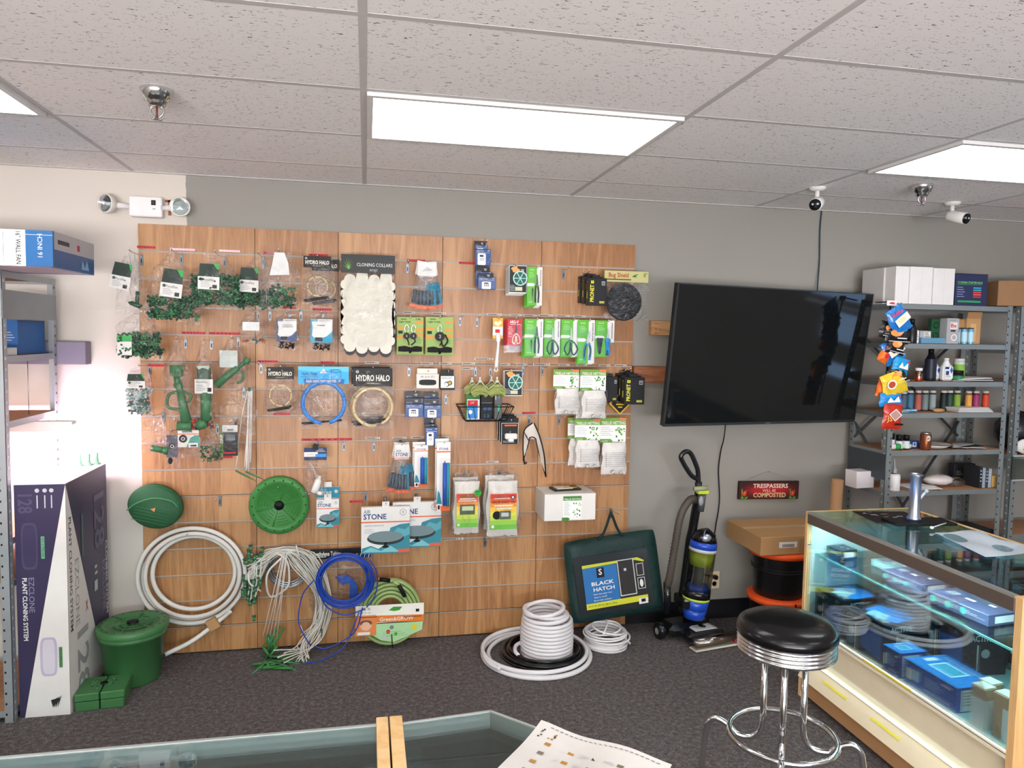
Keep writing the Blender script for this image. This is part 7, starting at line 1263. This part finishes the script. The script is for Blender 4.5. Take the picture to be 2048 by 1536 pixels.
# on top of the case
t = T('printed_mat', 'dark printed mat under the blue water pipe on the case top', 'mat', (2.56, -1.22, CT+.001), .0); m = MB(Matrix.Rotation(-.15, 4, 'Z')).box(-.15, -.1, 0, .12, .12, .003, M('#1b1719')); R = random.Random(3)
for k in range(16): x, y = R.uniform(-.12, .06), R.uniform(-.05, .1); m.box(x, y, .003, x+R.uniform(.01, .03), y+.008, .0036, (M('#8f8a4f'), M('#6b3a44'), LGREY)[k % 3])
m.out('mat_sheet', t)
t = T('black_tray', 'flat black tray holding the blue water pipe', 'tray', (2.60, -1.34, CT+.005)); MB(Matrix.Rotation(-.1, 4, 'Z')).box(-.16, -.06, 0, .15, .06, .012, BLACK, .003).out('tray_body', t)
bp = at(1834, 1040, -1.33); t = T('water_pipe', 'tall frosted blue silicone water pipe standing on the black tray', 'water pipe', (2.575, -1.33, CT+.018)); ht = at(1826, 948, -1.33).z-CT-.018
MB().lathe([(0, 0), (.032, 0), (.032, .012), (.026, .02), (.0245, ht*.5), (.024, ht-.02), (.031, ht-.006), (.031, ht), (.026, ht), (.022, ht-.03)], (0, 0, 0), BLUEG, 26, cap=False).out('tube_body', t); MB().tube([(.02, -.005, ht*.45), (.045, -.012, ht*.62)], .006, M('#b8c4cc', .2), 8).tube([(.045, -.012, ht*.62), (.052, -.014, ht*.66)], .011, M('#9fb0ba', .2), 10).out('bowl_stem', t)
t = T('paper_sheets', 'curled white printed sheets lying on the display case top', 'papers', (2.6, -1.66, CT+.001)); m = MB(); n = 12; vs = [(-.14+.26*i/n+.08*(j/n), -.2+.36*j/n, .004+.012*math.sin(i*.6)*math.sin(j*.5)+.02*(i/n)**3*(j < 3)) for j in range(n+1) for i in range(n+1)]; fs = [(j*(n+1)+i, j*(n+1)+i+1, (j+1)*(n+1)+i+1, (j+1)*(n+1)+i) for j in range(n) for i in range(n)]
m.add(vs, fs, M('#b9c3cc', .4), True).out('sheet', t)
t = T('dab_tool', 'thin white stick with a glossy round tip on the papers', 'tool', (2.56, -1.46, CT+.012)); MB().tube([(0, 0, .004), (.12, .05, .008)], .003, M('#aeb6bd', .3), 6).blob((0, 0, .004), (.009, .009, .007), WHITE, 10).out('stick', t)
# ================================================================== stool
sx, sy, sz = 1.518, -1.96, .79; t = T('bar_stool', 'chrome bar stool with a round black padded seat in front of the display case', 'stool', (sx, sy, 0))
MB().lathe([(0, sz+.028), (.09, sz+.026), (.145, sz+.018), (.17, sz+.004), (.178, sz-.014), (.178, sz-.03), (.17, sz-.038)], (0, 0, 0), M('#0c0c0e', .25, coat=.22, bump=.05, bscale=300), 56, cap=False).out('seat_pad', t)
pr = [(.165, sz-.036)]
for k in range(4): z = sz-.04-k*.0145; pr += [(.172, z), (.175, z-.005), (.172, z-.011), (.164, z-.0125)]
pr += [(.162, sz-.1), (0, sz-.1)]; MB().lathe(pr, (0, 0, 0), CHROME, 56, cap=False).out('seat_band', t)
RZ = .37; LR = .07
for k in range(4):
    a = -2.14+k*PI/2; ca, sa = math.cos(a), math.sin(a); Q = lambda r, z: Vector((r*ca, r*sa, z))
    MB().tube([Q(LR, sz-.1), Q(LR, RZ+.06)]+smooth([Q(LR, RZ+.05), Q(LR+.008, RZ+.0), Q(LR+.04, RZ-.03), Q(LR+.09, RZ-.03), Q(LR+.12, RZ-.005), Q(LR+.165, RZ+.015), Q(LR+.195, RZ-.01), Q(LR+.205, RZ-.06)], 7)+[Q(LR+.215, .2), Q(LR+.225, .012)], .0115, CHROME, 14).out('leg', t)
    MB().lathe([(0, 0), (.016, 0), (.016, .014), (.012, .018)], tuple(Q(LR+.225, 0)), BLACK, 12).out('rubber_foot', t)
MB().tube(ring((0, 0, RZ), .19, 64, 'z'), .0115, CHROME, 14, True).out('foot_ring', t)
# ================================================================== foreground counter
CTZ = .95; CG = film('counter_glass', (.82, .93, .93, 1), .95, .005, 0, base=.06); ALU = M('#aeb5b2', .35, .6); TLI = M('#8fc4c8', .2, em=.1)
t = T('glass_counter', 'long glass counter along the bottom left of the photo', 'counter', (-1.3, -2.70, 0)); x0, x1 = -1.3, 1.325
MB().box(x0, -.6, CTZ-.008, x1, 0, CTZ, CG).out('top_glass', t); MB().box(x0, -.006, .3, x1, -.001, CTZ-.03, CG).out('front_glass', t); MB().box(x0, -.004, CTZ-.03, x1, .004, CTZ+.002, ALU).box(x0, -.02, CTZ-.012, x1, -.004, CTZ-.009, TLI).out('front_rail', t)
MB().box(x0, -.5, .62, x1, -.05, .627, CG).box(x0, -.052, .619, x1, -.048, .628, TLI).out('glass_shelf', t); MB().box(x0, -.6, .28, x1, 0, .3, M('#6a6460')).box(x0, -.6, 0, x1, -.03, .28, M('#8a7a66')).out('base', t)
MB().box(x1, -.6, 0, x1+.026, .012, CTZ+.012, MAPLE, .001).out('end_panel', t)
t = T('corner_counter', 'angled glass corner counter at the bottom middle of the photo', 'counter', (.055, -2.70, 0)); MB().box(0, -.6, 0, .028, .012, CTZ+.012, MAPLE, .001).out('end_panel', t)
P5 = [(.028, 0), (.235, .02), (.6, -.345), (.6, -.7), (.028, -.7)]
def slab(m, P, z0, z1, mat): n = len(P); m.add([(x, y, z0) for x, y in P]+[(x, y, z1) for x, y in P], [tuple(range(n)), tuple(range(n, 2*n))[::-1]]+[(i, i+n, (i+1) % n+n, (i+1) % n) for i in range(n)], mat); return m
def wallp(m, a, b, z0, z1, th, mat): d = Vector((b[0]-a[0], b[1]-a[1], 0)).normalized(); nn = Vector((d.y, -d.x, 0))*th; A, B_ = Vector((a[0], a[1], 0)), Vector((b[0], b[1], 0)); return slab(m, [(A.x, A.y), (B_.x, B_.y), ((B_+nn).x, (B_+nn).y), ((A+nn).x, (A+nn).y)], z0, z1, mat)
slab(MB(), P5, CTZ-.008, CTZ, CG).out('top_glass', t); m = MB(); r_ = MB(); s_ = MB()
for a, b_ in ((P5[0], P5[1]), (P5[1], P5[2])): wallp(m, a, b_, .3, CTZ-.03, .005, CG); wallp(r_, a, b_, CTZ-.03, CTZ+.002, .006, ALU)
m.out('front_glass', t); r_.out('front_rail', t); slab(MB(), [(.03, -.06), (.21, -.04), (.52, -.345), (.52, -.7), (.03, -.7)], .62, .627, CG).out('glass_shelf', t); slab(MB(), P5, .28, .3, M('#5c5653')).out('base_board', t); slab(MB(), P5, 0, .28, M('#8a7a66')).out('base', t)
MB().box(.03, -.045, .619, .21, -.04, .628, TLI).out('shelf_edge', t)
o = T('orange_lighter', 'orange item lying inside the corner counter', 'lighter', (.19, -2.76, .628), .6); MB().box(-.03, -.008, 0, .03, .008, .008, ORANGE, .002).out('body', o)
# price menu
MP = M('#bdbab5', .6); c_ = Vector((.428, -2.962, CTZ+.003)); t = T('price_menu', 'white printed menu sheet with rows of small pictures on the corner counter', 'menu', c_, -.72); n = 16; m = MB(); hw, hd = .15, .11
fz = lambda x, y: .004+.012*max(0, y/hd)**2+.004*math.sin(x*30)
vs = [(-hw+2*hw*i/n, -hd+2*hd*j/n, fz(-hw+2*hw*i/n, -hd+2*hd*j/n)) for j in range(n+1) for i in range(n+1)]; fs = [(j*(n+1)+i, j*(n+1)+i+1, (j+1)*(n+1)+i+1, (j+1)*(n+1)+i) for j in range(n) for i in range(n)]
m.add(vs, fs, MP, True).out('sheet', t); m = MB(); R = random.Random(5)
for i in range(5):
    for j in range(5): 
        x, y = -.11+.055*i, .045-.034*j; z = fz(x, y)+.001; m.add([(x, y, z), (x+.014, y, z), (x+.014, y+.01, z), (x, y+.01, z)], [(0, 1, 2, 3)], (M('#3a3a38'), M('#6f6a55'), M('#a8762f'))[R.randrange(3)])
        for q in range(3): m.add([(x-.028, y+.003*q, z), (x-.006-.006*(q == 1), y+.003*q, z), (x-.006-.006*(q == 1), y+.0014+.003*q, z), (x-.028, y+.0014+.003*q, z)], [(0, 1, 2, 3)], LGREY)
for k in range(12): x, y = R.uniform(-.14, -.1), R.uniform(.06, .085); z = fz(x, y)+.001; m.add([(x, y, z), (x+.005, y, z), (x+.005, y+.004, z), (x, y+.004, z)], [(0, 1, 2, 3)], (BLACK, M('#a8762f'))[k % 2])
for k in range(22): x, y = -.12+.0115*k, .097; z = fz(x, y)+.001; m.add([(x, y, z), (x+.008, y, z), (x+.008, y+.003, z), (x, y+.003, z)], [(0, 1, 2, 3)], GREY)
m.out('print', t)
